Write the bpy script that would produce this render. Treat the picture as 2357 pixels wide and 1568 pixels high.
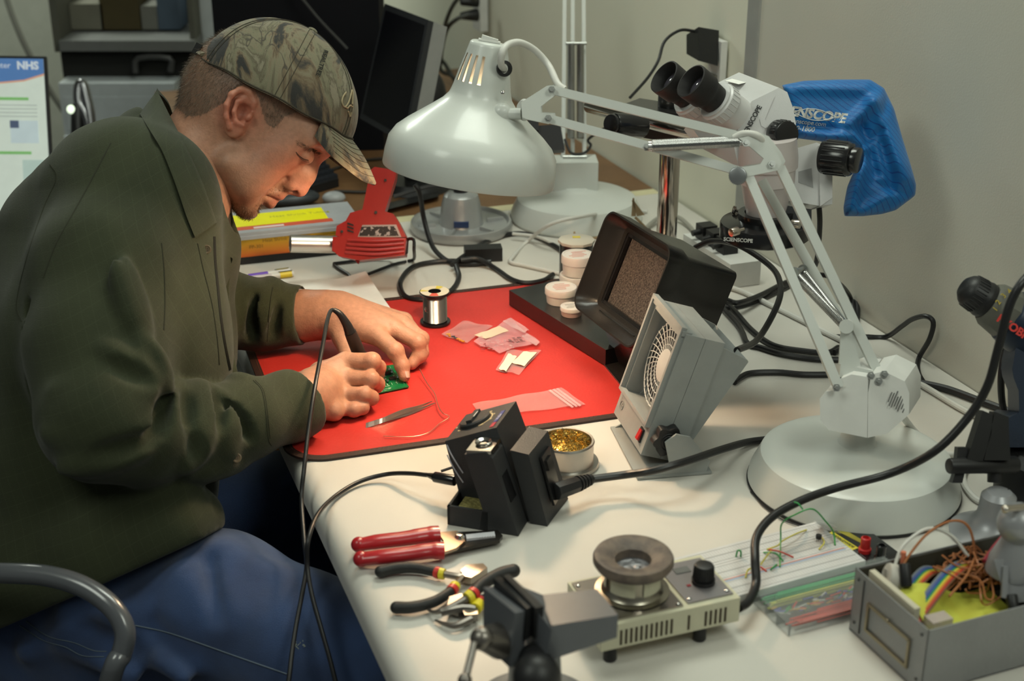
import bpy, bmesh, math, random
import numpy as np
from mathutils import Vector as V, Matrix, noise

for o in list(bpy.data.objects): bpy.data.objects.remove(o)
SC = bpy.context.scene
COL = SC.collection
R_ = math.radians
PI = math.pi

# ---------------------------------------------------------------- camera, world, light
PITCH = R_(23); H = .8; FP = 2357*50/36      # metres; table top is z = 0, floor z = -.75
cd = bpy.data.cameras.new('camera'); cd.lens = 50; cd.sensor_width = 36; cd.sensor_fit = 'HORIZONTAL'
cd.clip_start = .05; cd.clip_end = 60
cd.dof.use_dof = True; cd.dof.focus_distance = 1.84; cd.dof.aperture_fstop = 5.0; cd.dof.aperture_blades = 7
camo = bpy.data.objects.new('camera', cd); COL.objects.link(camo)
camo.location = (0, 0, H); camo.rotation_euler = (R_(90)-PITCH, 0, 0)
SC.camera = camo
SC.view_settings.view_transform = 'Standard'; SC.view_settings.look = 'None'
SC.view_settings.exposure = 0.0; SC.view_settings.gamma = 1; SC.view_settings.use_curve_mapping = False
wd = bpy.data.worlds.new('world'); SC.world = wd; wd.use_nodes = True
wd.node_tree.nodes['Background'].inputs[0].default_value = (.80, .86, .80, 1)
wd.node_tree.nodes['Background'].inputs[1].default_value = .14

CR = V((1, 0, 0)); CF = V((0, math.cos(PITCH), -math.sin(PITCH))); CU = V((0, math.sin(PITCH), math.cos(PITCH))); CO = V((0, 0, H))
def ray(px, py): return CF + CR*((px-1178.5)/FP) + CU*((784-py)/FP)
def P(px, py, z=0.):                     # point at height z seen at a photo position
    r = ray(px, py); return CO + r*((z-H)/r.z)
def W(px, py, d): return CO + ray(px, py)*d
def PD(px, py, Y):                       # point at ground distance Y
    r = ray(px, py); return CO + r*(Y/r.y)
AV = V((-.342, .940, 0)); BV = V((.940, .342, 0)); A0 = V((-.242, 1.462, 0))
def Q(b, a, z=0.): return A0 + AV*a + BV*b + V((0, 0, z))   # bench frame: b across, a along
YAW = R_(20)

def area(name, loc, size, power, col, target):
    l = bpy.data.lights.new(name, 'AREA'); l.shape = 'RECTANGLE'; l.size, l.size_y = size; l.energy = power; l.color = col
    o = bpy.data.objects.new(name, l); COL.objects.link(o); o.location = loc
    o.rotation_euler = (V(target)-V(loc)).to_track_quat('-Z', 'Y').to_euler(); return o
FLUO = (.93, 1.0, .87)
area('ceiling_fixture_light', (.35, 2.0, 1.88), (.6, 1.2), 26, FLUO, (.3, 2.0, 0))
area('ceiling_fixture_light', (-1.0, .6, 1.88), (.6, 1.2), 17, FLUO, (-.6, 1.0, 0))
area('ceiling_fixture_light', (.9, .2, 1.88), (.6, 1.2), 20, FLUO, (.7, .7, 0))
area('ceiling_fixture_light', (-1.6, 4.3, 1.88), (.6, 1.2), 34, FLUO, (-1.6, 4.3, 0))

# ---------------------------------------------------------------- materials
def nd(nt, t, **kw):
    n = nt.nodes.new(t)
    for k, v in kw.items(): setattr(n, k, v)
    return n
MATS = {}
def mat(name, col, rough=.5, metal=0., spec=.5, bump=0., bscale=200., var=.06, vscale=30., coat=0., trans=0., alpha=1., emit=None, es=0., sss=0., sheen=0., col2=None, ior=1.45, lo=.4, hi=.6, detail=4, attr=None):
    if name in MATS: return MATS[name]
    m = bpy.data.materials.new(name); m.use_nodes = True; nt = m.node_tree; b = nt.nodes['Principled BSDF']; L = nt.links.new
    tc = nd(nt, 'ShaderNodeTexCoord'); no = nd(nt, 'ShaderNodeTexNoise'); no.inputs['Scale'].default_value = vscale; no.inputs['Detail'].default_value = detail
    L(tc.outputs['Object'], no.inputs['Vector'])
    c = tuple(col)+(1,)
    if attr:
        at = nd(nt, 'ShaderNodeAttribute', attribute_name=attr); mx = nd(nt, 'ShaderNodeMixRGB', blend_type='MULTIPLY'); mx.inputs[0].default_value = 1
        cr = nd(nt, 'ShaderNodeValToRGB'); cr.color_ramp.elements[0].color = (1-var,)*3+(1,); cr.color_ramp.elements[1].color = (1+0*var,)*3+(1,)
        cr.color_ramp.elements[0].position = .35; cr.color_ramp.elements[1].position = .65
        L(no.outputs['Fac'], cr.inputs[0]); L(at.outputs['Color'], mx.inputs[1]); L(cr.outputs[0], mx.inputs[2]); L(mx.outputs[0], b.inputs['Base Color'])
    else:
        cr = nd(nt, 'ShaderNodeValToRGB'); e = cr.color_ramp.elements
        c2 = tuple(col2)+(1,) if col2 else tuple(x*(1-var) for x in col)+(1,)
        e[0].color = c2; e[1].color = c; e[0].position = lo; e[1].position = hi
        L(no.outputs['Fac'], cr.inputs[0]); L(cr.outputs[0], b.inputs['Base Color'])
    b.inputs['Roughness'].default_value = rough; b.inputs['Metallic'].default_value = metal; b.inputs['Specular IOR Level'].default_value = spec
    b.inputs['Coat Weight'].default_value = coat; b.inputs['Coat Roughness'].default_value = .12
    b.inputs['Transmission Weight'].default_value = trans; b.inputs['IOR'].default_value = ior; b.inputs['Alpha'].default_value = alpha
    if sss: b.inputs['Subsurface Weight'].default_value = sss; b.inputs['Subsurface Radius'].default_value = (1, .35, .2); b.inputs['Subsurface Scale'].default_value = .006
    if sheen: b.inputs['Sheen Weight'].default_value = sheen; b.inputs['Sheen Roughness'].default_value = .5
    if emit: b.inputs['Emission Color'].default_value = tuple(emit)+(1,); b.inputs['Emission Strength'].default_value = es
    if bump:
        n2 = nd(nt, 'ShaderNodeTexNoise'); n2.inputs['Scale'].default_value = bscale; n2.inputs['Detail'].default_value = 3
        bp = nd(nt, 'ShaderNodeBump'); bp.inputs['Strength'].default_value = bump; bp.inputs['Distance'].default_value = .002
        L(tc.outputs['Object'], n2.inputs['Vector']); L(n2.outputs['Fac'], bp.inputs['Height']); L(bp.outputs[0], b.inputs['Normal'])
    MATS[name] = m; return m

black = mat('black_plastic', (.012, .012, .013), .45, bump=.08, bscale=600)
blackg = mat('gloss_black_plastic', (.010, .010, .011), .22, coat=.2)
rubber = mat('black_rubber_cable', (.010, .010, .011), .38, bump=.05)
chrome = mat('chrome_steel', (.62, .61, .59), .16, 1)
steel = mat('brushed_steel', (.48, .46, .43), .34, 1, bump=.1, bscale=300)
brass = mat('brass_metal', (.62, .45, .18), .3, 1)
lampw = mat('lamp_enamel_white', (.60, .62, .585), .36, coat=.25, bump=.04, bscale=900, vscale=8, var=.04)
white = mat('white_plastic', (.68, .68, .65), .42)
whitec = mat('white_cable_vinyl', (.62, .61, .57), .4)
greyp = mat('light_grey_plastic', (.30, .315, .305), .5, bump=.12, bscale=900)
dgrey = mat('dark_grey_plastic', (.030, .031, .033), .5, bump=.25, bscale=900, spec=.4)
silverp = mat('silver_grey_paint', (.30, .305, .32), .36, metal=.3, coat=.15)
paperm = mat('white_paper', (.80, .79, .75), .8)
redp = mat('red_plastic', (.50, .022, .022), .34, coat=.2)

# ---------------------------------------------------------------- mesh builder
def frame(zv, xh=None):
    z = V(zv).normalized(); x = V(xh) if xh is not None else (V((1, 0, 0)) if abs(z.x) < .9 else V((0, 1, 0)))
    x = (x - z*x.dot(z)).normalized(); y = z.cross(x)
    return Matrix((x, y, z)).transposed().to_4x4()
def catmull(pts, per=8, closed=False):
    p = [V(q) for q in pts]; n = len(p); out = []
    if n < 3: return p
    rng = range(n if closed else n-1)
    for i in rng:
        if closed: a, b, c, d = p[(i-1) % n], p[i], p[(i+1) % n], p[(i+2) % n]
        else: a = p[i-1] if i else p[0]*2-p[1]; b, c = p[i], p[i+1]; d = p[i+2] if i+2 < n else p[-1]*2-p[-2]
        for k in range(per):
            t = k/per; out.append(.5*((2*b)+(c-a)*t+(2*a-5*b+4*c-d)*t*t+(3*b-a-3*c+d)*t**3))
    if not closed: out.append(p[-1])
    return out
class MB:
    def __init__(s): s.bm = bmesh.new(); s.mi = 0; s.X = None
    def _v(s, p):
        p = V(p); return s.bm.verts.new(s.X @ p if s.X is not None else p)
    def _f(s, vs):
        try: f = s.bm.faces.new(vs); f.material_index = s.mi; return f
        except ValueError: return None
    def _bev(s, vs, r, seg=2, ang=.3):
        if r <= 0: return s
        es = {e for v in vs for e in v.link_edges if len(e.link_faces) == 2 and e.calc_face_angle(0) > ang}
        mi = s.mi
        g = bmesh.ops.bevel(s.bm, geom=list(es), offset=r, segments=seg, profile=.5, affect='EDGES', clamp_overlap=True)
        for f in g['faces']: f.material_index = mi
        return s
    def hexa(s, pts, r=0, seg=2):           # pts: bottom 4 ccw, top 4 ccw
        v = [s._v(p) for p in pts]
        for q in ((3, 2, 1, 0), (4, 5, 6, 7), (0, 1, 5, 4), (1, 2, 6, 5), (2, 3, 7, 6), (3, 0, 4, 7)): s._f([v[i] for i in q])
        return s._bev(v, r, seg)
    def box(s, c, d, r=0, m=None, seg=2):
        x, y, z = d[0]/2, d[1]/2, d[2]/2; c = V(c)
        pts = [V(q) for q in ((-x, -y, -z), (x, -y, -z), (x, y, -z), (-x, y, -z), (-x, -y, z), (x, -y, z), (x, y, z), (-x, y, z))]
        if m is not None: m3 = m.to_3x3(); pts = [m3 @ q for q in pts]
        return s.hexa([q+c for q in pts], r, seg)
    def lathe(s, prof, c=(0, 0, 0), ax=(0, 0, 1), n=40, xh=None, a0=0, a1=2*PI):
        M = Matrix.Translation(V(c)) @ frame(ax, xh); full = abs(a1-a0-2*PI) < 1e-6; cnt = n if full else n+1
        rings = []
        for r, h in prof:
            if r < 1e-6: rings.append([s._v(M @ V((0, 0, h)))])
            else: rings.append([s._v(M @ V((r*math.cos(a0+(a1-a0)*i/n), r*math.sin(a0+(a1-a0)*i/n), h))) for i in range(cnt)])
        for A, B in zip(rings, rings[1:]):
            for i in range(cnt if full else cnt-1):
                j = (i+1) % cnt
                if len(A) == 1 and len(B) == 1: continue
                if len(A) == 1: s._f([A[0], B[j], B[i]])
                elif len(B) == 1: s._f([A[i], A[j], B[0]])
                else: s._f([A[i], A[j], B[j], B[i]])
        return s
    def cyl(s, a, b, r0, r1=None, n=28, bev=0):
        a, b = V(a), V(b); r1 = r0 if r1 is None else r1; L = (b-a).length; e = min(bev, L/3, r0*.6 if r0 else 1)
        if e > 0: prof = [(0, 0), (r0-e, 0), (r0-e*.3, e*.3), (r0, e), (r1, L-e), (r1-e*.3, L-e*.3), (r1-e, L), (0, L)]
        else: prof = [(0, 0), (r0, 0), (r1, L), (0, L)]
        return s.lathe(prof, a, b-a, n)
    def tube(s, pts, r, n=10, per=6, smooth=True, closed=False, flat=1.):
        p = catmull(pts, per, closed) if smooth else [V(q) for q in pts]
        N = len(p); rr = r if callable(r) else (lambda t: r)
        T = []
        for i in range(N):
            a = p[(i-1) % N] if (closed or i) else p[0]; b = p[(i+1) % N] if (closed or i < N-1) else p[-1]
            T.append((b-a).normalized())
        u = V((0, 0, 1)) if abs(T[0].z) < .9 else V((1, 0, 0)); rings = []
        for i in range(N):
            u = (u-T[i]*u.dot(T[i]))
            u = u.normalized() if u.length > 1e-6 else V((1, 0, 0)); w = T[i].cross(u); q = rr(i/max(1, N-1))
            rings.append([s._v(p[i]+(u*math.cos(2*PI*k/n)*flat+w*math.sin(2*PI*k/n))*q) for k in range(n)])
        for i in range(N if closed else N-1):
            A, B = rings[i], rings[(i+1) % N]
            for k in range(n): s._f([A[k], A[(k+1) % n], B[(k+1) % n], B[k]])
        if not closed: s._f(rings[0][::-1]); s._f(rings[-1])
        return s
    def coil(s, a, b, R, r, turns, n=6, seg=12):
        a, b = V(a), V(b); F = frame(b-a).to_3x3(); L = (b-a).length; N = int(turns*seg)
        pts = [a+F @ V((R*math.cos(2*PI*i/seg), R*math.sin(2*PI*i/seg), L*i/N)) for i in range(N+1)]
        return s.tube(pts, r, n, smooth=False)
    def prism(s, pts, vec, r=0, seg=2):      # 3D polygon extruded along vec
        A = [s._v(p) for p in pts]; B = [s._v(V(p)+V(vec)) for p in pts]; n = len(pts)
        s._f(A[::-1]); s._f(B)
        for i in range(n): s._f([A[i], A[(i+1) % n], B[(i+1) % n], B[i]])
        return s._bev(A+B, r, seg)
    def sph(s, c, r, rot=None, nu=20, nv=12):
        r = (r, r, r) if isinstance(r, (int, float)) else r; c = V(c); m3 = rot.to_3x3() if rot is not None else Matrix.Identity(3)
        rings = []
        for i in range(nv+1):
            th = PI*i/nv
            if i in (0, nv): rings.append([s._v(c+m3 @ V((0, 0, r[2]*math.cos(th))))])
            else: rings.append([s._v(c+m3 @ V((r[0]*math.sin(th)*math.cos(2*PI*k/nu), r[1]*math.sin(th)*math.sin(2*PI*k/nu), r[2]*math.cos(th)))) for k in range(nu)])
        for A, B in zip(rings, rings[1:]):
            for k in range(nu):
                j = (k+1) % nu
                if len(A) == 1: s._f([A[0], B[k], B[j]])
                elif len(B) == 1: s._f([A[k], B[0], A[j]])
                else: s._f([A[k], B[k], B[j], A[j]])
        return s
    def grid(s, fn, nu, nv):
        g = [[s._v(fn(i/nu, j/nv)) for j in range(nv+1)] for i in range(nu+1)]
        for i in range(nu):
            for j in range(nv): s._f([g[i][j], g[i+1][j], g[i+1][j+1], g[i][j+1]])
        return s
    def sheet(s, fn, nu, nv, th=.0006):      # thin double sided sheet
        g0 = [[V(fn(i/nu, j/nv)) for j in range(nv+1)] for i in range(nu+1)]
        A = [[s._v(q) for q in row] for row in g0]; B = [[s._v(q-V((0, 0, th))) for q in row] for row in g0]
        for i in range(nu):
            for j in range(nv):
                s._f([A[i][j], A[i+1][j], A[i+1][j+1], A[i][j+1]]); s._f([B[i][j+1], B[i+1][j+1], B[i+1][j], B[i][j]])
        for i in range(nu):
            s._f([A[i][0], B[i][0], B[i+1][0], A[i+1][0]]); s._f([A[i+1][nv], B[i+1][nv], B[i][nv], A[i][nv]])
        for j in range(nv):
            s._f([A[0][j+1], B[0][j+1], B[0][j], A[0][j]]); s._f([A[nu][j], B[nu][j], B[nu][j+1], A[nu][j+1]])
        return s
    def text(s, body, size, M, depth=.0004, shear=0., bold=0., align='CENTER'):
        c = bpy.data.curves.new('t', 'FONT'); c.body = body; c.size = size; c.extrude = depth; c.align_x = align; c.align_y = 'CENTER'; c.shear = shear; c.offset = bold; c.resolution_u = 3
        o = bpy.data.objects.new('t', c); COL.objects.link(o)
        dg = bpy.context.evaluated_depsgraph_get(); me = bpy.data.meshes.new_from_object(o.evaluated_get(dg))
        vs = [s._v(M @ v.co) for v in me.vertices]
        for p in me.polygons: s._f([vs[i] for i in p.vertices])
        bpy.data.objects.remove(o); bpy.data.curves.remove(c); bpy.data.meshes.remove(me); return s
def wmat(o):
    m = o.matrix_basis.copy()
    while o.parent: o = o.parent; m = o.matrix_basis @ m
    return m
def obj(name, mb, m, parent=None, w=0, ang=35, keep=False):
    me = bpy.data.meshes.new(name); bm = mb.bm if isinstance(mb, MB) else mb
    if w and parent: bmesh.ops.transform(bm, matrix=wmat(parent).inverted(), verts=bm.verts)
    if not keep: bmesh.ops.recalc_face_normals(bm, faces=bm.faces)
    for f in bm.faces: f.smooth = True
    for e in bm.edges:
        if len(e.link_faces) != 2 or e.calc_face_angle(0) > R_(ang): e.smooth = False
    bm.to_mesh(me); bm.free()
    for k in (m if isinstance(m, (list, tuple)) else [m]): me.materials.append(k)
    o = bpy.data.objects.new(name, me); COL.objects.link(o)
    if parent: o.parent = parent
    return o
def tag(o, label=None, cat=None, group=None, kind=None):
    if label: o['label'] = label
    if cat: o['category'] = cat
    if group: o['group'] = group
    if kind: o['kind'] = kind
    return o
def thing(name, label, cat, loc=(0, 0, 0), rz=0, group=None, rot=None):
    o = bpy.data.objects.new(name, None); COL.objects.link(o); o.empty_display_size = .02
    m = rot.to_4x4() if rot is not None else Matrix.Rotation(rz, 4, 'Z')
    o.matrix_basis = Matrix.Translation(V(loc)) @ m
    return tag(o, label, cat, group)
def struct(name, mb, m):
    return tag(obj(name, mb, m), kind='structure')
def one(name, label, cat, mb, m, loc, rz=0, group=None, w=1, rot=None, ang=35):     # a thing that is one mesh, origin at loc; mesh given in world space if w
    X = Matrix.Translation(V(loc)) @ (rot.to_4x4() if rot is not None else Matrix.Rotation(rz, 4, 'Z'))
    if w: bmesh.ops.transform(mb.bm, matrix=X.inverted(), verts=mb.bm.verts)
    o = obj(name, mb, m, ang=ang); o.matrix_basis = X
    return tag(o, label, cat, group)
# ---------------------------------------------------------------- distance-field sculpting (numpy) and surface nets
class SDF:
    def __init__(s, lo, hi, h):
        s.h = h; s.lo = np.array(lo, np.float32); s.n = np.ceil((np.array(hi)-np.array(lo))/h).astype(int)+1
        s.D = np.full(tuple(s.n), .2, np.float32); s.ax = [s.lo[i]+h*np.arange(s.n[i], dtype=np.float32) for i in range(3)]
    def _blk(s, lo, hi, pad):
        sl = []
        for i in range(3):
            a = int(math.floor((lo[i]-pad-s.lo[i])/s.h)); b = int(math.ceil((hi[i]+pad-s.lo[i])/s.h))+1
            a = max(0, a); b = min(int(s.n[i]), b)
            if b <= a: return None, None
            sl.append(slice(a, b))
        return tuple(sl), [s.ax[0][sl[0]][:, None, None], s.ax[1][sl[1]][None, :, None], s.ax[2][sl[2]][None, None, :]]
    def _op(s, sl, d, k, op):
        D = s.D[sl]
        if op == 'add':
            m = np.minimum(D, d)
            if k > 0: hh = np.maximum(k-np.abs(D-d), 0)/k; m = m-hh*hh*k*.25
        elif op == 'sub':
            d = -d; m = np.maximum(D, d)
            if k > 0: hh = np.maximum(k-np.abs(D-d), 0)/k; m = m+hh*hh*k*.25
        s.D[sl] = m
    def cap(s, a, b, ra, rb=None, k=.01, op='add', sq=None):
        rb = ra if rb is None else rb; a = np.array(a, float); b = np.array(b, float); R = max(ra, rb)
        sl, (X, Y, Z) = s._blk(np.minimum(a, b)-R, np.maximum(a, b)+R, k+3*s.h)
        if sl is None: return s
        ab = b-a; L2 = max(1e-12, float(ab @ ab))
        t = np.clip(((X-a[0])*ab[0]+(Y-a[1])*ab[1]+(Z-a[2])*ab[2])/L2, 0, 1)
        d = np.sqrt((X-a[0]-t*ab[0])**2+(Y-a[1]-t*ab[1])**2+(Z-a[2]-t*ab[2])**2)-(ra+(rb-ra)*t)
        s._op(sl, d, k, op); return s
    def chain(s, pts, rs, k=.01, op='add'):
        for (p, q, r0, r1) in zip(pts, pts[1:], rs, rs[1:]): s.cap(p, q, r0, r1, k, op)
        return s
    def ell(s, c, r, M=None, k=.01, op='add'):
        c = np.array(c, float); r = np.array(r, float); R = float(r.max())
        sl, (X, Y, Z) = s._blk(c-R, c+R, k+3*s.h)
        if sl is None: return s
        X, Y, Z = X-c[0], Y-c[1], Z-c[2]
        if M is not None:
            M = np.array(M, float); x = X*M[0, 0]+Y*M[1, 0]+Z*M[2, 0]; y = X*M[0, 1]+Y*M[1, 1]+Z*M[2, 1]; z = X*M[0, 2]+Y*M[1, 2]+Z*M[2, 2]
        else: x, y, z = X, Y, Z
        k0 = np.sqrt((x/r[0])**2+(y/r[1])**2+(z/r[2])**2); k1 = np.sqrt((x/r[0]**2)**2+(y/r[1]**2)**2+(z/r[2]**2)**2)+1e-9
        s._op(sl, k0*(k0-1)/k1, k, op); return s
    def half(s, p, n, k=.0, lo=None, hi=None):          # remove the side n points to
        sl, (X, Y, Z) = s._blk(lo if lo is not None else s.lo, hi if hi is not None else s.lo+s.h*s.n, 0)
        n = np.array(n, float); n /= np.linalg.norm(n)
        d = -((X-p[0])*n[0]+(Y-p[1])*n[1]+(Z-p[2])*n[2]); s._op(sl, d+0*X*Y*Z, k, 'sub'); return s
    def fn(s, f): s.D = f(s.D, s.ax[0][:, None, None], s.ax[1][None, :, None], s.ax[2][None, None, :]).astype(np.float32); return s
    def mesh(s):
        D = s.D; ins = D < 0; nx, ny, nz = D.shape
        c = sum(ins[i:nx-1+i, j:ny-1+j, k:nz-1+k].astype(np.int8) for i in (0, 1) for j in (0, 1) for k in (0, 1))
        I = np.argwhere((c > 0) & (c < 8)); idx = -np.ones((nx-1, ny-1, nz-1), np.int32); idx[I[:, 0], I[:, 1], I[:, 2]] = np.arange(len(I))
        acc = np.zeros((len(I), 3)); cnt = np.zeros(len(I))
        for ax in range(3):
            o1, o2 = [a for a in range(3) if a != ax]
            for u in (0, 1):
                for w in (0, 1):
                    p = I.copy(); p[:, o1] += u; p[:, o2] += w; q = p.copy(); q[:, ax] += 1
                    d0 = D[p[:, 0], p[:, 1], p[:, 2]]; d1 = D[q[:, 0], q[:, 1], q[:, 2]]; m = (d0 < 0) != (d1 < 0)
                    t = np.where(m, d0/np.where(m, d0-d1, 1), 0); pos = p.astype(float); pos[:, ax] += t
                    acc[m] += pos[m]; cnt[m] += 1
        v = acc/cnt[:, None]*s.h+s.lo
        F = []
        for ax in range(3):
            o1, o2 = (ax+1) % 3, (ax+2) % 3
            A = np.moveaxis(ins, ax, 0); m = A[:-1] != A[1:]; e = np.argwhere(m)
            E = np.zeros((len(e), 3), int); rest = [a for a in range(3) if a != ax]; E[:, ax] = e[:, 0]; E[:, rest[0]] = e[:, 1]; E[:, rest[1]] = e[:, 2]
            ok = (E[:, o1] > 0) & (E[:, o2] > 0) & (E[:, o1] < D.shape[o1]-1) & (E[:, o2] < D.shape[o2]-1); E = E[ok]
            def g(a, b): p = E.copy(); p[:, o1] -= a; p[:, o2] -= b; return idx[p[:, 0], p[:, 1], p[:, 2]]
            q = np.stack([g(1, 1), g(0, 1), g(0, 0), g(1, 0)], 1); fl = ins[E[:, 0], E[:, 1], E[:, 2]]; q[~fl] = q[~fl][:, ::-1]; F.append(q)
        F = np.concatenate(F); F = F[(F >= 0).all(1)]
        return v, F
def smooth_v(v, F, it=2, lam=.5):
    e = np.concatenate([F[:, [0, 1]], F[:, [1, 2]], F[:, [2, 3]], F[:, [3, 0]]]); e = np.concatenate([e, e[:, ::-1]])
    cnt = np.bincount(e[:, 0], minlength=len(v)).astype(float); cnt[cnt == 0] = 1
    for _ in range(it):
        a = np.stack([np.bincount(e[:, 0], weights=v[e[:, 1], i], minlength=len(v)) for i in range(3)], 1)/cnt[:, None]
        v = v+(a-v)*lam
    return v
def vnormals(v, F):
    n = np.cross(v[F[:, 2]]-v[F[:, 0]], v[F[:, 3]]-v[F[:, 1]]); out = np.zeros_like(v)
    for i in range(4):
        for c in range(3): out[:, c] += np.bincount(F[:, i], weights=n[:, c], minlength=len(v))
    return out/(np.linalg.norm(out, axis=1)[:, None]+1e-12)
def npmesh(name, v, F, m, parent=None, col=None, M=None):        # v in world space
    me = bpy.data.meshes.new(name)
    if parent is not None or M is not None:
        Mi = np.array((M if M is not None else wmat(parent)).inverted()); v = v @ Mi[:3, :3].T+Mi[:3, 3]
    k = F.shape[1]
    me.vertices.add(len(v)); me.vertices.foreach_set('co', v.astype(np.float32).ravel())
    me.loops.add(F.size); me.loops.foreach_set('vertex_index', F.astype(np.int32).ravel())
    me.polygons.add(len(F)); me.polygons.foreach_set('loop_start', np.arange(0, F.size, k, dtype=np.int32)); me.polygons.foreach_set('loop_total', np.full(len(F), k, np.int32))
    me.update(calc_edges=True); me.validate(); me.polygons.foreach_set('use_smooth', np.ones(len(me.polygons), bool))
    if col is not None:
        ca = me.color_attributes.new('Col', 'FLOAT_COLOR', 'POINT'); ca.data.foreach_set('color', np.concatenate([col, np.ones((len(col), 1))], 1).astype(np.float32).ravel())
    for q in (m if isinstance(m, (list, tuple)) else [m]): me.materials.append(q)
    o = bpy.data.objects.new(name, me); COL.objects.link(o)
    if parent is not None: o.parent = parent
    elif M is not None: o.matrix_basis = M
    return o
def Wn(px, py, d): return np.array(W(px, py, d))
# ---------------------------------------------------------------- room and bench
wallm = mat('beige_wall_vinyl', (.59, .57, .495), .62, bump=.10, bscale=350, var=.05, vscale=3)
wallp = mat('pale_wall_paint', (.80, .79, .66), .7, var=.04, vscale=2, bump=.1, bscale=200)
farw = mat('far_wall_paint', (.40, .41, .36), .8)
FZ = -.75; CZ = 1.95
WB = .892
m = MB(); m.hexa([Q(WB, -2.2, FZ), Q(WB+.06, -2.2, FZ), Q(WB+.06, .585, FZ), Q(WB, .585, FZ), Q(WB, -2.2, CZ), Q(WB+.06, -2.2, CZ), Q(WB+.06, .585, CZ), Q(WB, .585, CZ)])
struct('wall_right', m, wallm)
m = MB(); m.hexa([Q(WB+.004, .585, FZ), Q(WB+.06, .585, FZ), Q(WB+.06, 4.2, FZ), Q(WB+.004, 4.2, FZ), Q(WB+.004, .585, CZ), Q(WB+.06, .585, CZ), Q(WB+.06, 4.2, CZ), Q(WB+.004, 4.2, CZ)])
struct('wall_right_rear', m, wallp)
m = MB(); m.hexa([Q(WB-.004, .575, FZ), Q(WB, .575, FZ), Q(WB, .612, FZ), Q(WB-.004, .612, FZ), Q(WB-.004, .575, CZ), Q(WB, .575, CZ), Q(WB, .612, CZ), Q(WB-.004, .612, CZ)])
struct('trim_1', m, mat('metal_wall_trim', (.40, .40, .38), .45, metal=.2))
m = MB(); m.hexa([Q(-4, 4.2, FZ), Q(1, 4.2, FZ), Q(1, 4.26, FZ), Q(-4, 4.26, FZ), Q(-4, 4.2, CZ), Q(1, 4.2, CZ), Q(1, 4.26, CZ), Q(-4, 4.26, CZ)])
struct('wall_back', m, farw)
floorm = mat('dark_floor_tile', (.06, .06, .058), .5, var=.3, vscale=6)
m = MB(); m.hexa([Q(-4, -2.2, FZ-.05), Q(1, -2.2, FZ-.05), Q(1, 4.3, FZ-.05), Q(-4, 4.3, FZ-.05), Q(-4, -2.2, FZ), Q(1, -2.2, FZ), Q(1, 4.3, FZ), Q(-4, 4.3, FZ)]); struct('floor', m, floorm)
m = MB(); m.hexa([Q(-4, -2.2, CZ), Q(1, -2.2, CZ), Q(1, 4.3, CZ), Q(-4, 4.3, CZ), Q(-4, -2.2, CZ+.05), Q(1, -2.2, CZ+.05), Q(1, 4.3, CZ+.05), Q(-4, 4.3, CZ+.05)]); struct('ceiling', m, mat('ceiling_tile', (.45, .45, .42), .9))

bench = thing('workbench', 'long white laminate electronics workbench with a rounded front edge', 'workbench', Q(.45, 0, FZ), YAW)
topm = mat('white_laminate', (.60, .575, .525), .42, var=.05, vscale=5, bump=.06, bscale=500)
m = MB(); TA0, TA1 = -1.5, .892
prof = [(WB-.002, 0), (.030, 0)] + [(.022-.022*math.sin(t)*1., -.022+.022*math.cos(t)) for t in [R_(k) for k in range(0, 91, 10)]] + [(.0, -.034), (.006, -.040), (.03, -.042), (WB-.002, -.042)]
A = [m._v(Q(b, TA0, z)) for b, z in prof]; B = [m._v(Q(b, TA1, z)) for b, z in prof]
for i in range(len(prof)):
    j = (i+1) % len(prof); m._f([A[i], A[j], B[j], B[i]])
m._f(A[::-1]); m._f(B)
obj('tabletop', m, topm, bench, w=1)
cream = mat('cream_edge_strip', (.62, .57, .36), .5)
m = MB(); m.hexa([Q(0, TA1, -.04), Q(WB-.01, TA1, -.04), Q(WB-.01, TA1+.03, -.04), Q(0, TA1+.03, -.04), Q(0, TA1, .0004), Q(WB-.01, TA1, .0004), Q(WB-.01, TA1+.03, .0004), Q(0, TA1+.03, .0004)], .0)
tag(obj('back_edge_strip', m, cream, bench, w=1), 'cream strip along the back edge')
yel = mat('pale_yellow_edge', (.55, .47, .22), .5)
m = MB(); m.hexa([Q(.018, -1.5, -.08), Q(.035, -1.5, -.08), Q(.035, -.25, -.08), Q(.018, -.25, -.08), Q(.018, -1.5, -.042), Q(.035, -1.5, -.042), Q(.035, -.25, -.042), Q(.018, -.25, -.042)], .002)
tag(obj('apron', m, yel, bench, w=1), 'pale yellow strip under the edge')
m = MB(); m.hexa([Q(.07, -1.4, FZ), Q(.5, -1.4, FZ), Q(.5, -.34, FZ), Q(.07, -.34, FZ), Q(.07, -1.4, -.043), Q(.5, -1.4, -.043), Q(.5, -.34, -.043), Q(.07, -.34, -.043)], .004)
obj('drawer_pedestal', m, mat('blue_grey_steel', (.22, .25, .28), .45), bench, w=1)
for a in (.75, .1):
    m = MB(); m.box(Q(.8, a, -.39), (.04, .04, .70), .003); obj('leg', m, mat('bench_leg_paint', (.05, .05, .05), .5), bench, w=1)

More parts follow.
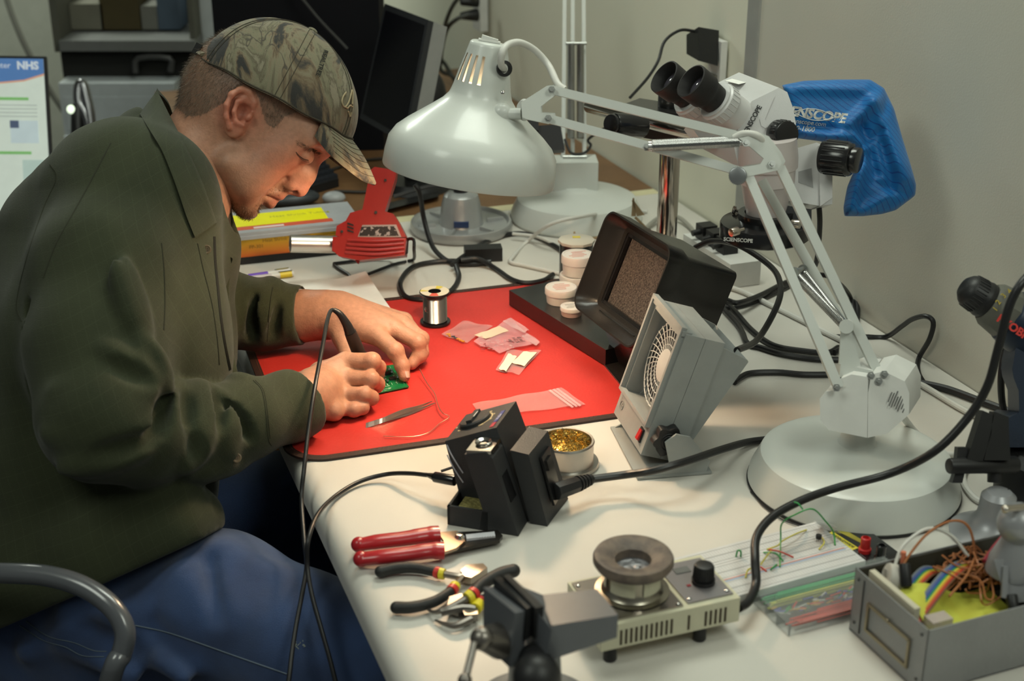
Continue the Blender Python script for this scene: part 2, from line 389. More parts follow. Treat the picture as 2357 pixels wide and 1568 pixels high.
# wooden desk beyond
woodm = mat('brown_wood_veneer', (.20, .105, .045), .45, col2=(.13, .065, .028), vscale=14, lo=.3, hi=.7, detail=8)
d = thing('wooden_desk', 'brown wooden desk standing beyond the white workbench', 'desk', Q(.2, 1.7, FZ), YAW)
m = MB(); m.hexa([Q(.085, .925, -.045), Q(WB-.002, .925, -.045), Q(WB-.002, 2.1, -.045), Q(.085, 2.1, -.045), Q(.085, .925, -.005), Q(WB-.002, .925, -.005), Q(WB-.002, 2.1, -.005), Q(.085, 2.1, -.005)], .004)
obj('desktop', m, woodm, d, w=1)
m = MB(); m.hexa([Q(.10, .96, FZ), Q(.8, .96, FZ), Q(.8, .99, FZ), Q(.10, .99, FZ), Q(.10, .96, -.046), Q(.8, .96, -.046), Q(.8, .99, -.046), Q(.10, .99, -.046)])
obj('modesty_panel', m, woodm, d, w=1)
for b in (.12, .84):
    m = MB(); m.box(Q(b, 2.0, -.398), (.05, .05, .704), .003); obj('leg', m, woodm, d, w=1)

# red mat
MA = R_(18)
ma = V((-math.sin(MA), math.cos(MA), 0)); mb_ = V((math.cos(MA), math.sin(MA), 0)); M0 = P(668, 1075)
def MT(u, v, z=0.): return M0 + mb_*u + ma*v + V((0, 0, z))
MW, MD = .555, .497
def rr(w, h, r, n=10, ins=0.):
    out = []
    for cx, cy, a in ((w-r, r, -90), (w-r, h-r, 0), (r, h-r, 90), (r, r, 180)):
        for k in range(n+1): t = R_(a+90*k/n); out.append((cx+(r-ins)*math.cos(t), cy+(r-ins)*math.sin(t)))
    return out
redmat = mat('red_vinyl_mat', (.52, .034, .028), .42, bump=.15, bscale=260, var=.12, vscale=9, spec=.45)
mt = thing('soldering_mat', 'red vinyl anti-static mat with a dark stitched border', 'mat', M0, MA)
m = MB(); m.prism([V((x, y, .0002)) for x, y in rr(MW, MD, .05, 10, .004)], (0, 0, .0022)); obj('mat_sheet', m, redmat, mt)
m = MB(); o1 = rr(MW, MD, .05, 10); o2 = rr(MW, MD, .05, 10, .011)
v1 = [m._v((x, y, .0001)) for x, y in o1]; v2 = [m._v((x, y, .0032)) for x, y in o1]; v3 = [m._v((x, y, .0032)) for x, y in o2]; v4 = [m._v((x, y, .0001)) for x, y in o2]
for k in range(len(o1)):
    j = (k+1) % len(o1)
    for a, b in ((v1, v2), (v2, v3), (v3, v4)): m._f([a[k], a[j], b[j], b[k]])
obj('border', m, mat('dark_brown_binding', (.035, .018, .014), .5, bump=.3, bscale=900), mt)
m = MB(); o3 = rr(MW, MD, .05, 10, .008)
for k in range(len(o3)):
    a, b = V((*o3[k], .0034)), V((*o3[(k+1) % len(o3)], .0034)); L = (b-a).length; n = max(1, int(L/.006))
    for i in range(n): m.tube([a.lerp(b, (i+.15)/n), a.lerp(b, (i+.75)/n)], .0004, 4, smooth=False)
obj('stitching', m, mat('brown_thread', (.16, .06, .04), .7), mt)
# ---------------------------------------------------------------- desk lamp
BC = P(1966, 1082, .02); BC.z = .0008
lamp = thing('desk_lamp', 'white jointed-arm desk lamp on a round base, lighting the red mat', 'lamp', BC)
m = MB(); m.lathe([(0, .0), (.119, .0), (.121, .004), (.119, .014), (.108, .038), (.100, .042), (.09, .0425), (.03, .052), (.024, .055), (.0, .055)], BC, n=72)
obj('base', m, lampw, lamp, w=1)
m = MB(); m.lathe([(.0, .0), (.122, .0), (.122, .002), (.0, .002)], BC, n=72); obj('base_pad', m, black, lamp, w=1)
hc = BC+V((.0, .0, 0))
m = MB(); m.lathe([(.026, .05), (.020, .058), (.018, .075), (.0, .085)], hc, n=32); obj('swivel_post', m, lampw, lamp, w=1)
# housing block: dual halves
dep = 1.60
def WD(px, py): return W(px, py, dep)
hb = [(1887, 918), (1888, 968), (1908, 990), (1996, 1008), (1998, 868), (1960, 862), (1935, 872), (1930, 897), (1900, 902)]
nrm = (W(2000, 940, 1.0)-W(1900, 925, 1.0)).normalized()
axis = V((.45, .88, -.05)).normalized()*.075
hk = V((-.03, -.035, 0))
fr = [W(x, y, 1.575) for x, y in hb]
m = MB(); m.prism(fr, axis*.85, .004); obj('housing', m, white, lamp, w=1)
fr2 = [W(x, y, 1.5745) for x, y in [(1997, 1008), (1998, 905), (2005, 862), (2035, 855), (2082, 878), (2093, 905), (2092, 955), (2043, 998)]]
m = MB(); m.prism(fr2, axis*.8, .004); hs = obj('rear_housing', m, white, lamp, w=1)
m = MB(); fx = (W(2090, 920, 1.57)-W(2050, 955, 1.57)).normalized()
X = Matrix.Translation(W(2066, 925, 1.573)) @ frame(V((.25, -.85, .4)), V((1, .2, 0)))
for k in range(7): m.box((0, .009-.003*k, 0), (.014 if k % 3 else .018, .0011, .0004), m=None) if False else None
m.X = X @ Matrix.Rotation(R_(60), 4, 'Z')
for k in range(8): m.box((random.Random(k).uniform(-.001, .001), .0105-.003*k, 0), (.012+.004*(k % 3), .0010, .0005))
m.X = None; obj('rating_label', m, mat('label_ink', (.1, .1, .1), .6), hs, w=1)
def bar(mb, a, b, w=.0075, t=.0055, up=(0, 0, 1)):
    a, b = V(a), V(b); F = frame(b-a, up); L = (b-a).length
    mb.X = Matrix.Translation((a+b)/2) @ F; mb.box((0, 0, 0), (w, t, L), .0012); mb.X = None
    return mb
# arm joints
D1 = 1.60
E1 = W(1700, 405, 1.60); E2 = W(1780, 372, 1.60); E3 = W(1718, 327, 1.60)
B1 = W(1930, 893, 1.575); B2 = W(2025, 868, 1.60); B3 = W(1985, 862, 1.64)
for a, b, off in ((W(1722, 405, 1.595), B1, 0), (W(1795, 385, 1.60), B2, 0), (W(1752, 415, 1.64), W(2010, 868, 1.645), 0)):
    m = MB(); bar(m, a, b, .0105, .008, CR); obj('lower_arm', m, lampw, lamp, w=1)
SJ1 = W(1270, 207, 1.66); SJ2 = W(1262, 273, 1.66)
m = MB(); bar(m, SJ1, W(1735, 322, 1.605), .0098, .009, CU); obj('upper_arm', m, lampw, lamp, w=1)
m = MB(); bar(m, SJ2, W(1705, 395, 1.605), .0098, .009, CU); obj('upper_arm', m, lampw, lamp, w=1)
# elbow plates
m = MB(); pl = [(1700, 318), (1742, 310), (1762, 318), (1790, 355), (1800, 375), (1790, 392), (1715, 408), (1690, 405), (1690, 390), (1708, 385), (1750, 378), (1758, 365), (1735, 345)]
m.prism([W(x, y, 1.59) for x, y in pl], CF*.003, .0006); m.prism([W(x+8, y-4, 1.62) for x, y in pl], CF*.003, .0006)
el = obj('elbow_bracket', m, lampw, lamp, w=1)
m = MB(); m.cyl(W(1698, 405, 1.583), W(1700, 404, 1.612), .0098, bev=.0012)
for k in range(28):
    t = 2*PI*k/28; m.tube([W(1698, 405, 1.584)+(CR*math.cos(t)+CU*math.sin(t))*.0099, W(1699, 405, 1.592)+(CR*math.cos(t)+CU*math.sin(t))*.0099], .0006, 4, smooth=False)
obj('tension_knob', m, mat('dull_metal_knob', (.32, .33, .34), .35, .8), lamp, w=1)
def bolt(px, py, d, r=.0045, par=None, nm='bolt'):
    m = MB(); a = W(px, py, d); m.lathe([(0, 0), (r*.55, 0), (r*.6, .0005), (r*.6, .002), (r, .002), (r, .004), (0, .004)], a, CF, 6 if nm == 'bolt' else 20)
    obj('bolt', m, mat('zinc_bolt', (.45, .46, .44), .3, .9), par or lamp, w=1)
for x, y, dd in ((1270, 206, 1.645), (1262, 272, 1.645), (1489, 338, 1.605), (1718, 328, 1.578), (1778, 377, 1.583), (1927, 893, 1.560), (2006, 865, 1.572), (2024, 878, 1.57), (2037, 862, 1.57)): bolt(x, y, dd)
# springs
sp = mat('spring_steel', (.50, .50, .49), .25, 1)
for dy, dd in ((0, 1.595), (-6, 1.612)):
    m = MB(); m.coil(W(1500, 338+dy, dd), W(1702, 328+dy, dd), .0048, .0007, 62, 5, 10); m.cyl(W(1492, 338+dy, dd), W(1502, 338+dy, dd), .0035); m.cyl(W(1700, 328+dy, dd), W(1716, 328+dy, dd), .0035)
    obj('spring', m, sp, lamp, w=1)
for dx, dd in ((0, 1.60), (15, 1.62)):
    m = MB(); a = W(1832+dx, 634-8*(dx > 0), dd); b = W(1942, 748, dd+.01); m.coil(a, b, .0050, .0007, 46, 5, 10)
    obj('spring', m, sp, lamp, w=1)
m = MB(); m.cyl(W(1826, 628, 1.592), W(1850, 620, 1.632), .0035); m.cyl(W(1826, 628, 1.590), W(1829, 627, 1.595), .006); m.cyl(W(1848, 621, 1.628), W(1851, 620, 1.634), .006); obj('spring_pin', m, mat('zinc_bolt', (1, 1, 1)), lamp, w=1)
m = MB()
post = [(1936, 760), (1962, 760), (1985, 860), (1930, 860)]
m.prism([W(x, y, 1.60) for x, y in post], CF*.004, .0006); m.prism([W(x+10, y-3, 1.635) for x, y in post], CF*.004, .0006)
m.prism([W(x, y, 1.585) for x, y in [(1935, 838), (2030, 858), (2045, 850), (2045, 875), (2020, 882), (1932, 868)]], CF*.05, .002)
m.cyl(W(1948, 752, 1.588), W(1956, 750, 1.645), .008)
obj('spring_post', m, lampw, lamp, w=1)
# shade: axis tilts slightly
SD = 1.735
rimc = W(1078, 402, SD); topc = W(1126, 97, SD-.047)
ax = (topc-rimc).normalized(); SL = (topc-rimc).length
k = SD/FP
PR = [(.1050, .0), (.1058, .002), (.1052, .018), (.1030, .034), (.0960, .046), (.0840, .057), (.0700, .068), (.0560, .079), (.0450, .088), (.0385, .096), (.0350, .105), (.0330, .118), (.0225, SL-.002), (.0205, SL), (0, SL)]
PRI = [(.1045, .0), (.1038, .018), (.1014, .033), (.0950, .0445), (.0825, .0555), (.0690, .066), (.0545, .077), (.0435, .0865), (.0370, .095), (.0330, .105), (.0315, .118), (.0215, SL-.003), (0, SL-.003)]
shade = MB(); shade.mi = 0; F4 = Matrix.Translation(rimc) @ frame(ax, CR)
NS = 96
# slots in the neck: angular positions (towards the camera/left)
slots = []
ring_h = [.0, .002, .018, .034, .046, .057, .068, .079, .088, .096, .105, .112, .118]
def rad(prof, h):
    for (r0, h0), (r1, h1) in zip(prof, prof[1:]):
        if h0 <= h <= h1 and h1 > h0: return r0+(r1-r0)*(h-h0)/(h1-h0)
    return prof[-1][0]
def shell(prof, flip):
    hs_ = sorted(set([h for r, h in prof if h < .1]+[.1, .108, .113, .128, .142, .146, .156, SL-.002, SL]))
    rings = []
    for h in hs_:
        r = rad(prof, min(h, SL-.0001)) if h < SL-.001 else rad(prof, SL-.0025)*.9
        rings.append((h, [shade._v(F4 @ V((r*math.cos(2*PI*i/NS), r*math.sin(2*PI*i/NS), h))) for i in range(NS)]))
    for (h0, A), (h1, B) in zip(rings, rings[1:]):
        for i in range(NS):
            ang = (i+.5)*360/NS
            if .112 < h0 < .143 and h1 < .147 and any(abs(((ang-c+180) % 360)-180) < 3.9 for c in SLOTS): continue
            shade._f([A[i], A[(i+1) % NS], B[(i+1) % NS], B[i]])
    shade._f(rings[-1][1])
    return rings[0][1]
yv = (F4.to_3x3() @ V((0, 1, 0)));
camang = math.degrees(math.atan2((CO-rimc).dot(yv), (CO-rimc).dot(F4.to_3x3() @ V((1, 0, 0)))))
SLOTS = [round((camang+s*(d))/3.75)*3.75 for s, d in ((1, 15), (1, 34), (1, 53), (1, 72), (1, 91))]
sgn = 1 if (F4.to_3x3() @ V((math.cos(R_(camang+30)), math.sin(R_(camang+30)), 0))).x < 0 else -1
SLOTS = [round((camang+sgn*d)/3.75)*3.75 for d in (8, 26, 45, 64, 86)]
A = shell(PR, 0); B = shell(PRI, 1)
for i in range(NS): shade._f([A[i], B[i], B[(i+1) % NS], A[(i+1) % NS]])
sh = obj('lamp_shade', shade, lampw, lamp, w=1, ang=50, keep=False)
m = MB(); m.X = F4 @ Matrix.Translation((0, 0, SL)); m.box((.0, 0, .0015), (.026, .013, .002), .0005); m.X = F4 @ Matrix.Translation((0, 0, SL+.003)) @ Matrix.Rotation(R_(8), 4, 'Y'); m.box((0, 0, 0), (.020, .009, .006), .001); m.X = None
obj('switch', m, white, sh, w=1)
m = MB(); g = W(1160, 158, 1.672); m.lathe([(.006, -.002), (.0095, -.001), (.0095, .003), (.006, .004), (.006, -.002)], g, (CO-g).normalized()+CR*.45, 20); obj('grommet', m, black, sh, w=1); m = MB(); m.sph(W(1157, 213, 1.662), (.0025, .0025, .0012), frame(CF)); obj('screw', m, chrome, sh, w=1)
m = MB(); m.sph(W(1155, 262, 1.680), (.013, .011, .013)); m.cyl(W(1155, 262, 1.680), W(1200, 262, 1.675), .0068); obj('shade_stem', m, lampw, lamp, w=1)
m = MB(); m.lathe([(0, -.008), (.006, -.008), (.0115, -.004), (.013, .001), (.011, .004), (0, .005)], W(1208, 253, 1.675), V((-.75, -.6, .15)), 28); obj('wing_knob', m, white, lamp, w=1)
m = MB(); pl = [(1200, 235), (1216, 225), (1255, 200), (1275, 196), (1284, 210), (1275, 222), (1245, 245), (1245, 260), (1275, 262), (1278, 280), (1262, 285), (1215, 275), (1202, 270)]
m.prism([W(x, y, 1.655) for x, y in pl], CF*.003, .0006); m.prism([W(x+3, y-2, 1.672) for x, y in pl], CF*.003, .0006); obj('head_bracket', m, lampw, lamp, w=1)
m = MB(); m.tube([W(1160, 160, 1.674), W(1153, 146, 1.655), W(1156, 122, 1.648), W(1168, 104, 1.655), W(1195, 98, 1.67), W(1230, 115, 1.685), W(1262, 150, 1.69), W(1283, 192, 1.665), W(1300, 206, 1.66)], .0042, 12)
obj('lamp_cable', m, whitec, lamp, w=1); m = MB()
m.tube([W(1690, 318, 1.60), W(1712, 308, 1.595), W(1742, 312, 1.59), W(1758, 330, 1.595), W(1765, 352, 1.60)], .0042, 12)
obj('lamp_cable', m, whitec, lamp, w=1)
m = MB(); m.tube([W(2068, 945, 1.59), P(2090, 975, .045), P(2125, 1015, .02), P(2158, 1043, .005), P(2215, 1047, .004), P(2300, 1040, .004)], .0042, 12); obj('power_cord', m, whitec, lamp, w=1)
m = MB(); m.cyl(rimc+ax*.112, rimc+ax*.155, .018, .016); obj('bulb_socket', m, white, lamp, w=1)
m = MB(); m.sph(rimc+ax*.088, (.026, .026, .032), rot=frame(ax)); obj('bulb', m, mat('lit_frosted_bulb', (1, .9, .75), .4, emit=(1, .70, .42), es=5), lamp, w=1)
pl_ = bpy.data.lights.new('bulb_light', 'POINT'); pl_.energy = 4.6; pl_.color = (1, .70, .44); pl_.shadow_soft_size = .022
po = bpy.data.objects.new('bulb_light', pl_); COL.objects.link(po); po.location = rimc+ax*.044
# ---------------------------------------------------------------- grey fume extractor
def basis(o, x, y, z): return Matrix.Translation(V(o)) @ Matrix((V(x), V(y), V(z))).transposed().to_4x4()
bl, br_, tl, tr = P(1413, 950, .02), P(1476, 1050, .02), P(1513, 686, .172), P(1582, 767, .172)
wv = ((br_-bl)+(tr-tl)).normalized(); hv = ((tl-bl)+(tr-br_)); hv = (hv-wv*hv.dot(wv)).normalized(); nv = wv.cross(hv)
if nv.x < 0: nv = -nv
GW, GH, GD = .1165, .1575, .050
fan = thing('fume_extractor', 'light grey fume extractor fan with a round grille, tilted back on its bracket', 'fume extractor', V((bl.x+.04, bl.y-.02, 0)))
X = basis(bl, wv, hv, nv)
def g(w, h, n): return X @ V((w, h, n))
m = MB(); m.X = X
def ring_box(mb, x0, x1, y0, y1, ix0, ix1, iy0, iy1, z0, z1, r=.0015):      # rectangular ring of four bars
    mb.box(((x0+ix0)/2, (y0+y1)/2, (z0+z1)/2), (ix0-x0, y1-y0, z1-z0), r); mb.box(((ix1+x1)/2, (y0+y1)/2, (z0+z1)/2), (x1-ix1, y1-y0, z1-z0), r)
    mb.box(((ix0+ix1)/2, (y0+iy0)/2, (z0+z1)/2), (ix1-ix0+.002, iy0-y0, z1-z0), r); mb.box(((ix0+ix1)/2, (iy1+y1)/2, (z0+z1)/2), (ix1-ix0+.002, y1-iy1, z1-z0), r)
ring_box(m, 0, GW, 0, GH, .009, GW-.010, .036, GH-.010, 0, GD*.5, .0025)
m.box((GW/2, GH/2, GD*.76), (GW, GH, GD*.5), .002)
obj('housing', m, greyp, fan, w=1)
m = MB(); m.X = X; ring_box(m, .001, GW-.004, .034, GH+.006, .0055, GW-.0085, .0385, GH+.001, -.006, .001, .001); m.box((GW/2, GH-.001, .002), (GW-.004, .006, .012), .001)
obj('filter_frame', m, greyp, fan, w=1)
gm = mat('grille_plastic', (.50, .50, .48), .5); m = MB(); m.X = X; cx, cy, cz = GW*.55, .097, .012
m.cyl((cx, cy, cz-.001), (cx, cy, cz+.002), .0205, n=32, bev=.0006)
def ins(x, y): return .009 < x < GW-.010 and .037 < y < GH-.010
for R in (.026, .035, .044, .053):
    seg = [];
    for k in range(73):
        t = 2*PI*k/72; p = (cx+R*math.cos(t), cy+R*math.sin(t))
        if ins(*p): seg.append((*p, cz))
        else:
            if len(seg) > 2: m.tube(seg, .0008, 4, smooth=False)
            seg = []
    if len(seg) > 2: m.tube(seg, .0008, 4, smooth=False)
for k in range(34):
    t = 2*PI*k/34; seg = []
    for i in range(8):
        R = .020+.0345*i/7; a = t+.25*i/7*(1 if k % 1 == 0 else -1)
        p = (cx+R*math.cos(a), cy+R*math.sin(a))
        if ins(*p): seg.append((*p, cz))
    if len(seg) > 1: m.tube(seg, .0008, 4, smooth=False)
obj('grille', m, gm, fan, w=1)
m = MB(); m.X = X; m.cyl((cx, cy, cz+.004), (cx, cy, cz+.0045), .052, n=40); obj('fan_rotor', m, mat('dark_fan', (.015, .016, .02), .5), fan, w=1)
# rear duct: wedge open at the top
m = MB(); m.X = X
t_ = .0022; n0 = GD; n1 = GD+.036
prof = [(.012, n0), (GH-.006, n0), (GH-.014, n1)]
for w0 in (.002, GW-.002-t_): m.prism([V((w0, h, n)) for h, n in prof], V((t_, 0, 0)), .0006)
m.prism([V((.002, .012, n0)), V((.002, .010, n0+t_)), V((.002, GH-.016, n1+t_)), V((.002, GH-.014, n1))], V((GW-.004, 0, 0)), .0006)
obj('rear_duct', m, greyp, fan, w=1)
m = MB(); m.X = X; m.box((GW-.018, .018, -.0005), (.011, .017, .003), .0008); sw = obj('switch_bezel', m, black, fan, w=1)
m = MB(); m.X = X @ Matrix.Translation((GW-.018, .018, -.003)) @ Matrix.Rotation(R_(8), 4, 'X'); m.box((0, 0, 0), (.007, .013, .003), .0008); tag(obj('rocker', m, mat('red_rocker', (.55, .02, .02), .25, coat=.4), sw, w=1), 'red rocker')
m = MB(); m.X = X; m.lathe([(.0052, 0), (.0058, 0), (.0058, .0006), (.0052, .0006), (.0052, 0)], (.016, .018, -.0007), (0, 0, 1), 28)
for dx, dy in ((0, .002), (-.0018, -.001), (.0018, -.001)): m.cyl((.016+dx, .018+dy, -.0006), (.016+dx, .018+dy, 0), .0012, n=12)
obj('emblem', m, mat('embossed_grey', (.27, .28, .26), .5), fan, w=1)
m = MB(); kc = g(GW, .030, .020); kn = wv
lob = []
for k in range(72):
    t = 2*PI*k/72; r = .0175+.0022*math.cos(6*t); lob.append((r*math.cos(t), r*math.sin(t)))
F = Matrix.Translation(kc+kn*.006) @ frame(kn); m.prism([F @ V((x, y, 0)) for x, y in lob], kn*.012, .002); m.cyl(kc, kc+kn*.008, .008); m.X = F
for rr_ in (.004, .007, .010): m.lathe([(rr_, .012), (rr_+.0006, .0126), (rr_+.0012, .012)], n=28)
obj('clamp_knob', m, black, fan, w=1)
# stand
sx = (P(1467, 1105)-P(1405, 987)).normalized(); SW_ = (P(1467, 1105)-P(1405, 987)).length; sy = V((-sx.y, sx.x, 0))
if sy.x < 0: sy = -sy
S0 = P(1405, 987, .0008); m = MB(); m.hexa([S0, S0+sx*SW_, S0+sx*SW_+sy*.09, S0+sy*.09]+[q+V((0, 0, .003)) for q in (S0, S0+sx*SW_, S0+sx*SW_+sy*.09, S0+sy*.09)], .001)
for e in (.0015, SW_-.0015):
    b0 = S0+sx*e; pr = [b0+V((0, 0, .001)), b0+sy*.083+V((0, 0, .001)), b0+sy*.088+V((0, 0, .016)), b0+sy*.062+V((0, 0, .050)), b0+sy*.045+V((0, 0, .055)), b0+sy*.032+V((0, 0, .045)), b0+sy*.038+V((0, 0, .018))]
    m.prism(pr, sx*(.0025 if e < .01 else -.0025), .0006)
obj('bracket', m, greyp, fan, w=1)
m = MB(); m.tube([g(GW*.7, GH*.9, n1), W(1745, 780, 1.82), W(1790, 700, 1.88), W(1795, 650, 1.93), W(1770, 610, 1.98), W(1700, 565, 2.03), W(1640, 555, 2.10), W(1600, 570, 2.13)], .0042, 10)
obj('power_cord', m, rubber, fan, w=1)

# ---------------------------------------------------------------- black fume extractor
bl, br_, tl, tr = P(1322, 700, .0811), P(1443, 797, .0811), P(1398, 484, .2085), P(1557, 580, .2085)
wv = ((br_-bl)+(tr-tl)).normalized(); hv = ((tl-bl)+(tr-br_)); hv = (hv-wv*hv.dot(wv)).normalized(); nv = wv.cross(hv)
if nv.x < 0: nv = -nv
BWd, BHt = .1795, .143
c0 = (bl+br_+tl+tr)/4-wv*BWd/2-hv*BHt/2
X = basis(c0, wv, hv, nv)
bf = thing('fume_extractor', 'black fume extractor with a flared rounded hood and dark filter foam', 'fume extractor', V((bl.x+.1, bl.y-.0, 0)))
bp_ = mat('satin_black_hood', (.013, .012, .011), .33, bump=.10, bscale=500, coat=.1)
def rrect(w, h, r, cx, cy, n=8):
    return [(x+cx-w/2, y+cy-h/2) for x, y in rr(w, h, r, n)]
m = MB(); m.X = X; cx, cy = BWd/2, BHt/2
secs = [(BWd, BHt, .020, 0), (BWd, BHt, .020, .004), (BWd*.985, BHt*.985, .019, .026), (BWd*.88, BHt*.88, .012, .040), (BWd*.86, BHt*.86, .008, .095), (BWd*.86, BHt*.86, .008, .118)]
inn = [(BWd-.005, BHt-.005, .018, -.0), (BWd-.012, BHt-.012, .017, .014), (BWd*.80, BHt*.80, .008, .026), (BWd*.72, BHt*.72, .004, .027), (BWd*.72, BHt*.72, .004, .036)]
def loft(mb, secs):
    rings = [[mb._v((x, y, z)) for x, y in rrect(w, h, r, cx, cy)] for w, h, r, z in secs]
    for A, B in zip(rings, rings[1:]):
        for i in range(len(A)): mb._f([A[i], A[(i+1) % len(A)], B[(i+1) % len(A)], B[i]])
    return rings
ro = loft(m, secs); m._f(ro[-1]); ri = loft(m, inn)
for i in range(len(ro[0])): m._f([ro[0][i], ro[0][(i+1) % len(ri[0])], ri[0][(i+1) % len(ri[0])], ri[0][i]])
obj('hood', m, bp_, bf, w=1)
m = MB(); m.X = X; m.box((cx, cy, .038), (BWd*.725, BHt*.725, .006), .001)
fo = mat('filter_foam', (.085, .070, .062), .95, bump=1., bscale=420, col2=(.02, .017, .015), vscale=420, lo=.35, hi=.65); obj('filter_foam', m, fo, bf, w=1)
m = MB(); m.X = X; ring_box(m, cx-BWd*.37, cx+BWd*.37, cy-BHt*.37, cy+BHt*.37, cx-BWd*.335, cx+BWd*.335, cy-BHt*.325, cy+BHt*.325, .028, .033, .0006); obj('filter_frame', m, blackg, bf, w=1)
m = MB(); bq = [P(1363, 808), P(1402, 792), P(1560, 850), P(1530, 935)]; m.prism([P(1363, 808, .0035), P(1405, 795, .0035), P(1540, 880, .0035), P(1440, 902, .0035)], (0, 0, .002), .0005)
z0 = X @ V((cx-.05, .012, .07)); z1 = X @ V((cx+.05, .012, .07))
m.hexa([V((z0.x-.02, z0.y-.01, .005)), V((z1.x-.02, z1.y, .005)), V((z1.x, z1.y, .005)), V((z0.x, z0.y, .005)), z0-nv*.05, z1-nv*.05, z1, z0], .001)
obj('stand', m, bp_, bf, w=1)
# ---------------------------------------------------------------- stereo microscope on its boom stand
msw = mat('microscope_enamel', (.56, .555, .55), .34, coat=.2, bump=.1, bscale=1200, var=.03)
mst = mat('boom_black_enamel', (.012, .012, .012), .3, coat=.3, bump=.06, bscale=500)
u = (P(1385, 800, .028)-P(1172, 668, .028)); BL_ = u.length; u = u.normalized(); vv = V((-u.y, u.x, 0))
if vv.y < 0: vv = -vv
B0 = P(1172, 668, .028); B0.z = 0
cpos = V((.243, 2.125, 0))
sc = thing('stereo_microscope', 'white stereo microscope with black eyecups on a black boom stand', 'microscope', cpos)
m = MB(); BLn = BL_+.01; m.hexa([B0+q for q in (V((0, 0, .004)), u*BLn+V((0, 0, .004)), u*BLn+vv*.19+V((0, 0, .004)), vv*.19+V((0, 0, .004)), V((0, 0, .028)), u*BLn+V((0, 0, .028)), u*BLn+vv*.19+V((0, 0, .028)), vv*.19+V((0, 0, .028)))], .006, 3)
base = obj('stand_base', m, mst, sc, w=1)
for a, b in ((.03, .03), (BLn-.03, .03), (BLn-.03, .16), (.03, .16)):
    m = MB(); m.cyl(B0+u*a+vv*b+V((0, 0, .0028)), B0+u*a+vv*b+V((0, 0, .006)), .014); obj('foot', m, black, sc, w=1)
m = MB(); m.cyl(cpos+V((0, 0, .028)), cpos+V((0, 0, .31)), .0160, n=40, bev=.002); obj('column', m, mat('polished_column', (.55, .50, .45), .12, 1), sc, w=1)
m = MB(); cl = cpos+V((0, 0, .262))
F = frame((0, 0, 1), (W(1560, 240, 2.1)-W(1420, 235, 2.16))); m.box(cl+V((-.02, -.0, .0)), (.10, .055, .045), .006, F); m.cyl(cl+V((0, 0, .02)), cl+V((0, 0, .042)), .022, bev=.003); m.cyl(cl+V((0, 0, .042)), cl+V((0, 0, .050)), .010)
obj('boom_clamp', m, mst, sc, w=1)
m = MB(); a = W(1480, 290, 2.08); b = W(1412, 285, 2.05); m.cyl(a, b, .018, .016, bev=.003); m.cyl(b, W(1405, 285, 2.045), .014, bev=.002); obj('clamp_knob', m, mat('gloss_black_plastic', (1, 1, 1)), sc, w=1)
m = MB(); m.cyl(W(1355, 243, 2.20), W(1900, 385, 1.88), .011, bev=.001); obj('boom_arm', m, mat('polished_column', (1, 1, 1)), sc, w=1)
# head
ev = W(1641, 196, 1.835)-W(1730, 233, 1.745)
side = [(1700, 290), (1730, 233), (1793, 202), (1812, 212), (1826, 250), (1832, 285), (1832, 348), (1800, 368), (1752, 388), (1700, 385), (1690, 340)]
m = MB(); m.prism([W(x, y, 1.745) for x, y in side], ev, .007, 3)
head = obj('head_body', m, msw, sc, w=1)
nside = (W(1730, 233, 1.745)-W(1800, 300, 1.745)).cross(W(1730, 233, 1.745)-W(1720, 340, 1.745)).normalized()
if nside.dot(CF) > 0: nside = -nside
def onside(px, py, off=.0006): 
    p0 = W(1760, 300, 1.745); r = ray(px, py); t = (p0-CO).dot(nside)/r.dot(nside); return CO+r*t+nside*off
txd = (onside(1740, 258)-onside(1712, 310)).normalized()
m = MB(); m.text('SCIENSCOPE', .0085, basis(onside(1728, 284), txd, nside.cross(txd), nside), .0002, bold=.0002); obj('lettering', m, black, head, w=1)
m = MB(); m.prism([onside(x, y, -.0005) for x, y in ((1776, 222), (1783, 222), (1760, 275), (1768, 292), (1762, 296), (1752, 290), (1748, 275))], nside*.0015, .0006); obj('raised_rib', m, msw, head, w=1)
m = MB(); q = [W(1668, 190, 1.815), W(1690, 184, 1.832), W(1718, 194, 1.80), W(1700, 198, 1.785)]
nn = (q[1]-q[0]).cross(q[2]-q[0]).normalized(); nn = nn if nn.z > 0 else -nn
m.prism([p+nn*.002 for p in q], nn*.0004); obj('spec_sticker', m, paperm, head, w=1)
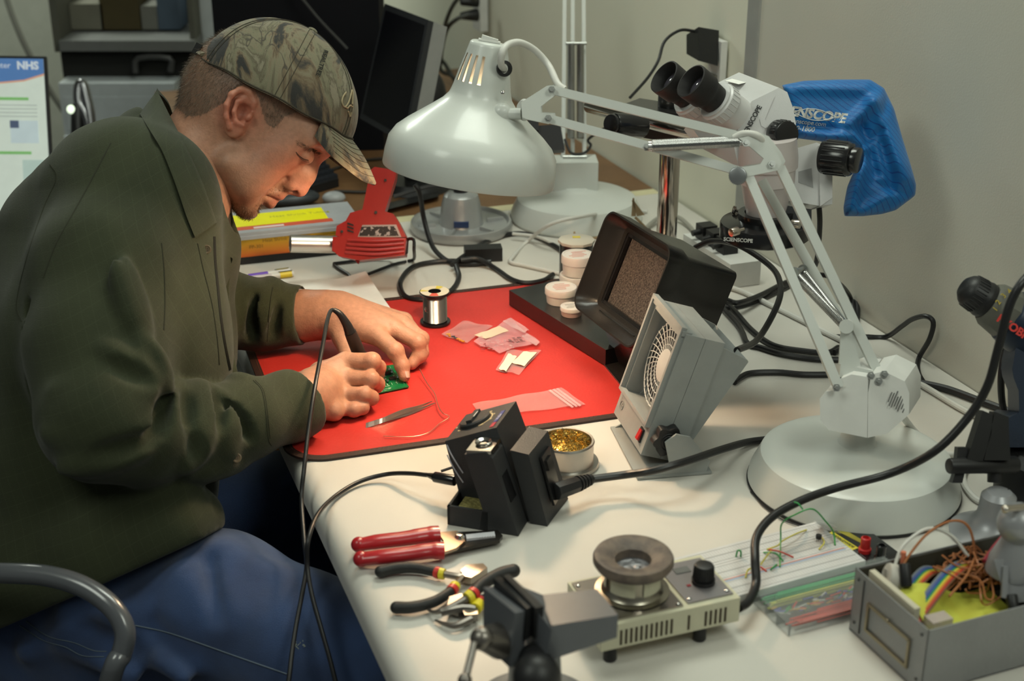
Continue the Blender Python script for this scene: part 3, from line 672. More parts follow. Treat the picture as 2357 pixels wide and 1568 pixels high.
# eyepieces
def eyepiece(off, lab=None):
    o = off
    b = W(1694+o[0], 268+o[1], 1.742+o[2]); e = W(1590+o[0], 186+o[1], 1.700+o[2]); ax = (e-b).normalized(); L = (e-b).length
    m = MB(); m.lathe([(0, 0), (.0235, 0), (.0235, L*.20), (.0235, L*.22), (.0240, L*.24), (.0255, L*.26), (.0255, L*.42), (.0235, L*.44), (.0235, L*.47), (0, L*.47)], b, ax, 40)
    for k in range(24):
        t = 2*PI*k/24; F = frame(ax).to_3x3(); d = F @ V((math.cos(t), math.sin(t), 0)); m.tube([b+ax*L*.27+d*.0256, b+ax*L*.41+d*.0256], .0007, 4, smooth=False)
    ep = obj('eyepiece_tube', m, msw, sc, w=1)
    m = MB(); m.lathe([(0, L*.46), (.0175, L*.46), (.0185, L*.60), (.0190, L*.66), (.0215, L*.70), (.0225, L*.96), (.0222, L), (.0205, L*1.005), (.0180, L*.93), (.0160, L*.82), (0, L*.82)], b, ax, 40); obj('eyecup', m, mat('soft_black_rubber', (.012, .011, .011), .55, bump=.1, bscale=700), ep, w=1)
    m = MB(); m.lathe([(0, .0035), (.006, .003), (.0125, 0), (0, -.001)], b+ax*L*.84, ax, 32); obj('lens', m, mat('coated_lens_glass', (.05, .045, .06), .03, coat=1, spec=.8), ep, w=1)
eyepiece((0, 0, 0)); eyepiece((-62, -10, .045))
m = MB(); m.prism([W(x, y, 1.77) for x, y in ((1655, 245), (1700, 268), (1712, 300), (1660, 325), (1610, 318), (1585, 285))], CF*.05, .006, 3); obj('prism_housing', m, msw, sc, w=1)
# zoom body
zc = W(1752, 392, 1.775); zb = W(1762, 495, 1.775); ax = V((.03, .0, -1)).normalized(); zc = zb-ax*.075
m = MB(); m.lathe([(0, -.025), (.034, -.025), (.037, 0), (.037, .012), (.0345, .014), (.0340, .032), (.0315, .035), (.0275, .058), (.0245, .070), (.024, .078), (0, .078)], zc, ax, 48); obj('zoom_body', m, mat('pinkish_white_enamel', (.60, .54, .53), .35, coat=.2), sc, w=1)
rc = zb+ax*(-.004)
m = MB(); m.lathe([(.026, .0), (.034, .0), (.034, .008), (.055, .012), (.0565, .015), (.0565, .030), (.054, .032), (.030, .032), (.026, .028), (.026, .0)], rc, ax, 56)
ring = obj('ring_light', m, blackg, sc, w=1)
m = MB(); m.prism([W(x, y, 1.765) for x, y in ((1790, 470), (1868, 482), (1868, 540), (1850, 548), (1800, 545))], CF*.045, .003); obj('light_driver_box', m, blackg, ring, w=1)
for (x0, y0, d0, x1, y1, d1) in ((1712, 527, 1.71, 1682, 536, 1.70), (1805, 513, 1.72, 1842, 517, 1.71), (1700, 486, 1.80, 1686, 482, 1.80)):
    m = MB(); a, b = W(x0, y0, d0), W(x1, y1, d1); m.cyl(a, a.lerp(b, .5), .0018); m.cyl(a.lerp(b, .45), b, .0052, bev=.0008); obj('thumb_screw', m, brass if 0 else mat('nickel_screw', (.55, .50, .44), .25, 1), ring, w=1)
tf = frame(-CF, CR); m = MB(); pz = W(1699, 553, 1.717); m.text('SCIENSCOPE', .0062, Matrix.Translation(pz) @ basis((0, 0, 0), CR, CU, -CF) @ Matrix.Rotation(R_(-4), 4, 'Z'), .0003, bold=.0002); obj('lettering', m, white, ring, w=1)
# focus mount
m = MB(); fm_ = [(1820, 345), (1880, 328), (1915, 345), (1916, 470), (1888, 474), (1815, 462), (1800, 420)]
m.prism([W(x, y, 1.765) for x, y in fm_], CF*.05, .004); m.prism([W(x, y, 1.76) for x, y in ((1885, 335), (1916, 345), (1916, 455), (1888, 475))], CF*.06, .003); mnt = obj('focus_mount', m, msw, sc, w=1)
m = MB(); m.prism([W(x, y, 1.7645) for x, y in ((1838, 395), (1868, 387), (1872, 432), (1838, 420))], CF*.002, .0008); obj('mount_recess', m, mat('grey_recess', (.30, .30, .30), .5), mnt, w=1)
m = MB(); a = W(1892, 360, 1.745); b = W(1962, 368, 1.725); m.cyl(a, b, .021, .0205, bev=.003, n=36)
for k in range(22):
    t = 2*PI*k/22; F = frame(b-a).to_3x3(); d = F @ V((math.cos(t), math.sin(t), 0)); m.tube([a.lerp(b, .15)+d*.0211, a.lerp(b, .85)+d*.0208], .0008, 4, smooth=False)
m.cyl(W(1950, 366, 1.73), W(1978, 370, 1.722), .016, bev=.002); obj('focus_knob', m, blackg, sc, w=1)
m = MB(); a = W(1790, 308, 1.742); b = W(1812, 310, 1.722); m.cyl(a, b, .0175, .0168, bev=.002, n=36)
for k in range(20):
    t = 2*PI*k/20; F = frame(b-a).to_3x3(); d = F @ V((math.cos(t), math.sin(t), 0)); m.tube([a.lerp(b, .25)+d*.0174, a.lerp(b, .9)+d*.0171], .0006, 4, smooth=False)
zk = obj('zoom_knob', m, blackg, sc, w=1)
m = MB(); m.tube([W(1885, 470, 1.80), W(1887, 520, 1.82), W(1880, 600, 1.88), W(1865, 628, 1.93), W(1880, 632, 1.96), W(1915, 640, 1.96), P(1955, 680, .03), P(1970, 740, .006)], .0035, 8); obj('light_cable', m, rubber, sc, w=1)

# blue dust cover over the boom end
blue = mat('blue_nylon', (.0, .145, .43), .5, bump=.15, bscale=500, sheen=.15, col2=(.0, .12, .37), vscale=20)
nt = blue.node_tree; bsd = nt.nodes['Principled BSDF']; tc = nd(nt, 'ShaderNodeTexCoord'); wv_ = nd(nt, 'ShaderNodeTexWave', bands_direction='DIAGONAL'); wv_.inputs['Scale'].default_value = 60; wv_.inputs['Distortion'].default_value = .3
mx = nd(nt, 'ShaderNodeMixRGB'); crr = nd(nt, 'ShaderNodeValToRGB'); crr.color_ramp.elements[0].position = .0; crr.color_ramp.elements[0].color = (1, 1, 1, 1); crr.color_ramp.elements[1].position = .09; crr.color_ramp.elements[1].color = (0, 0, 0, 1)
old = bsd.inputs['Base Color'].links[0].from_socket; nt.links.new(tc.outputs['Object'], wv_.inputs['Vector']); nt.links.new(wv_.outputs['Fac'], crr.inputs[0]); nt.links.new(crr.outputs[0], mx.inputs[0]); nt.links.new(old, mx.inputs[1]); mx.inputs[2].default_value = (0, .05, .25, 1); nt.links.new(mx.outputs[0], bsd.inputs['Base Color'])
c = Wn(1955, 340, 1.82); S = SDF(c-.165, c+.165, .0026)
CVP = [(1800, 196), (1850, 186), (1930, 183), (2003, 183), (2035, 203), (2058, 250), (2078, 320), (2098, 385), (2109, 425), (2107, 450), (2062, 484), (2030, 493), (1985, 498), (1943, 498), (1941, 478), (1950, 430), (1965, 395), (1985, 372), (1988, 350), (1960, 338), (1925, 332), (1885, 325), (1832, 318), (1822, 290), (1815, 240)]
FOLD = [(1940, 300, 2012, 232, 16, .011), (2012, 232, 2085, 410, 16, .010), (1995, 330, 1962, 480, 12, .009), (1985, 290, 2015, 400, 12, -.010), (1850, 306, 1955, 318, 8, .006), (1850, 290, 1960, 298, 8, -.006), (2062, 440, 1985, 488, 12, .006), (2030, 330, 2055, 440, 12, -.007), (1960, 300, 1990, 345, 9, .008), (1840, 200, 1990, 205, 14, .005), (1975, 345, 2030, 300, 8, -.006), (2010, 420, 2090, 450, 8, -.004), (2045, 215, 2035, 260, 8, -.004)]
def coverf(D, X, Y, Z):
    X, Y, Z = np.broadcast_arrays(X, Y, Z); d = Y*CF.y+(Z-H)*CF.z; px = 1178.5+FP*X/d; py = 784-FP*(Y*CU.y+(Z-H)*CU.z)/d
    best = np.full(px.shape, 1e9, np.float32); ins = np.zeros(px.shape, bool); n = len(CVP)
    def sd(x0, y0, x1, y1):
        ex, ey = x1-x0, y1-y0; t = np.clip(((px-x0)*ex+(py-y0)*ey)/(ex*ex+ey*ey), 0, 1); return np.hypot(px-x0-t*ex, py-y0-t*ey)
    for i in range(n):
        (x0, y0), (x1, y1) = CVP[i], CVP[(i+1) % n]; best = np.minimum(best, sd(x0, y0, x1, y1)); ins ^= ((y0 > py) != (y1 > py)) & (px < (x1-x0)*(py-y0)/((y1-y0) or 1e-9)+x0)
    s2 = np.where(ins, -best, best)*d/FP; th = .034-.012*np.clip((py-380)/100, 0, 1)
    for x0, y0, x1, y1, w, a_ in FOLD: th = th+a_*np.exp(-(sd(x0, y0, x1, y1)/w)**2)
    s1 = np.abs(d-1.835)-th; m = np.maximum(s1, s2); k = .016; hh = np.maximum(k-np.abs(s1-s2), 0)/k; return m+hh*hh*k*.25
S.fn(coverf)
v, F = S.mesh(); v = smooth_v(v, F, 2)
cvM = Matrix.Translation(W(1960, 330, 1.82)); cv = npmesh('dust_cover', v, F, blue, M=cvM)
tag(cv, 'blue nylon dust cover with white lettering draped over the microscope boom', 'dust cover')
cen = W(1960, 330, 1.82)
def oncover(px, py, off=.0006):
    r = ray(px, py).normalized(); inv = cvM.inverted(); h = cv.ray_cast(inv @ CO, r); 
    return (cvM @ h[1] if h[0] else W(px, py, 1.79))
def decal(body, size, px, py, dx, dy, bold=0, shear=0):          # text laid onto the cloth
    o = oncover(px, py); xd = (W(px+dx, py+dy, 1.8)-W(px, py, 1.8)).normalized(); n = -ray(px, py).normalized(); yd = n.cross(xd).normalized()
    mb = MB(); mb.text(body, size, basis(V((0, 0, 0)), xd, yd, n), .00001, bold=bold, shear=shear)
    inv = cvM.inverted()
    for vx in mb.bm.verts:
        p = o+vx.co; dr = (p-CO).normalized(); h = cv.ray_cast(inv @ CO, dr)
        vx.co = (cvM @ h[1])-dr*(.0010 if (vx.co.dot(n)) > 0 else .0002) if h[0] else p
    return mb
bpy.context.view_layer.update()
for args in (('CIENSCOPE', .0165, 1868, 263, 10, 1.4, .0007, .2), ('cienscope.com', .0080, 1858, 282, 10, 1.2, .0001, .2), ('0-1800', .0085, 1853, 297, 10, 1.0, .0001, .2)):
    mb = decal(*args); obj('lettering', mb, white, cv, w=1, ang=180)
m = MB()
for s_ in (1, -1):
    pts = [];
    for k in range(17):
        t = k/16; px = 1826+98*t; py = 258+12*t-s_*(13*math.sin(PI*t)); pts.append(oncover(px, py)-ray(px, py).normalized()*.0006)
    m.tube(pts, .0005, 5, smooth=False)
obj('logo_outline', m, white, cv, w=1)
# ---------------------------------------------------------------- soldering station
def lf(o, q, z=.0008):                     # table frame from two photo positions
    O = P(*o); s = P(*q)-O; s.z = 0; s.normalize(); O.z = z
    return basis(O, s, V((-s.y, s.x, 0)), (0, 0, 1)), math.atan2(s.y, s.x)
X, a = lf((1032, 1209), (1194, 1236))
st = thing('soldering_station', 'dark grey soldering station with a slanted dial panel and sponge tray', 'soldering station', X.translation, a)
m = MB(); s2a, s2b = .034, .104
m.prism([V((.006, s2a, .0)), V((.086, s2a, .0)), V((.045, s2a, .110)), V((-.015, s2a, .084))], (0, s2b-s2a, 0), .004, 3); obj('control_box', m, dgrey, st)
m = MB(); m.prism([V((x, .0, z)) for x, z in ((.036, .0), (.081, 0), (.052, .090), (.044, .096), (.020, .090), (.040, .026))], (0, .034, 0), .003, 3); hold = obj('iron_holder', m, dgrey, st)
m = MB(); tz = .0235
ring_t = [((-.001, .000), (.046, .003)), ((-.001, .045), (.046, .048)), ((-.001, 0), (.002, .048)), ((.040, .0), (.046, .048))]
for (x0, y0), (x1, y1) in ring_t: m.box(((x0+x1)/2, (y0+y1)/2, tz/2), (x1-x0, y1-y0, tz), .001)
m.box((.022, .024, .003), (.045, .047, .005)); obj('sponge_tray', m, dgrey, st)
m = MB(); m.box((.022, .022, .012), (.028, .030, .013), .004, seg=3); obj('sponge', m, mat('yellow_sponge', (.42, .36, .13), .95, bump=1, bscale=700, col2=(.22, .19, .06), vscale=400), st)
m = MB(); m.X = basis((.036, .019, .0935), V((1, 0, .12)).normalized(), (0, 1, 0), V((-.12, 0, 1)).normalized()); m.box((0, -.001, .001), (.028, .034, .004), .0015); m.lathe([(.0055, .0035), (.0085, .0035), (.0095, .0055), (.0085, .0062), (.0055, .0045), (.0055, .0035)], (0, 0, 0)); obj('holder_cap', m, chrome, hold)
m = MB(); m.X = basis((.060, -.0002, .050), V((-.34, 0, .94)).normalized(), (0, 1, 0), V((.94, 0, .34)).normalized()); m.box((.014, .017, .0032), (.062, .018, .004), .0015); obj('iron_channel', m, blackg, hold)
# panel
pe = V((.060, 0, .026)).normalized(); pn = V((-pe.z, 0, pe.x))
pf = basis(V((.0150, (s2a+s2b)/2, .0970)), pe, (0, 1, 0), pn)
m = MB(); m.X = pf; m.lathe([(0, .0), (.0185, 0), (.0185, .0035), (.017, .005), (0, .005)], (-.008, .003, 0), n=40)
m.box((-.008, .003, .0062), (.007, .030, .0045), .0015); dial = obj('temperature_dial', m, dgrey, st)
m = MB(); m.X = pf; m.box((-.004, .003, .0087), (.0012, .014, .0005)); obj('pointer', m, white, dial)
m = MB(); m.X = pf
for k in range(9):
    t = R_(-50+k*35); m.box((-.008+.0228*math.cos(t), .003+.0228*math.sin(t), .0004), (.002, .0035, .0004), m=Matrix.Rotation(t, 4, 'Z'))
m.lathe([(.0195, .0003), (.0205, .0006), (.0215, .0003)], (-.008, .003, 0), n=40, a0=R_(-60), a1=R_(60)); obj('dial_scale', m, mat('tan_print', (.45, .36, .2), .6), st)
m = MB(); m.X = pf; m.box((.0245, -.002, .0004), (.005, .030, .0005)); obj('badge', m, mat('blue_badge', (.05, .06, .22), .4), st)
m = MB(); m.X = pf; m.box((.0245, -.024, .0004), (.005, .012, .0005)); obj('red_badge', m, mat('red_badge', (.45, .05, .07), .4), st)
m = MB(); m.X = pf @ Matrix.Translation((.0250, -.004, .0008)) @ Matrix.Rotation(R_(-90), 4, 'Z') @ Matrix.Rotation(PI, 4, 'Z'); m.text('Weller', .0055, Matrix.Identity(4), .0001) ; obj('lettering', m, mat('pale_print', (.55, .55, .6), .5), st)
m = MB(); m.hexa([V(q) for q in ((.085, .030, 0), (.105, .030, 0), (.110, .096, 0), (.088, .096, 0), (.062, .030, .087), (.083, .030, .085), (.088, .086, .088), (.066, .086, .090))], .003); rb = obj('rear_block', m, dgrey, st)
m = MB(); rn = V((.96, 0, .26)).normalized(); m.X = basis((.0985, .062, .045), (0, 1, 0), V((-.26, 0, .96)), rn); m.box((0, .000, .0005), (.028, .060, .003), .001); m.box((0, .016, .002), (.016, .012, .004), .001); obj('switch_panel', m, blackg, rb)
m = MB(); a0 = X @ V((.106, .055, .030)); a1 = P(1362, 1103, .026); m.cyl(a0, a0.lerp(a1, .6), .0105, .0095, 8, bev=.002); m.cyl(a0.lerp(a1, .55), a1, .0080, .0055, 16)
for k in range(4): m.cyl(a0.lerp(a1, .62+.09*k), a0.lerp(a1, .66+.09*k), .0092-.0007*k, n=16)
pg = obj('power_plug', m, black, st, w=1)
m = MB(); m.tube([a1, P(1440, 1093, .028), P(1500, 1084, .038), P(1580, 1062, .042), P(1660, 1035, .024), P(1720, 1018, .008), P(1770, 1011, .0055), P(1815, 1000, .0055), P(1870, 990, .0055), P(1960, 983, .0055)], .0046, 10); obj('power_cord', m, rubber, st, w=1)
m = MB()
for x0, y0, x1, y1 in ((1036, 1013, 1050, 1027), (1050, 1027, 1066, 1047), (1036, 1029, 1050, 1043), (1050, 1043, 1067, 1065), (1067, 1065, 1088, 1090)): pass
for z_, x_ in ((.070, .0), (.058, .0)):
    m.tube([V((-.0125+x_, .0335, z_+.010)), V((-.008+x_, .0335, z_)), V((-.002, .0335, z_-.010)), V((.006, .0335, z_-.022))], .0008, 5)
obj('decor_line', m, mat('pale_print', (1, 1, 1)), st)
m = MB(); ja = P(1048, 1107, .030); jb = P(1000, 1098, .028); m.cyl(ja, jb, .0062, .0062, bev=.001); m.cyl(jb, P(985, 1094, .026), .0045, .0026); jk = obj('cord_plug', m, blackg, st, w=1)
m = MB(); m.tube([P(1015, 1085, .012), P(1075, 1065, .02)], .0018, 6, smooth=False); obj('cord_clip', m, black, st, w=1)

# tip cleaner
c = P(1303, 1070); c.z = .0008
t = thing('tip_cleaner', 'shallow steel dish of golden brass wool behind the soldering station', 'tip cleaner', c)
m = MB(); m.lathe([(0, 0), (.0385, 0), (.0395, .002), (.0385, .005), (.033, .005), (.0325, .008), (.0325, .029), (.0335, .031), (.0325, .033), (.030, .0325), (.0295, .012), (0, .012)], n=56); obj('tin', m, steel, t)
rnd = random.Random(3); m = MB()
for k in range(420):
    r = .028*math.sqrt(rnd.random()); th = rnd.random()*2*PI; z = .020+.016*(1-(r/.03)**2)*rnd.random()+.006
    p = V((r*math.cos(th), r*math.sin(th), z)); d = V((rnd.uniform(-1, 1), rnd.uniform(-1, 1), rnd.uniform(-.7, .7))).normalized()*.004
    q = V((rnd.uniform(-1, 1), rnd.uniform(-1, 1), rnd.uniform(-.3, 1)))*.0022
    m.tube([p-d, p+q, p+d], .00042, 3, per=3)
m.sph((0, 0, .018), (.0285, .0285, .012))
tag(obj('brass_wool', m, mat('brass_curls', (.85, .62, .20), .25, 1, col2=(.40, .26, .06), vscale=900), t), kind='stuff')

# ---------------------------------------------------------------- cup soldering pot
TL, TR, BR_, BLk = P(1385, 1446, .045), P(1704, 1376, .045), P(1603, 1284, .045), P(1298, 1333, .045)
sx = (TR-TL).normalized(); sy = V((-sx.y, sx.x, 0)); O = V((TL.x, TL.y, 0)); Lh, Wh = (TR-TL).length, .082
hp = thing('solder_pot', 'cream boxed solder pot with a round ceramic cup and black dial', 'solder pot', O+V((0, 0, .0008)), math.atan2(sx.y, sx.x))
crm = mat('cream_enamel', (.56, .54, .40), .42); m = MB()
m.box((Lh/2, Wh/2, .0310), (Lh, Wh, .0265), .0015); case = obj('case', m, crm, hp)
m = MB()
for grp, n_, x0 in ((0, 11, .020), (1, 1, .090), (2, 5, .108)):
    for k in range(n_): m.box((x0+k*.0052, -.0002, .029), (.0022, .0008, .016))
obj('vent_slots', m, mat('slot_brown', (.05, .035, .02), .8), case)
m = MB(); m.box((.044, Wh/2, .0452), (.084, Wh-.010, .002), .0006); obj('top_plate', m, mat('worn_bright_steel', (.42, .39, .38), .22, 1), hp)
m = MB(); m.box((.116, Wh/2, .0452), (.048, Wh-.014, .0016), .0004); cp = obj('control_plate', m, mat('satin_aluminium_plate', (.30, .28, .29), .35, .6), hp)
m = MB()
for x, y in ((.096, .012), (.136, .012), (.096, .068), (.136, .068), (.006, .010), (.006, .070), (.082, .008)): m.sph((x, y, .0465), (.0022, .0022, .0012), nu=12, nv=6)
obj('screws', m, chrome, hp)
m = MB(); m.cyl((.122, .034, .046), (.122, .034, .050), .0115); m.cyl((.122, .034, .050), (.122, .034, .066), .0100, .0092, bev=.0015)
for k in range(24):
    t_ = 2*PI*k/24; m.tube([V((.122+.0101*math.cos(t_), .034+.0101*math.sin(t_), .051)), V((.122+.0095*math.cos(t_), .034+.0095*math.sin(t_), .064))], .0005, 4, smooth=False)
obj('control_knob', m, black, hp)
m = MB(); m.box((.106, .033, .0465), (.004, .003, .0006)); obj('indicator', m, mat('dull_red_lens', (.3, .03, .04), .3), hp)
m = MB(); m.box((.112, .060, .0464), (.016, .010, .0005)); obj('printed_mark', m, mat('grey_print', (.12, .13, .13), .6), hp)
cc = V((.052, .046, .0)); m = MB()
m.lathe([(.036, .047), (.030, .048), (.028, .050), (.026, .056), (.026, .072), (0, .072)], cc, n=56); obj('heater_ring', m, mat('aged_nickel', (.36, .33, .27), .3, 1), hp)
m = MB()
for k in range(5):
    t_ = 2*PI*k/5+.9; m.lathe([(.0275, .054), (.0275, .070)], cc, n=10, a0=t_, a1=t_+.95)
obj('band_windows', m, crm, hp)
m = MB(); m.lathe([(.024, .070), (.036, .074), (.0385, .078), (.0385, .082), (.037, .085), (.033, .0855), (.027, .0835), (.023, .0828), (.0175, .080), (.0165, .072), (0, .070)], cc, n=64)
obj('ceramic_cup', m, mat('brown_fired_ceramic', (.15, .115, .090), .55, bump=.4, bscale=300, col2=(.09, .07, .06), vscale=60), hp)
m = MB(); m.lathe([(0, .0722), (.0164, .0722)], cc, n=40); m.sph(cc+V((.003, -.003, .0722)), (.004, .003, .0012)); obj('solder_pool', m, mat('dull_solder', (.30, .30, .32), .35, .9, bump=.6, bscale=200), hp)
for x, y in ((.014, .010), (.108, .010), (.014, .072), (.080, .072)):
    m = MB(); m.cyl((x, y, 0), (x, y, .0180), .0066, .0058, bev=.0008); obj('foot', m, black, hp)
m = MB()
m.tube([P(1700, 1400, .022), P(1722, 1385, .020), P(1740, 1345, .022), P(1738, 1290, .036), P(1742, 1235, .045), P(1780, 1188, .052), P(1850, 1150, .058), P(1930, 1122, .062), P(2050, 1090, .072), W(2150, 1040, 1.50), W(2225, 965, 1.49), W(2272, 890, 1.48), W(2298, 800, 1.47), W(2325, 700, 1.46), W(2362, 640, 1.46), W(2420, 600, 1.50), W(2490, 640, 1.56), W(2530, 760, 1.60), W(2520, 900, 1.64), P(2500, 1010, .006), P(2450, 1020, .006)], .0046, 12)
obj('power_cord', m, rubber, hp, w=1)

# ---------------------------------------------------------------- breadboard
X, a = lf((1690, 1396), (1955, 1322)); bb = thing('breadboard', 'white solderless breadboard with coloured jumper wires on a black plate', 'breadboard', X.translation, a)
X0, X1, Y1 = -.050, .161, .088
m = MB(); m.box(((X0+.165)/2, Y1/2, .001), (.165-X0, Y1+.004, .002), .0006); m.box((.186, .036, .0030), (.044, .066, .0050), .001); plate = obj('base_plate', m, blackg, bb)
m = MB(); pw = .038
for k in range(3): m.box(((X0+X1)/2, .0147+k*.0293, .0062), (X1-X0, .0287, .0082), .0008)
wb_ = mat('white_abs', (.60, .60, .60), .5, spec=.4); obj('tie_point_strips', m, wb_, bb)
m = MB()
for k in range(3):
    m.box(((X0+X1)/2, .0147+k*.0293, .01025), (X1-X0-.004, .0015, .0006))
    for y0 in (.0045, .0250): m.box(((X0+X1)/2, y0+k*.0293, .0103), (X1-X0, .0004, .0004))
obj('groove_lines', m, mat('pale_groove', (.42, .42, .42), .6), bb)
m = MB()
for k in range(3):
    for rw in range(10):
        y = .0147+k*.0293+(rw-4.5)*.0021+(.0012 if rw > 4 else -.0012)
        for i in range(0, 62): m.box((X0+.006+i*.0034, y, .01033), (.0007, .0007, .0001))
tag(obj('contact_holes', m, mat('hole_grey', (.42, .42, .42), .8), bb), kind='stuff')
for nm, cl_, yy in (('red_rail_line', (.75, .25, .22), .0305), ('blue_rail_line', (.25, .38, .65), .0275)):
    m = MB(); m.box(((X0+X1)/2, yy, .0105), (X1-X0-.01, .0008, .0003)); obj(nm, m, mat(nm, cl_, .6), bb)
GRN, YELw, REDw = mat('green_wire', (.03, .30, .07), .4), mat('yellow_wire', (.62, .55, .10), .4), mat('red_wire', (.6, .06, .04), .4)
wires = [(GRN, [(1795, 1305, .012), (1797, 1240, .020), (1800, 1205, .040), (1830, 1185, .055), (1870, 1172, .060), (1900, 1200, .040), (1918, 1225, .02), (1922, 1255, .012)]),
         (GRN, [(1694, 1282, .011), (1698, 1268, .018), (1705, 1270, .018), (1705, 1282, .011)]), (GRN, [(1758, 1272, .012), (1785, 1274, .018), (1803, 1292, .012)]),
         (GRN, [(1848, 1173, .065), (1838, 1160, .070), (1828, 1156, .070)]), (GRN, [(1788, 1300, .012), (1778, 1308, .014), (1774, 1312, .012)]),
         (YELw, [(1765, 1265, .012), (1790, 1256, .016), (1800, 1246, .018), (1830, 1230, .018), (1856, 1220, .012)]), (YELw, [(1751, 1300, .012), (1765, 1280, .018), (1775, 1268, .012)]),
         (YELw, [(1716, 1330, .012), (1722, 1312, .016), (1737, 1306, .012)]), (YELw, [(1885, 1265, .012), (1897, 1250, .016), (1893, 1238, .012)]),
         (REDw, [(1770, 1265, .012), (1795, 1270, .018), (1826, 1283, .012)]), (REDw, [(1751, 1305, .012), (1764, 1315, .012)])]
for mt_, pts in wires:
    m = MB(); m.tube([P(x, y, z) for x, y, z in pts], .0009, 6); obj('jumper_wire', m, mt_, bb, w=1)
m = MB(); pc = P(1885, 1232, .019); m.cyl(pc-V((0, 0, .004)), pc, .0032, n=16)
for dx in (-.002, 0, .002): m.cyl(pc+V((dx, 0, -.012)), pc+V((dx, 0, -.004)), .0003, n=5)
obj('transistor', m, black, bb, w=1)
lbq = [P(1892, 1226, .0065), P(1940, 1212, .0065), P(1992, 1262, .0065), P(1952, 1272, .0065)]
m = MB(); m.prism([P(x, y, .0062) for x, y in ((1897, 1232), (1916, 1224), (1976, 1262), (1955, 1270))], (0, 0, .0004)); obj('yellow_label', m, mat('yellow_label', (.70, .62, .04), .5), bb, w=1)
m = MB(); m.prism([P(x, y, .0062) for x, y in ((1925, 1222), (1940, 1217), (1988, 1246), (1980, 1250))], (0, 0, .0003)); obj('printed_label', m, mat('dim_yellow_print', (.30, .27, .03), .5), bb, w=1)
m = MB(); q = basis(P(1940, 1245, .0067), (P(1976, 1262)-P(1916, 1226)).normalized(), (P(1916, 1224)-P(1897, 1232)).normalized(), (0, 0, 1)); m.text('WORLDWIDE', .0052, q @ Matrix.Translation((0, .0, 0)), .0001, bold=.0001); obj('lettering', m, black, bb, w=1)
for nm, px, py, mt_ in (('red_terminal', 1990, 1270, mat('red_terminal', (.50, .02, .02), .35)), ('black_terminal', 2026, 1288, blackg)):
    m = MB(); b = P(px, py, .006); m.lathe([(0, 0), (.0068, 0), (.0068, .004), (.0052, .005), (.0052, .0165), (.0035, .0175), (.003, .013), (0, .013)], b, n=24); obj(nm, m, mt_, bb, w=1)
# clear film bit by breadboard
clr = mat('clear_plastic_film', (.85, .85, .85), .12, alpha=.22, coat=.6)
one('plastic_film', 'crumpled scrap of clear plastic film behind the breadboard', 'plastic film', MB().sheet(lambda u, v: P(1872+50*u+14*v, 1197+12*u+20*v, .018+.004*math.sin(9*u+4*v)+.003*math.sin(23*v)), 12, 10, .0002), clr, P(1890, 1210))

# clear kit box with wires
X, a = lf((1815, 1468), (1954, 1430)); kb = thing('jumper_wire_kit', 'clear plastic case of green, yellow and red jumper wires beside the breadboard', 'wire kit', X.translation, a)
KL, KW, KH = .16, .066, .013; clp = mat('clear_acrylic', (.75, .80, .78), .08, alpha=.09, coat=.5)
m = MB()
for c_, d_ in (((KL/2, KW/2, .0008), (KL, KW, .0016)), ((KL/2, .0008, KH/2), (KL, .0016, KH)), ((KL/2, KW-.0008, KH/2), (KL, .0016, KH)), ((.0008, KW/2, KH/2), (.0016, KW, KH)), ((KL-.0008, KW/2, KH/2), (.0016, KW, KH)), ((KL/2, .022, KH/2), (KL, .001, KH)), ((KL/2, .042, KH/2), (KL, .001, KH))): m.box(c_, d_, .0003)
obj('case', m, clp, kb); m = MB(); m.box((KL/2, KW/2, KH+.0006), (KL+.001, KW+.001, .0012), .0003); obj('lid', m, clp, kb)
rnd = random.Random(5)
for nm, cl_, y0, y1 in (('red_wires', (.55, .05, .03), .004, .020), ('mixed_wires', None, .024, .040), ('yellow_wires', (.50, .52, .04), .044, .051), ('green_wires', (.03, .34, .12), .052, .061)):
    cols_ = [mat(nm, cl_, .45)] if cl_ else [mat('mw%d' % i, c, .45) for i, c in enumerate(((.5, .05, .04), (.1, .1, .35), (.05, .25, .08), (.5, .3, .05), (.45, .45, .42)))]
    m = MB()
    for k in range(26 if cl_ else 60):
        m.mi = k % len(cols_); y = rnd.uniform(y0, y1); x = rnd.uniform(.004, KL*.85 if not cl_ else .05); L = rnd.uniform(.06, KL-.006-x) if cl_ else rnd.uniform(.006, .015)
        t_ = 0 if cl_ else rnd.uniform(-.9, .9); z = rnd.uniform(.003, .010)
        L = min(L, KL-.006-x); m.tube([V((x, y, z)), V((x+L*math.cos(t_), min(max(y+L*math.sin(t_), y0), y1), z))], .0009, 5, smooth=False)
    tag(obj(nm, m, cols_, kb), kind='stuff')

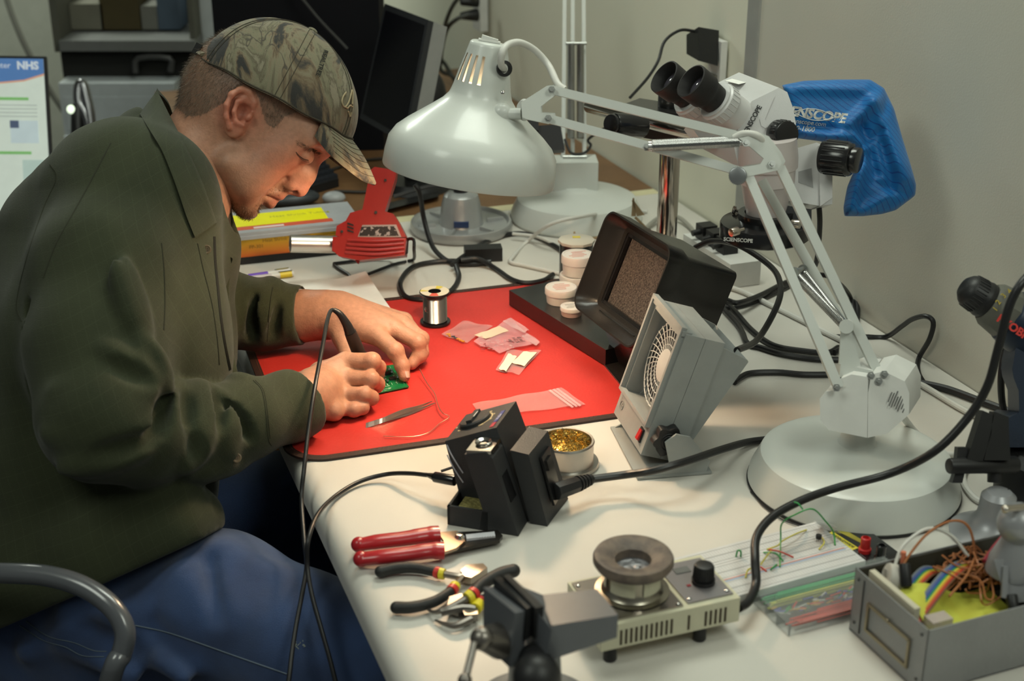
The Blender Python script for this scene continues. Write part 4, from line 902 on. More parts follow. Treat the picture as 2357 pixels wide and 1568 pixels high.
# ---------------------------------------------------------------- grey steel drawer box
X, a = lf((1954, 1449), (2116, 1600)); bx = thing('steel_parts_drawer', 'open grey steel parts drawer with a card holder, full of cables', 'parts drawer', X.translation, a)
BW, BL2, BH = .112, .30, .069; gst = mat('grey_hammered_steel', (.27, .275, .28), .42, metal=.35, bump=.2, bscale=250); dk = mat('dark_drawer_inside', (.055, .050, .035), .6)
m = MB(); t_ = .0012
m.box((BW/2, .0006, BH/2), (BW, t_, BH), .0003); fpan = obj('front_panel', m, gst, bx)
m = MB(); m.box((t_/2, BL2/2, BH/2), (t_, BL2, BH)); m.box((BW-t_/2, BL2/2, BH/2), (t_, BL2, BH)); m.box((BW/2, BL2, BH/2), (BW, t_, BH)); m.box((BW/2, BL2/2, .0008), (BW, BL2, .0016)); obj('drawer_body', m, gst, bx)
m = MB(); m.box((BW/2, BL2/2, .002), (BW-.004, BL2-.004, .0008)); m.box((t_+.0006, BL2/2, BH/2), (.0008, BL2-.004, BH-.004)); obj('inner_lining', m, dk, bx)
m = MB(); ring_x = ((.028, .036, .016, .040),)
for c_, d_ in (((.058, -.0012, .0445), (.064, .002, .003)), ((.058, -.0012, .016), (.064, .002, .003)), ((.0265, -.0012, .030), (.003, .002, .031)), ((.0895, -.0012, .030), (.003, .002, .031))): m.box(c_, d_, .0005)
m.sph((.058, -.0025, .0465), .0018); obj('card_holder', m, mat('aged_brass_frame', (.30, .26, .18), .4, .8), fpan)
m = MB(); m.box((.016, -.0006, BH/2), (.0012, .001, BH*.86)); [m.sph((x, -.0008, z), (.0016, .0008, .0016)) for x, z in ((.007, .012), (.007, .060), (.104, .012), (.104, .060))]; obj('flange', m, mat('dark_seam', (.06, .06, .06), .5), fpan)
def BX(x, y, z): return X @ V((x, y, z))
def inbox(name, label, cat, mb, mt_, at, group=None): return one(name, label, cat, mb, mt_, BX(*at), a, group)
def local(mb): bmesh.ops.transform(mb.bm, matrix=X, verts=mb.bm.verts); return mb
m = MB(); m.box((.050, .0075, .049), (.070, .006, .050), .002); inbox('white_card_block', 'cream card block standing inside the drawer front', 'card', local(m), mat('cream_card', (.55, .51, .40), .7), (.05, .0075, .025))
m = MB(); m.sheet(lambda u, v: V((.038+.062*u, .022+.105*v, .048+.014*math.sin(2.2*u+1.2)*math.cos(2.5*v)+.005*math.sin(7*v+3*u)-.012*u)), 14, 18, .0006); inbox('yellow_envelope', 'crumpled yellow paper lying in the steel drawer', 'paper', local(m), mat('yellow_paper', (.58, .60, .08), .75, col2=(.52, .50, .06), vscale=30), (.07, .07, .04))
rib = [(.20, .22, .24), (.10, .14, .30), (.04, .08, .30), (.03, .25, .10), (.60, .55, .05), (.60, .22, .04), (.50, .04, .03), (.18, .08, .04)]
rm = [mat('ribbon_%d' % i, c, .4) for i, c in enumerate(rib)]
for nm_, lab, path in (('ribbon_cable', 'rainbow ribbon cable looped highest over the yellow paper', [(.070, .018, .050), (.058, .045, .062), (.042, .075, .067), (.028, .105, .064), (.02, .13, .05)]), ('ribbon_cable', 'rainbow ribbon cable coiled behind the higher rainbow loop', [(.045, .022, .048), (.032, .045, .058), (.020, .070, .061), (.014, .095, .05)])):
    m = MB(); pp = catmull([V(q) for q in path], 8)
    for k, mm_ in enumerate(rm):
        m.mi = k; m.tube([q+V((.62, .10, .0)).normalized()*(k-3.5)*.0021 for q in pp], .0011, 6, smooth=False)
    inbox(nm_, lab, 'cable', local(m), rm, path[2], 'ribbon cables in the drawer')
cop = mat('copper_brown_wire', (.36, .13, .045), .45)
rnd = random.Random(8); m = MB()
for k in range(26):
    c0 = V((.038+rnd.uniform(-.02, .02), .112+rnd.uniform(-.02, .018), .058+rnd.uniform(-.012, .010)))
    m.tube([c0+V((rnd.uniform(-.022, .022), rnd.uniform(-.028, .028), rnd.uniform(-.012, .014))) for _ in range(5)], .0009, 5, per=5)
m.tube([V((.03, .12, .06)), V((.012, .12, .092)), V((.004, .105, .100)), V((.008, .075, .096)), V((.014, .05, .080)), V((.02, .035, .065))], .0013, 6)
m.tube([V((.03, .115, .07)), V((.055, .085, .072)), V((.07, .055, .066))], .0012, 6); m.tube([V((.04, .125, .06)), V((.062, .128, .06)), V((.085, .118, .058))], .0016, 6)
tag(inbox('wire_bundle', 'tangle of copper brown wires spilling over the drawer contents', 'wire', local(m), cop, (.035, .125, .06)), kind='stuff')
m = MB(); m.tube([V((.012, .035, .066)), V((.004, .05, .085)), V((.002, .078, .096)), V((.010, .100, .088)), V((.024, .112, .070))], .0017, 8); inbox('white_wire', 'thick white wire arching above the drawer', 'wire', local(m), whitec, (.01, .06, .09))
m = MB(); m.tube([V((.040, .118, .072)), V((.028, .140, .078)), V((.020, .165, .088)), V((.01, .20, .098)), V((0, .24, .10))], .0022, 8); inbox('red_wire', 'dark red wire running right across the drawer', 'wire', local(m), mat('dark_red_wire', (.30, .02, .04), .4), (.03, .15, .08))
for lab, p0, p1 in (('black cylindrical connector lying on the yellow paper', (.084, .115, .062), (.094, .112, .050)), ('black connector standing by the rainbow cable', (.030, .032, .084), (.042, .028, .066))):
    m = MB(); m.cyl(V(p0), V(p1), .0055, n=16, bev=.0012); inbox('connector', lab, 'connector', local(m), black, p1, 'black connectors in the drawer')
m = MB(); m.cyl((.012, .046, .052), (.010, .046, .082), .0026, n=12); inbox('red_probe', 'thin orange-red probe standing up in the drawer', 'probe', local(m), mat('orange_probe', (.6, .18, .10), .4), (.012, .046, .055))
m = MB(); m.cyl((.02, .020, .066), (.026, .034, .062), .014, n=28, bev=.002); m.box((.0196, .0195, .0675), (.003, .001, .015)) ; inbox('round_roll', 'pale round roll with a red mark standing in the drawer', 'roll', local(m), mat('pale_roll', (.50, .47, .42), .6), (.02, .03, .05))
m = MB(); m.box((.088, .030, .052), (.014, .022, .018), .003); inbox('clear_vial', 'small clear pink vial in the drawer corner', 'vial', local(m), mat('pink_clear', (.6, .5, .52), .2, alpha=.6), (.088, .03, .05))
# ---------------------------------------------------------------- hand tools on the bench
def flat(pts, z): return [P(x, y, z) for x, y in pts]
redg = mat('red_dipped_grip', (.40, .014, .020), .32, coat=.3); blkox = mat('black_oxide_steel', (.05, .045, .04), .35, .8); warmst = mat('plain_tool_steel', (.45, .38, .32), .3, 1)
t = thing('wire_stripper', 'wire stripper with red dipped handles lying before the soldering station', 'wire stripper', P(1000, 1250))
for pts, rr2 in (([(826, 1254, .011), (870, 1247, .013), (930, 1240, .013), (980, 1232, .013), (1010, 1230, .012)], [.0085, .0098, .0098, .0105, .0115]), ([(831, 1287, .010), (880, 1282, .013), (940, 1275, .013), (990, 1268, .013), (1022, 1268, .012)], [.0085, .0098, .0098, .0105, .0115])):
    pp = [P(*q) for q in pts]; m = MB(); m.sph(pp[0], (.0085, .0085, .0085)); n_ = 5
    m.tube(pp, lambda u, r=rr2: r[min(4, int(u*4.999))]*(1-u*4+int(u*4))+(u*4-int(u*4))*r[min(4, int(u*4)+1)] if u < 1 else r[4], 14, flat=.75); obj('handle', m, redg, t, w=1)
m = MB(); m.prism(flat([(1008, 1232), (1052, 1228), (1068, 1238), (1070, 1252), (1050, 1268), (1015, 1280), (1008, 1262), (1022, 1252)], .010), (0, 0, .0035), .0006); obj('pivot_plate', m, mat('copper_tinted_plate', (.42, .30, .22), .35, .9), t, w=1)
m = MB(); m.prism(flat([(1050, 1232), (1145, 1228), (1157, 1240), (1150, 1250), (1095, 1262), (1030, 1276), (1040, 1262), (1068, 1250)], .006), (0, 0, .004), .0006); obj('jaw', m, blkox, t, w=1)
m = MB(); m.prism(flat([(1072, 1236), (1138, 1229), (1140, 1238), (1074, 1246)], .0102), (0, 0, .003), .0004)
for k in range(7): x = 1100+k*6; m.prism(flat([(x, 1233-.12*(x-1100)), (x+2.5, 1232.6-.12*(x-1100)), (x+2.8, 1239-.1*(x-1100)), (x+.3, 1239.5-.1*(x-1100))], .0131), (0, 0, .0007))
obj('blade', m, mat('bright_ground_steel', (.75, .75, .80), .3, .2), t, w=1)
m = MB(); m.lathe([(0, .0045), (.004, .004), (.0055, 0)], P(1058, 1236, .0135)); obj('pivot_screw', m, chrome, t, w=1)
gripb = mat('black_cushion_grip', (.016, .016, .016), .55, bump=.2, bscale=500); ycol = mat('yellow_grip_band', (.75, .62, .03), .4); rcol = mat('red_grip_band', (.6, .04, .03), .4)
def plier_handle(par, pts, band, r=.0062):
    pp = [P(*q) for q in pts]; m = MB(); m.sph(pp[0], r); m.tube(pp, lambda u: r*(1-.15*u), 12); obj('grip', m, gripb, par, w=1)
    a_, b_, c_ = [P(*q) for q in band]; m = MB(); m.cyl(a_, b_, r*.98); obj('red_band', m, rcol, par, w=1); m = MB(); m.cyl(b_, c_, r*.98, r*.9); obj('yellow_band', m, ycol, par, w=1)
t = thing('diagonal_cutters', 'black-handled diagonal cutters lying open behind the bent pliers', 'pliers', P(1040, 1340), group='black-handled pliers')
plier_handle(t, [(876, 1316, .008), (915, 1308, .009), (960, 1308, .009), (1003, 1317, .009)], ((1003, 1317, .009), (1012, 1320, .009), (1023, 1322, .009)))
plier_handle(t, [(912, 1399, .008), (950, 1398, .009), (1000, 1385, .009), (1038, 1362, .009)], ((1038, 1362, .009), (1044, 1355, .009), (1048, 1348, .009)))
m = MB(); m.tube([P(1023, 1322, .009), P(1060, 1328, .009), P(1085, 1322, .009)], .0036, 8); m.tube([P(1048, 1348, .009), P(1066, 1330, .009), P(1085, 1325, .009)], .0036, 8); m.prism(flat([(1060, 1328), (1075, 1315), (1112, 1312), (1122, 1322), (1100, 1336), (1085, 1345), (1070, 1342)], .005), (0, 0, .008), .0015); obj('jaws', m, mat('plain_tool_steel', (1, 1, 1)), t, w=1)
t = thing('needle_nose_pliers', 'bent needle-nose pliers with black yellow-banded grips behind the grey vise', 'pliers', P(1040, 1400), group='black-handled pliers')
plier_handle(t, [(1182, 1314, .022), (1150, 1322, .022), (1110, 1345, .020), (1085, 1372, .018)], ((1092, 1365, .018), (1085, 1371, .018), (1075, 1378, .017)), .007)
plier_handle(t, [(1170, 1380, .010), (1140, 1378, .010), (1115, 1382, .010), (1105, 1385, .010)], ((1106, 1384, .010), (1102, 1390, .010), (1094, 1402, .010)), .007)
m = MB(); m.tube([P(1075, 1378, .016), P(1050, 1392, .014), P(1020, 1405, .012), P(1000, 1410, .008), P(978, 1398, .006)], lambda u: .0042*(1-.7*u), 8); m.tube([P(1094, 1402, .010), P(1065, 1400, .011), P(1035, 1405, .011), P(1015, 1410, .010)], .0042, 8); m.prism(flat([(1035, 1393), (1062, 1385), (1080, 1402), (1055, 1420), (1030, 1412)], .004), (0, 0, .010), .002); m.tube([P(1085, 1425, .008), P(1050, 1440, .007), P(1025, 1437, .006), P(1002, 1428, .004)], lambda u: .0042*(1-.7*u), 8); m.prism(flat([(1060, 1405), (1100, 1412), (1100, 1430), (1070, 1432)], .004), (0, 0, .008), .002)
obj('jaws', m, mat('grey_tool_steel', (.22, .20, .18), .35, .9), t, w=1)

# ---------------------------------------------------------------- front vise, out of focus
vb = V((.020, 1.035, .0008))
vs = thing('bench_vise', 'blurred dark grey ball-mounted vise in the foreground', 'vise', vb)
sv = mat('vise_grey_paint', (.13, .138, .152), .4, metal=.2, coat=.2)
def hx(mb, top, bot, r=.004): mb.hexa([W(*q) for q in bot]+[W(*q) for q in top], r, 3)
m = MB(); hx(m, [(1136, 1350, 1.235), (1112, 1352, 1.215), (1186, 1412, 1.185), (1213, 1406, 1.20)], [(1136, 1490, 1.26), (1112, 1480, 1.235), (1172, 1537, 1.205), (1206, 1530, 1.22)], .005); obj('fixed_jaw', m, sv, vs, w=1)
m = MB(); hx(m, [(1150, 1328, 1.24), (1136, 1330, 1.23), (1212, 1402, 1.195), (1226, 1396, 1.20)], [(1150, 1420, 1.25), (1136, 1422, 1.24), (1208, 1475, 1.205), (1222, 1468, 1.21)], .002); obj('jaw_pad', m, black, vs, w=1)
m = MB(); hx(m, [(1172, 1322, 1.24), (1158, 1324, 1.235), (1232, 1400, 1.195), (1252, 1396, 1.20)], [(1172, 1420, 1.25), (1158, 1422, 1.245), (1230, 1470, 1.205), (1248, 1465, 1.21)], .002); obj('jaw_pad', m, black, vs, w=1)
m = MB(); hx(m, [(1200, 1350, 1.25), (1232, 1402, 1.20), (1270, 1450, 1.19), (1250, 1370, 1.25)], [(1205, 1460, 1.27), (1222, 1500, 1.215), (1256, 1525, 1.20), (1250, 1470, 1.26)], .003)
hx(m, [(1242, 1370, 1.255), (1270, 1440, 1.19), (1423, 1416, 1.195), (1374, 1356, 1.26)], [(1245, 1480, 1.27), (1256, 1524, 1.205), (1420, 1468, 1.20), (1374, 1420, 1.26)], .005); obj('sliding_jaw', m, sv, vs, w=1)
m = MB(); m.sph(W(1110, 1470, 1.19), .0105); m.cyl(W(1110, 1470, 1.19), W(1150, 1475, 1.21), .010, .016); obj('screw_hub', m, mat('grey_tool_steel', (1, 1, 1)), vs, w=1)
m = MB(); m.cyl(W(1092, 1480, 1.18), W(1072, 1560, 1.165), .0032); m.sph(W(1070, 1566, 1.163), .006); obj('lever', m, mat('grey_tool_steel', (1, 1, 1)), vs, w=1)
m = MB(); bc_ = W(1235, 1560, 1.19); m.sph(bc_, .021, nu=32, nv=20); m.cyl(W(1235, 1515, 1.215), bc_, .016, .014); obj('ball', m, black, vs, w=1)
m = MB(); m.lathe([(0, 0), (.055, 0), (.056, .006), (.035, .016), (.024, .030), (.022, max(.036, bc_.z-vb.z-.004)), (0, bc_.z-vb.z-.004)], vb, n=48); obj('base', m, sv, vs, w=1)

# ---------------------------------------------------------------- small clamp vise on the right, and ball vise
pb = P(2285, 1235); pb.z = .0008
v2 = thing('ball_clamp', 'silver ball-joint clamp with black plastic jaws behind the steel drawer', 'clamp', pb, group='silver ball-joint stands')
D2 = (pb-CO).dot(CF)
m = MB(); ht = .8+1.50*0; tp = W(2295, 1108, D2-.0); hh = tp.z-pb.z
m.lathe([(0, 0), (.046, 0), (.047, .005), (.028, .016), (.0205, .026), (.0195, hh*.62), (.0185, hh*.9), (.013, hh), (0, hh+.002)], pb, n=44); obj('base', m, silverp, v2, w=1)
m = MB(); m.prism([W(x, y, D2-.018) for x, y in ((2303, 1140), (2322, 1125), (2330, 1170), (2322, 1215), (2300, 1200))], CF*.01, .002); obj('socket', m, black, v2, w=1)
m = MB(); m.cyl(W(2183, 1073, D2-.02), W(2340, 1070, D2+.0), .0085, .0095, bev=.002); m.prism([W(x, y, D2-.015) for x, y in ((2205, 1030), (2226, 1030), (2232, 1045), (2215, 1112), (2192, 1112), (2200, 1085))], CF*.012, .002); m.cyl(W(2290, 1110, D2), W(2290, 1075, D2), .008); obj('clamp_bar', m, black, v2, w=1)
for pts in (((2262, 945), (2285, 955), (2282, 1000), (2262, 1062), (2225, 1060)), ((2290, 948), (2322, 960), (2322, 985), (2326, 1060), (2265, 1060))):
    m = MB(); m.prism([W(x, y, D2-.02) for x, y in pts], CF*.018, .002); obj('jaw', m, mat('black_ribbed_jaw', (.008, .008, .008), .5), v2, w=1)
pb = P(2352, 1395); bb2 = W(2338, 1205, 1.30); pb = V((bb2.x+.012, bb2.y+.04, .0008))
v3 = thing('ball_clamp', 'silver ball-joint stand cut by the right edge of the photo', 'clamp', V((pb.x, pb.y, .0008)), group='silver ball-joint stands')
m = MB(); m.sph(W(2345, 1205, 1.33), .0200, nu=36, nv=24); m.lathe([(0, 0), (.024, 0), (.022, .014), (.015, .030), (.012, .040), (0, .040)], W(2345, 1205, 1.33)-V((0, 0, .052)), n=40); obj('ball_housing', m, silverp, v3, w=1)
m = MB(); m.sph(W(2315, 1172, 1.31), .0042); m.cyl(W(2315, 1172, 1.31), W(2370, 1166, 1.32), .0034); obj('locking_lever', m, mat('nickel_screw', (1, 1, 1)), v3, w=1)
m = MB(); m.hexa([W(*q) for q in ((2318, 1390, 1.33), (2420, 1380, 1.33), (2420, 1360, 1.43), (2300, 1345, 1.43), (2288, 1290, 1.33), (2420, 1282, 1.33), (2420, 1268, 1.43), (2268, 1278, 1.43))], .005); m.prism([W(x, y, 1.326) for x, y in ((2310, 1305), (2322, 1303), (2318, 1378), (2306, 1376))], CF*.004, .001); obj('mount_block', m, silverp, v3, w=1)

# ---------------------------------------------------------------- cordless drill
dz = 1.60
dr = thing('cordless_drill', 'navy cordless drill with a black chuck standing at the right edge', 'drill', V((W(2360, 1130, 1.60).x, W(2360, 1130, 1.60).y, .0008)))
navy = mat('navy_drill_body', (.010, .020, .042), .4, bump=.1, bscale=600)
a_ = W(2222, 662, dz-.012); b_ = W(2400, 775, dz+.0); ax = (b_-a_).normalized(); L = (b_-a_).length; k_ = L/211.
m = MB(); m.lathe([(0, -.002), (.006, -.004), (.011, -.003), (.0165, .002), (.019, .007), (.0195, .020), (.0205, .022), (.0212, .025), (.0205, .030), (.0210, .034), (0, .034)], a_, ax, 40)
for k in range(28):
    t_ = 2*PI*k/28; F = frame(ax).to_3x3(); d = F @ V((math.cos(t_), math.sin(t_), 0)); m.tube([a_+ax*.006+d*.0188, a_+ax*.019+d*.0200], .0007, 4, smooth=False)
obj('chuck', m, black, dr, w=1)
m = MB(); m.lathe([(0, .030), (.0225, .030), (.0262, .036), (.0290, .056), (.0290, .062), (0, .062)], a_, ax, 10, CR); tc_ = obj('torque_collar', m, mat('olive_grey_collar', (.12, .12, .10), .5), dr, w=1)
m = MB(); F = frame(ax, -CF)
for k, ch in enumerate('1234567'):
    t_ = R_(-70+k*24); d = F.to_3x3() @ V((math.cos(t_), math.sin(t_), 0))
for k, (px, py) in enumerate(((2275, 703), (2282, 687), (2294, 672), (2308, 662), (2324, 655))):
    t0_ = W(px+16, py+9, dz-.0335); xd = (CR*.55-CU*.8).normalized() if False else (CR*.62+CU*.78).normalized(); m.text(str(k+1), .0085, basis(t0_, xd, (-CF).cross(xd), -CF), .0006)
obj('numbers', m, mat('yellow_print', (.6, .45, .05), .5), tc_, w=1)
m = MB(); m.lathe([(.027, .058), (.0305, .060), (.034, .072), (.036, .13), (.034, .18), (.0, .185)], a_, ax, 40, CR); obj('motor_housing', m, navy, dr, w=1)
tx = MB(); xd = ((W(2345, 762, 1)-W(2290, 725, 1))).normalized(); tx.text('RYOBI', .0125, basis(W(2328, 752, dz-.040), xd, (-CF).cross(xd), -CF), .0008, bold=.0004); obj('lettering', tx, mat('red_logo', (.65, .04, .03), .4), dr, w=1)
m = MB(); m.prism([W(x, y, dz-.02) for x, y in ((2338, 800), (2420, 830), (2400, 990), (2347, 985), (2345, 900), (2333, 870), (2330, 850))], CF*.036, .008, 3); obj('handle', m, navy, dr, w=1)
m = MB(); m.prism([W(x, y, dz-.03) for x, y in ((2322, 962), (2345, 950), (2440, 960), (2440, 1030), (2318, 1030))], CF*.07, .006, 3); obj('handle_foot', m, navy, dr, w=1)
m = MB(); zb_ = P(2330, 1100).z; c_ = W(2400, 1085, dz); m.lathe([(0, .001-c_.z), (.040, .001-c_.z), (.050, .012-c_.z), (.052, .020), (.040, .030), (0, .03)], c_, n=48); obj('battery', m, black, dr, w=1)
m = MB(); m.tube([W(2340, 760, 1.66), W(2318, 800, 1.66), W(2305, 860, 1.66), W(2306, 920, 1.67), W(2316, 960, 1.68), P(2335, 985, .006)], .0042, 10); one('black_cable', 'black cable hanging behind the navy drill chuck', 'cable', m, rubber, P(2335, 985, .003), group='black cables by the wall')

# ---------------------------------------------------------------- things on the mat
sb = P(1002, 742, .0036)
s = thing('solder_spool', 'spool of silver solder wire with a cream label ring on the red mat', 'solder spool', sb)
m = MB(); m.lathe([(0, 0), (.0225, 0), (.0228, .0015), (.0222, .003), (.0165, .003), (.0165, .046), (.0222, .046), (.0226, .0475), (.0222, .049), (.009, .049), (.0088, .020), (0, .020)], sb, n=48); obj('spool', m, blackg, s, w=1)
m = MB(); prof = [(.016, .0035)]+[(.0172+.0006*(k % 2), .004+k*.00075) for k in range(56)]+[(.016, .0455)]; m.lathe(prof, sb, n=48); obj('solder_wire', m, mat('solder_tin', (.50, .46, .42), .25, 1), s, w=1)
m = MB(); m.lathe([(.0095, .0492), (.0212, .0492), (.0212, .0495), (.0095, .0495)], sb, n=40); lb = obj('label_ring', m, mat('cream_label', (.60, .54, .42), .6), s, w=1)
m = MB(); m.lathe([(.0097, .0497), (.021, .0497)], sb, n=5, a0=R_(-110), a1=R_(-70)); obj('red_patch', m, mat('red_patch', (.6, .09, .06), .5), lb, w=1)
m = MB(); m.lathe([(.0097, .0497), (.021, .0497)], sb, n=5, a0=R_(55), a1=R_(85)); m.lathe([(.0097, .0497), (.021, .0497)], sb, n=5, a0=R_(170), a1=R_(185)); obj('yellow_patch', m, mat('yellow_patch', (.6, .48, .06), .5), lb, w=1)
m = MB(); m.tube([P(984, 700, .035), P(978, 712, .03), P(986, 722, .022), P(1000, 728, .018)], .0006, 5); obj('loose_end', m, mat('solder_tin', (1, 1, 1)), s, w=1)
def bagsheet(c, z=.0050, amp=.0012, th=.0004, f=(9, 7)):        # four corners in the photo, tl tr br bl
    def fn(u, v):
        a = [P(*q, z) for q in c]; p = (a[0]*(1-u)+a[1]*u)*(1-v)+(a[3]*(1-u)+a[2]*u)*v
        return p+V((0, 0, amp*(1+math.sin(f[0]*u+2*v)*math.cos(f[1]*v-u))))
    return fn
pinkb = mat('pink_antistatic_film', (.80, .42, .46), .15, alpha=.34, coat=.5); clearb = mat('clear_polythene', (.80, .60, .60), .18, alpha=.17, coat=.5)
seal = mat('bag_seal_strip', (.85, .60, .62), .3, alpha=.30)
b1 = thing('parts_bag', 'small clear bag holding a few orange components beside the spool', 'bag', P(1060, 765, .004), group='small parts bags on the mat')
m = MB(); m.sheet(bagsheet([(1066, 740), (1135, 752), (1075, 789), (1016, 772)]), 10, 8); obj('film', m, clearb, b1, w=1)
m = MB(); rnd = random.Random(2)
for k in range(7):
    p = P(1027+k*6, 770+k*2.6, .0060); m.mi = 1 if k in (2, 3) else 0; m.cyl(p, p+V((rnd.uniform(.002, .006), rnd.uniform(-.004, .001), .0005)), .0013, n=8)
obj('components', m, [mat('orange_component', (.6, .27, .03), .4), mat('dark_component', (.05, .06, .07), .3)], b1, w=1)
b2 = thing('parts_bag', 'pink antistatic zip bag with a paper slip and red parts', 'bag', P(1165, 785, .004), group='small parts bags on the mat')
m = MB(); m.sheet(bagsheet([(1170, 735), (1243, 790), (1150, 813), (1090, 790)], .0058, .0018), 14, 10); obj('film', m, pinkb, b2, w=1)
m = MB(); m.sheet(bagsheet([(1157, 741), (1176, 733), (1218, 760), (1205, 768)], .0078, .001), 6, 4); m.sheet(bagsheet([(1200, 775), (1215, 770), (1243, 790), (1232, 797)], .0078, .001), 4, 4); obj('seal_strip', m, seal, b2, w=1)
m = MB(); m.sheet(bagsheet([(1092, 772), (1150, 751), (1171, 762), (1118, 781)], .0082, .0006), 4, 4); obj('paper_slip', m, mat('warm_slip', (.62, .48, .36), .7), b2, w=1)
m = MB()
for k in range(46):
    p = P(rnd.uniform(1110, 1185), rnd.uniform(783, 806), .0060); m.mi = k % 2; m.tube([p, p+V((rnd.uniform(-.006, .006), rnd.uniform(-.004, .004), rnd.uniform(0, .001)))], .0007, 4, smooth=False)
tag(obj('loose_parts', m, [mat('maroon_part', (.25, .03, .04), .4), mat('grey_pink_part', (.4, .26, .26), .4)], b2, w=1), kind='stuff')
m = MB(); xd = (P(1212, 800)-P(1180, 768)).normalized(); yd = V((-xd.y, xd.x, 0))
for k, tt in enumerate(('0.1uF', 'x10 %', 'cap')): m.text(tt, .0085, basis(P(1198-11*k, 781+1.5*k, .0100), xd, yd, (0, 0, 1)), .0001, shear=.3)
obj('handwriting', m, black, b2, w=1)
b3 = thing('parts_bag', 'clear bag with a cream label in the middle of the red mat', 'bag', P(1193, 835, .004), group='small parts bags on the mat')
m = MB(); m.sheet(bagsheet([(1168, 808), (1246, 808), (1195, 863), (1141, 854)], .0045, .0012), 10, 8); obj('film', m, clearb, b3, w=1)
m = MB(); m.sheet(bagsheet([(1205, 810), (1236, 812), (1207, 843), (1178, 836)], .0068, .0006), 4, 4); m.sheet(bagsheet([(1170, 815), (1190, 822), (1165, 855), (1148, 851)], .0062, .001), 4, 4); obj('label', m, mat('cream_tag', (.78, .70, .52), .6), b3, w=1)
b4 = thing('parts_bag', 'empty clear zip bag lying near the soldering station dial', 'bag', P(1210, 925, .004), group='small parts bags on the mat')
m = MB(); m.sheet(bagsheet([(1087, 931), (1292, 894), (1348, 932), (1110, 962)], .0045, .0010, f=(14, 6)), 22, 8); obj('film', m, clearb, b4, w=1)
m = MB()
for o_ in (0, 9, 17): m.sheet(bagsheet([(1262+o_, 899-o_*.2), (1267+o_, 897-o_*.2), (1322+o_, 937-o_*.2), (1316+o_, 939-o_*.2)], .0062, .0003), 6, 2)
obj('seal_strip', m, seal, b4, w=1)

pc = thing('circuit_board', 'small green circuit board held under the fingertips', 'circuit board', P(905, 880, .0038))
cq = [(856, 910), (941, 892), (905, 842), (846, 850)]
m = MB(); m.prism(flat(cq, .0042), (0, 0, .0016), .0002); obj('board', m, mat('green_solder_mask', (.0, .17, .055), .3, coat=.5, col2=(.0, .12, .035), vscale=200), pc, w=1)
m = MB(); rnd = random.Random(4)
def pbp(u, v, z): a = [P(*q, z) for q in cq]; return (a[0]*(1-u)+a[1]*u)*(1-v)+(a[3]*(1-u)+a[2]*u)*v
for k in range(60):
    u, v = rnd.uniform(.05, .95), rnd.uniform(.05, .95); d = rnd.choice(((.08, 0), (0, .08))); m.prism([pbp(u, v, .00585), pbp(u+.008+d[0]*.5, v+.004, .00585), pbp(u+.008+d[0], v+.012+d[1], .00585), pbp(u, v+.012+d[1], .00585)], (0, 0, .0001))
for i in range(12):
    for j in range(2): m.cyl(pbp(.15+i*.035, .12+j*.1, .0058), pbp(.15+i*.035, .12+j*.1, .0061), .0006, n=8)
obj('silkscreen', m, mat('pale_green_print', (.50, .62, .50), .5), pc, w=1)
for u, v, dx, dy in ((.62, .72, .010, .007), (.72, .48, .008, .006)):
    m = MB(); m.box(pbp(u, v, .0074), (dx, dy, .0028), .0003, Matrix.Rotation(.35, 4, 'Z')); obj('chip', m, black, pc, w=1)
m = MB()
for u, v in ((.5, .5), (.55, .42), (.5, .62), (.82, .75), (.86, .85), (.78, .88), (.9, .5)): m.cyl(pbp(u, v, .0058), pbp(u, v, .010), .0014, n=10)
obj('solder_joints', m, chrome, pc, w=1)

tw = thing('tweezers', 'fine-pointed steel tweezers lying on the red mat', 'tweezers', P(900, 960, .0036))
twm = mat('warm_steel_tweezer', (.50, .36, .30), .3, .9)
for s_ in (0, 1):
    m = MB(); pts = [(842, 980, .0045), (880, 968, .0062+.003*s_), (920, 956-5*s_, .0062+.004*s_), (955, 946-6*s_, .0058+.003*s_), (1002-7*s_, 928-4*s_, .0050)]
    pp = catmull([P(*q) for q in pts], 6); n_ = len(pp)
    for i in range(n_-1):
        t0, t1 = i/n_, (i+1)/n_; w0 = .0050*(1 if t0 < .6 else max(.06, 1-(t0-.6)/.4)); w1 = .0050*(1 if t1 < .6 else max(.06, 1-(t1-.6)/.4))
        m.hexa([pp[i]+V((0, -w0*.4, -w0*.5)), pp[i+1]+V((0, -w1*.4, -w1*.5)), pp[i+1]+V((0, -w1*.4+.0009, -w1*.5)), pp[i]+V((0, -w0*.4+.0009, -w0*.5)), pp[i]+V((0, w0*.4, w0*.5)), pp[i+1]+V((0, w1*.4, w1*.5)), pp[i+1]+V((0, w1*.4+.0009, w1*.5)), pp[i]+V((0, w0*.4+.0009, w0*.5))])
    obj('arm', m, twm, tw, w=1)
m = MB(); m.tube([P(x, y, z) for x, y, z in ((882, 1004, .0048), (920, 1006, .005), (960, 1004, .005), (990, 994, .005), (1012, 975, .005), (1034, 960, .007), (1018, 950, .009), (1008, 932, .010), (1000, 905, .009), (985, 885, .008), (975, 868, .010), (966, 850, .014))], .0006, 6)
one('solder_strand', 'thin loose strand of solder wire curling across the red mat', 'solder wire', m, mat('copper_strand', (.55, .36, .26), .3, .9), P(1000, 950, .0036))

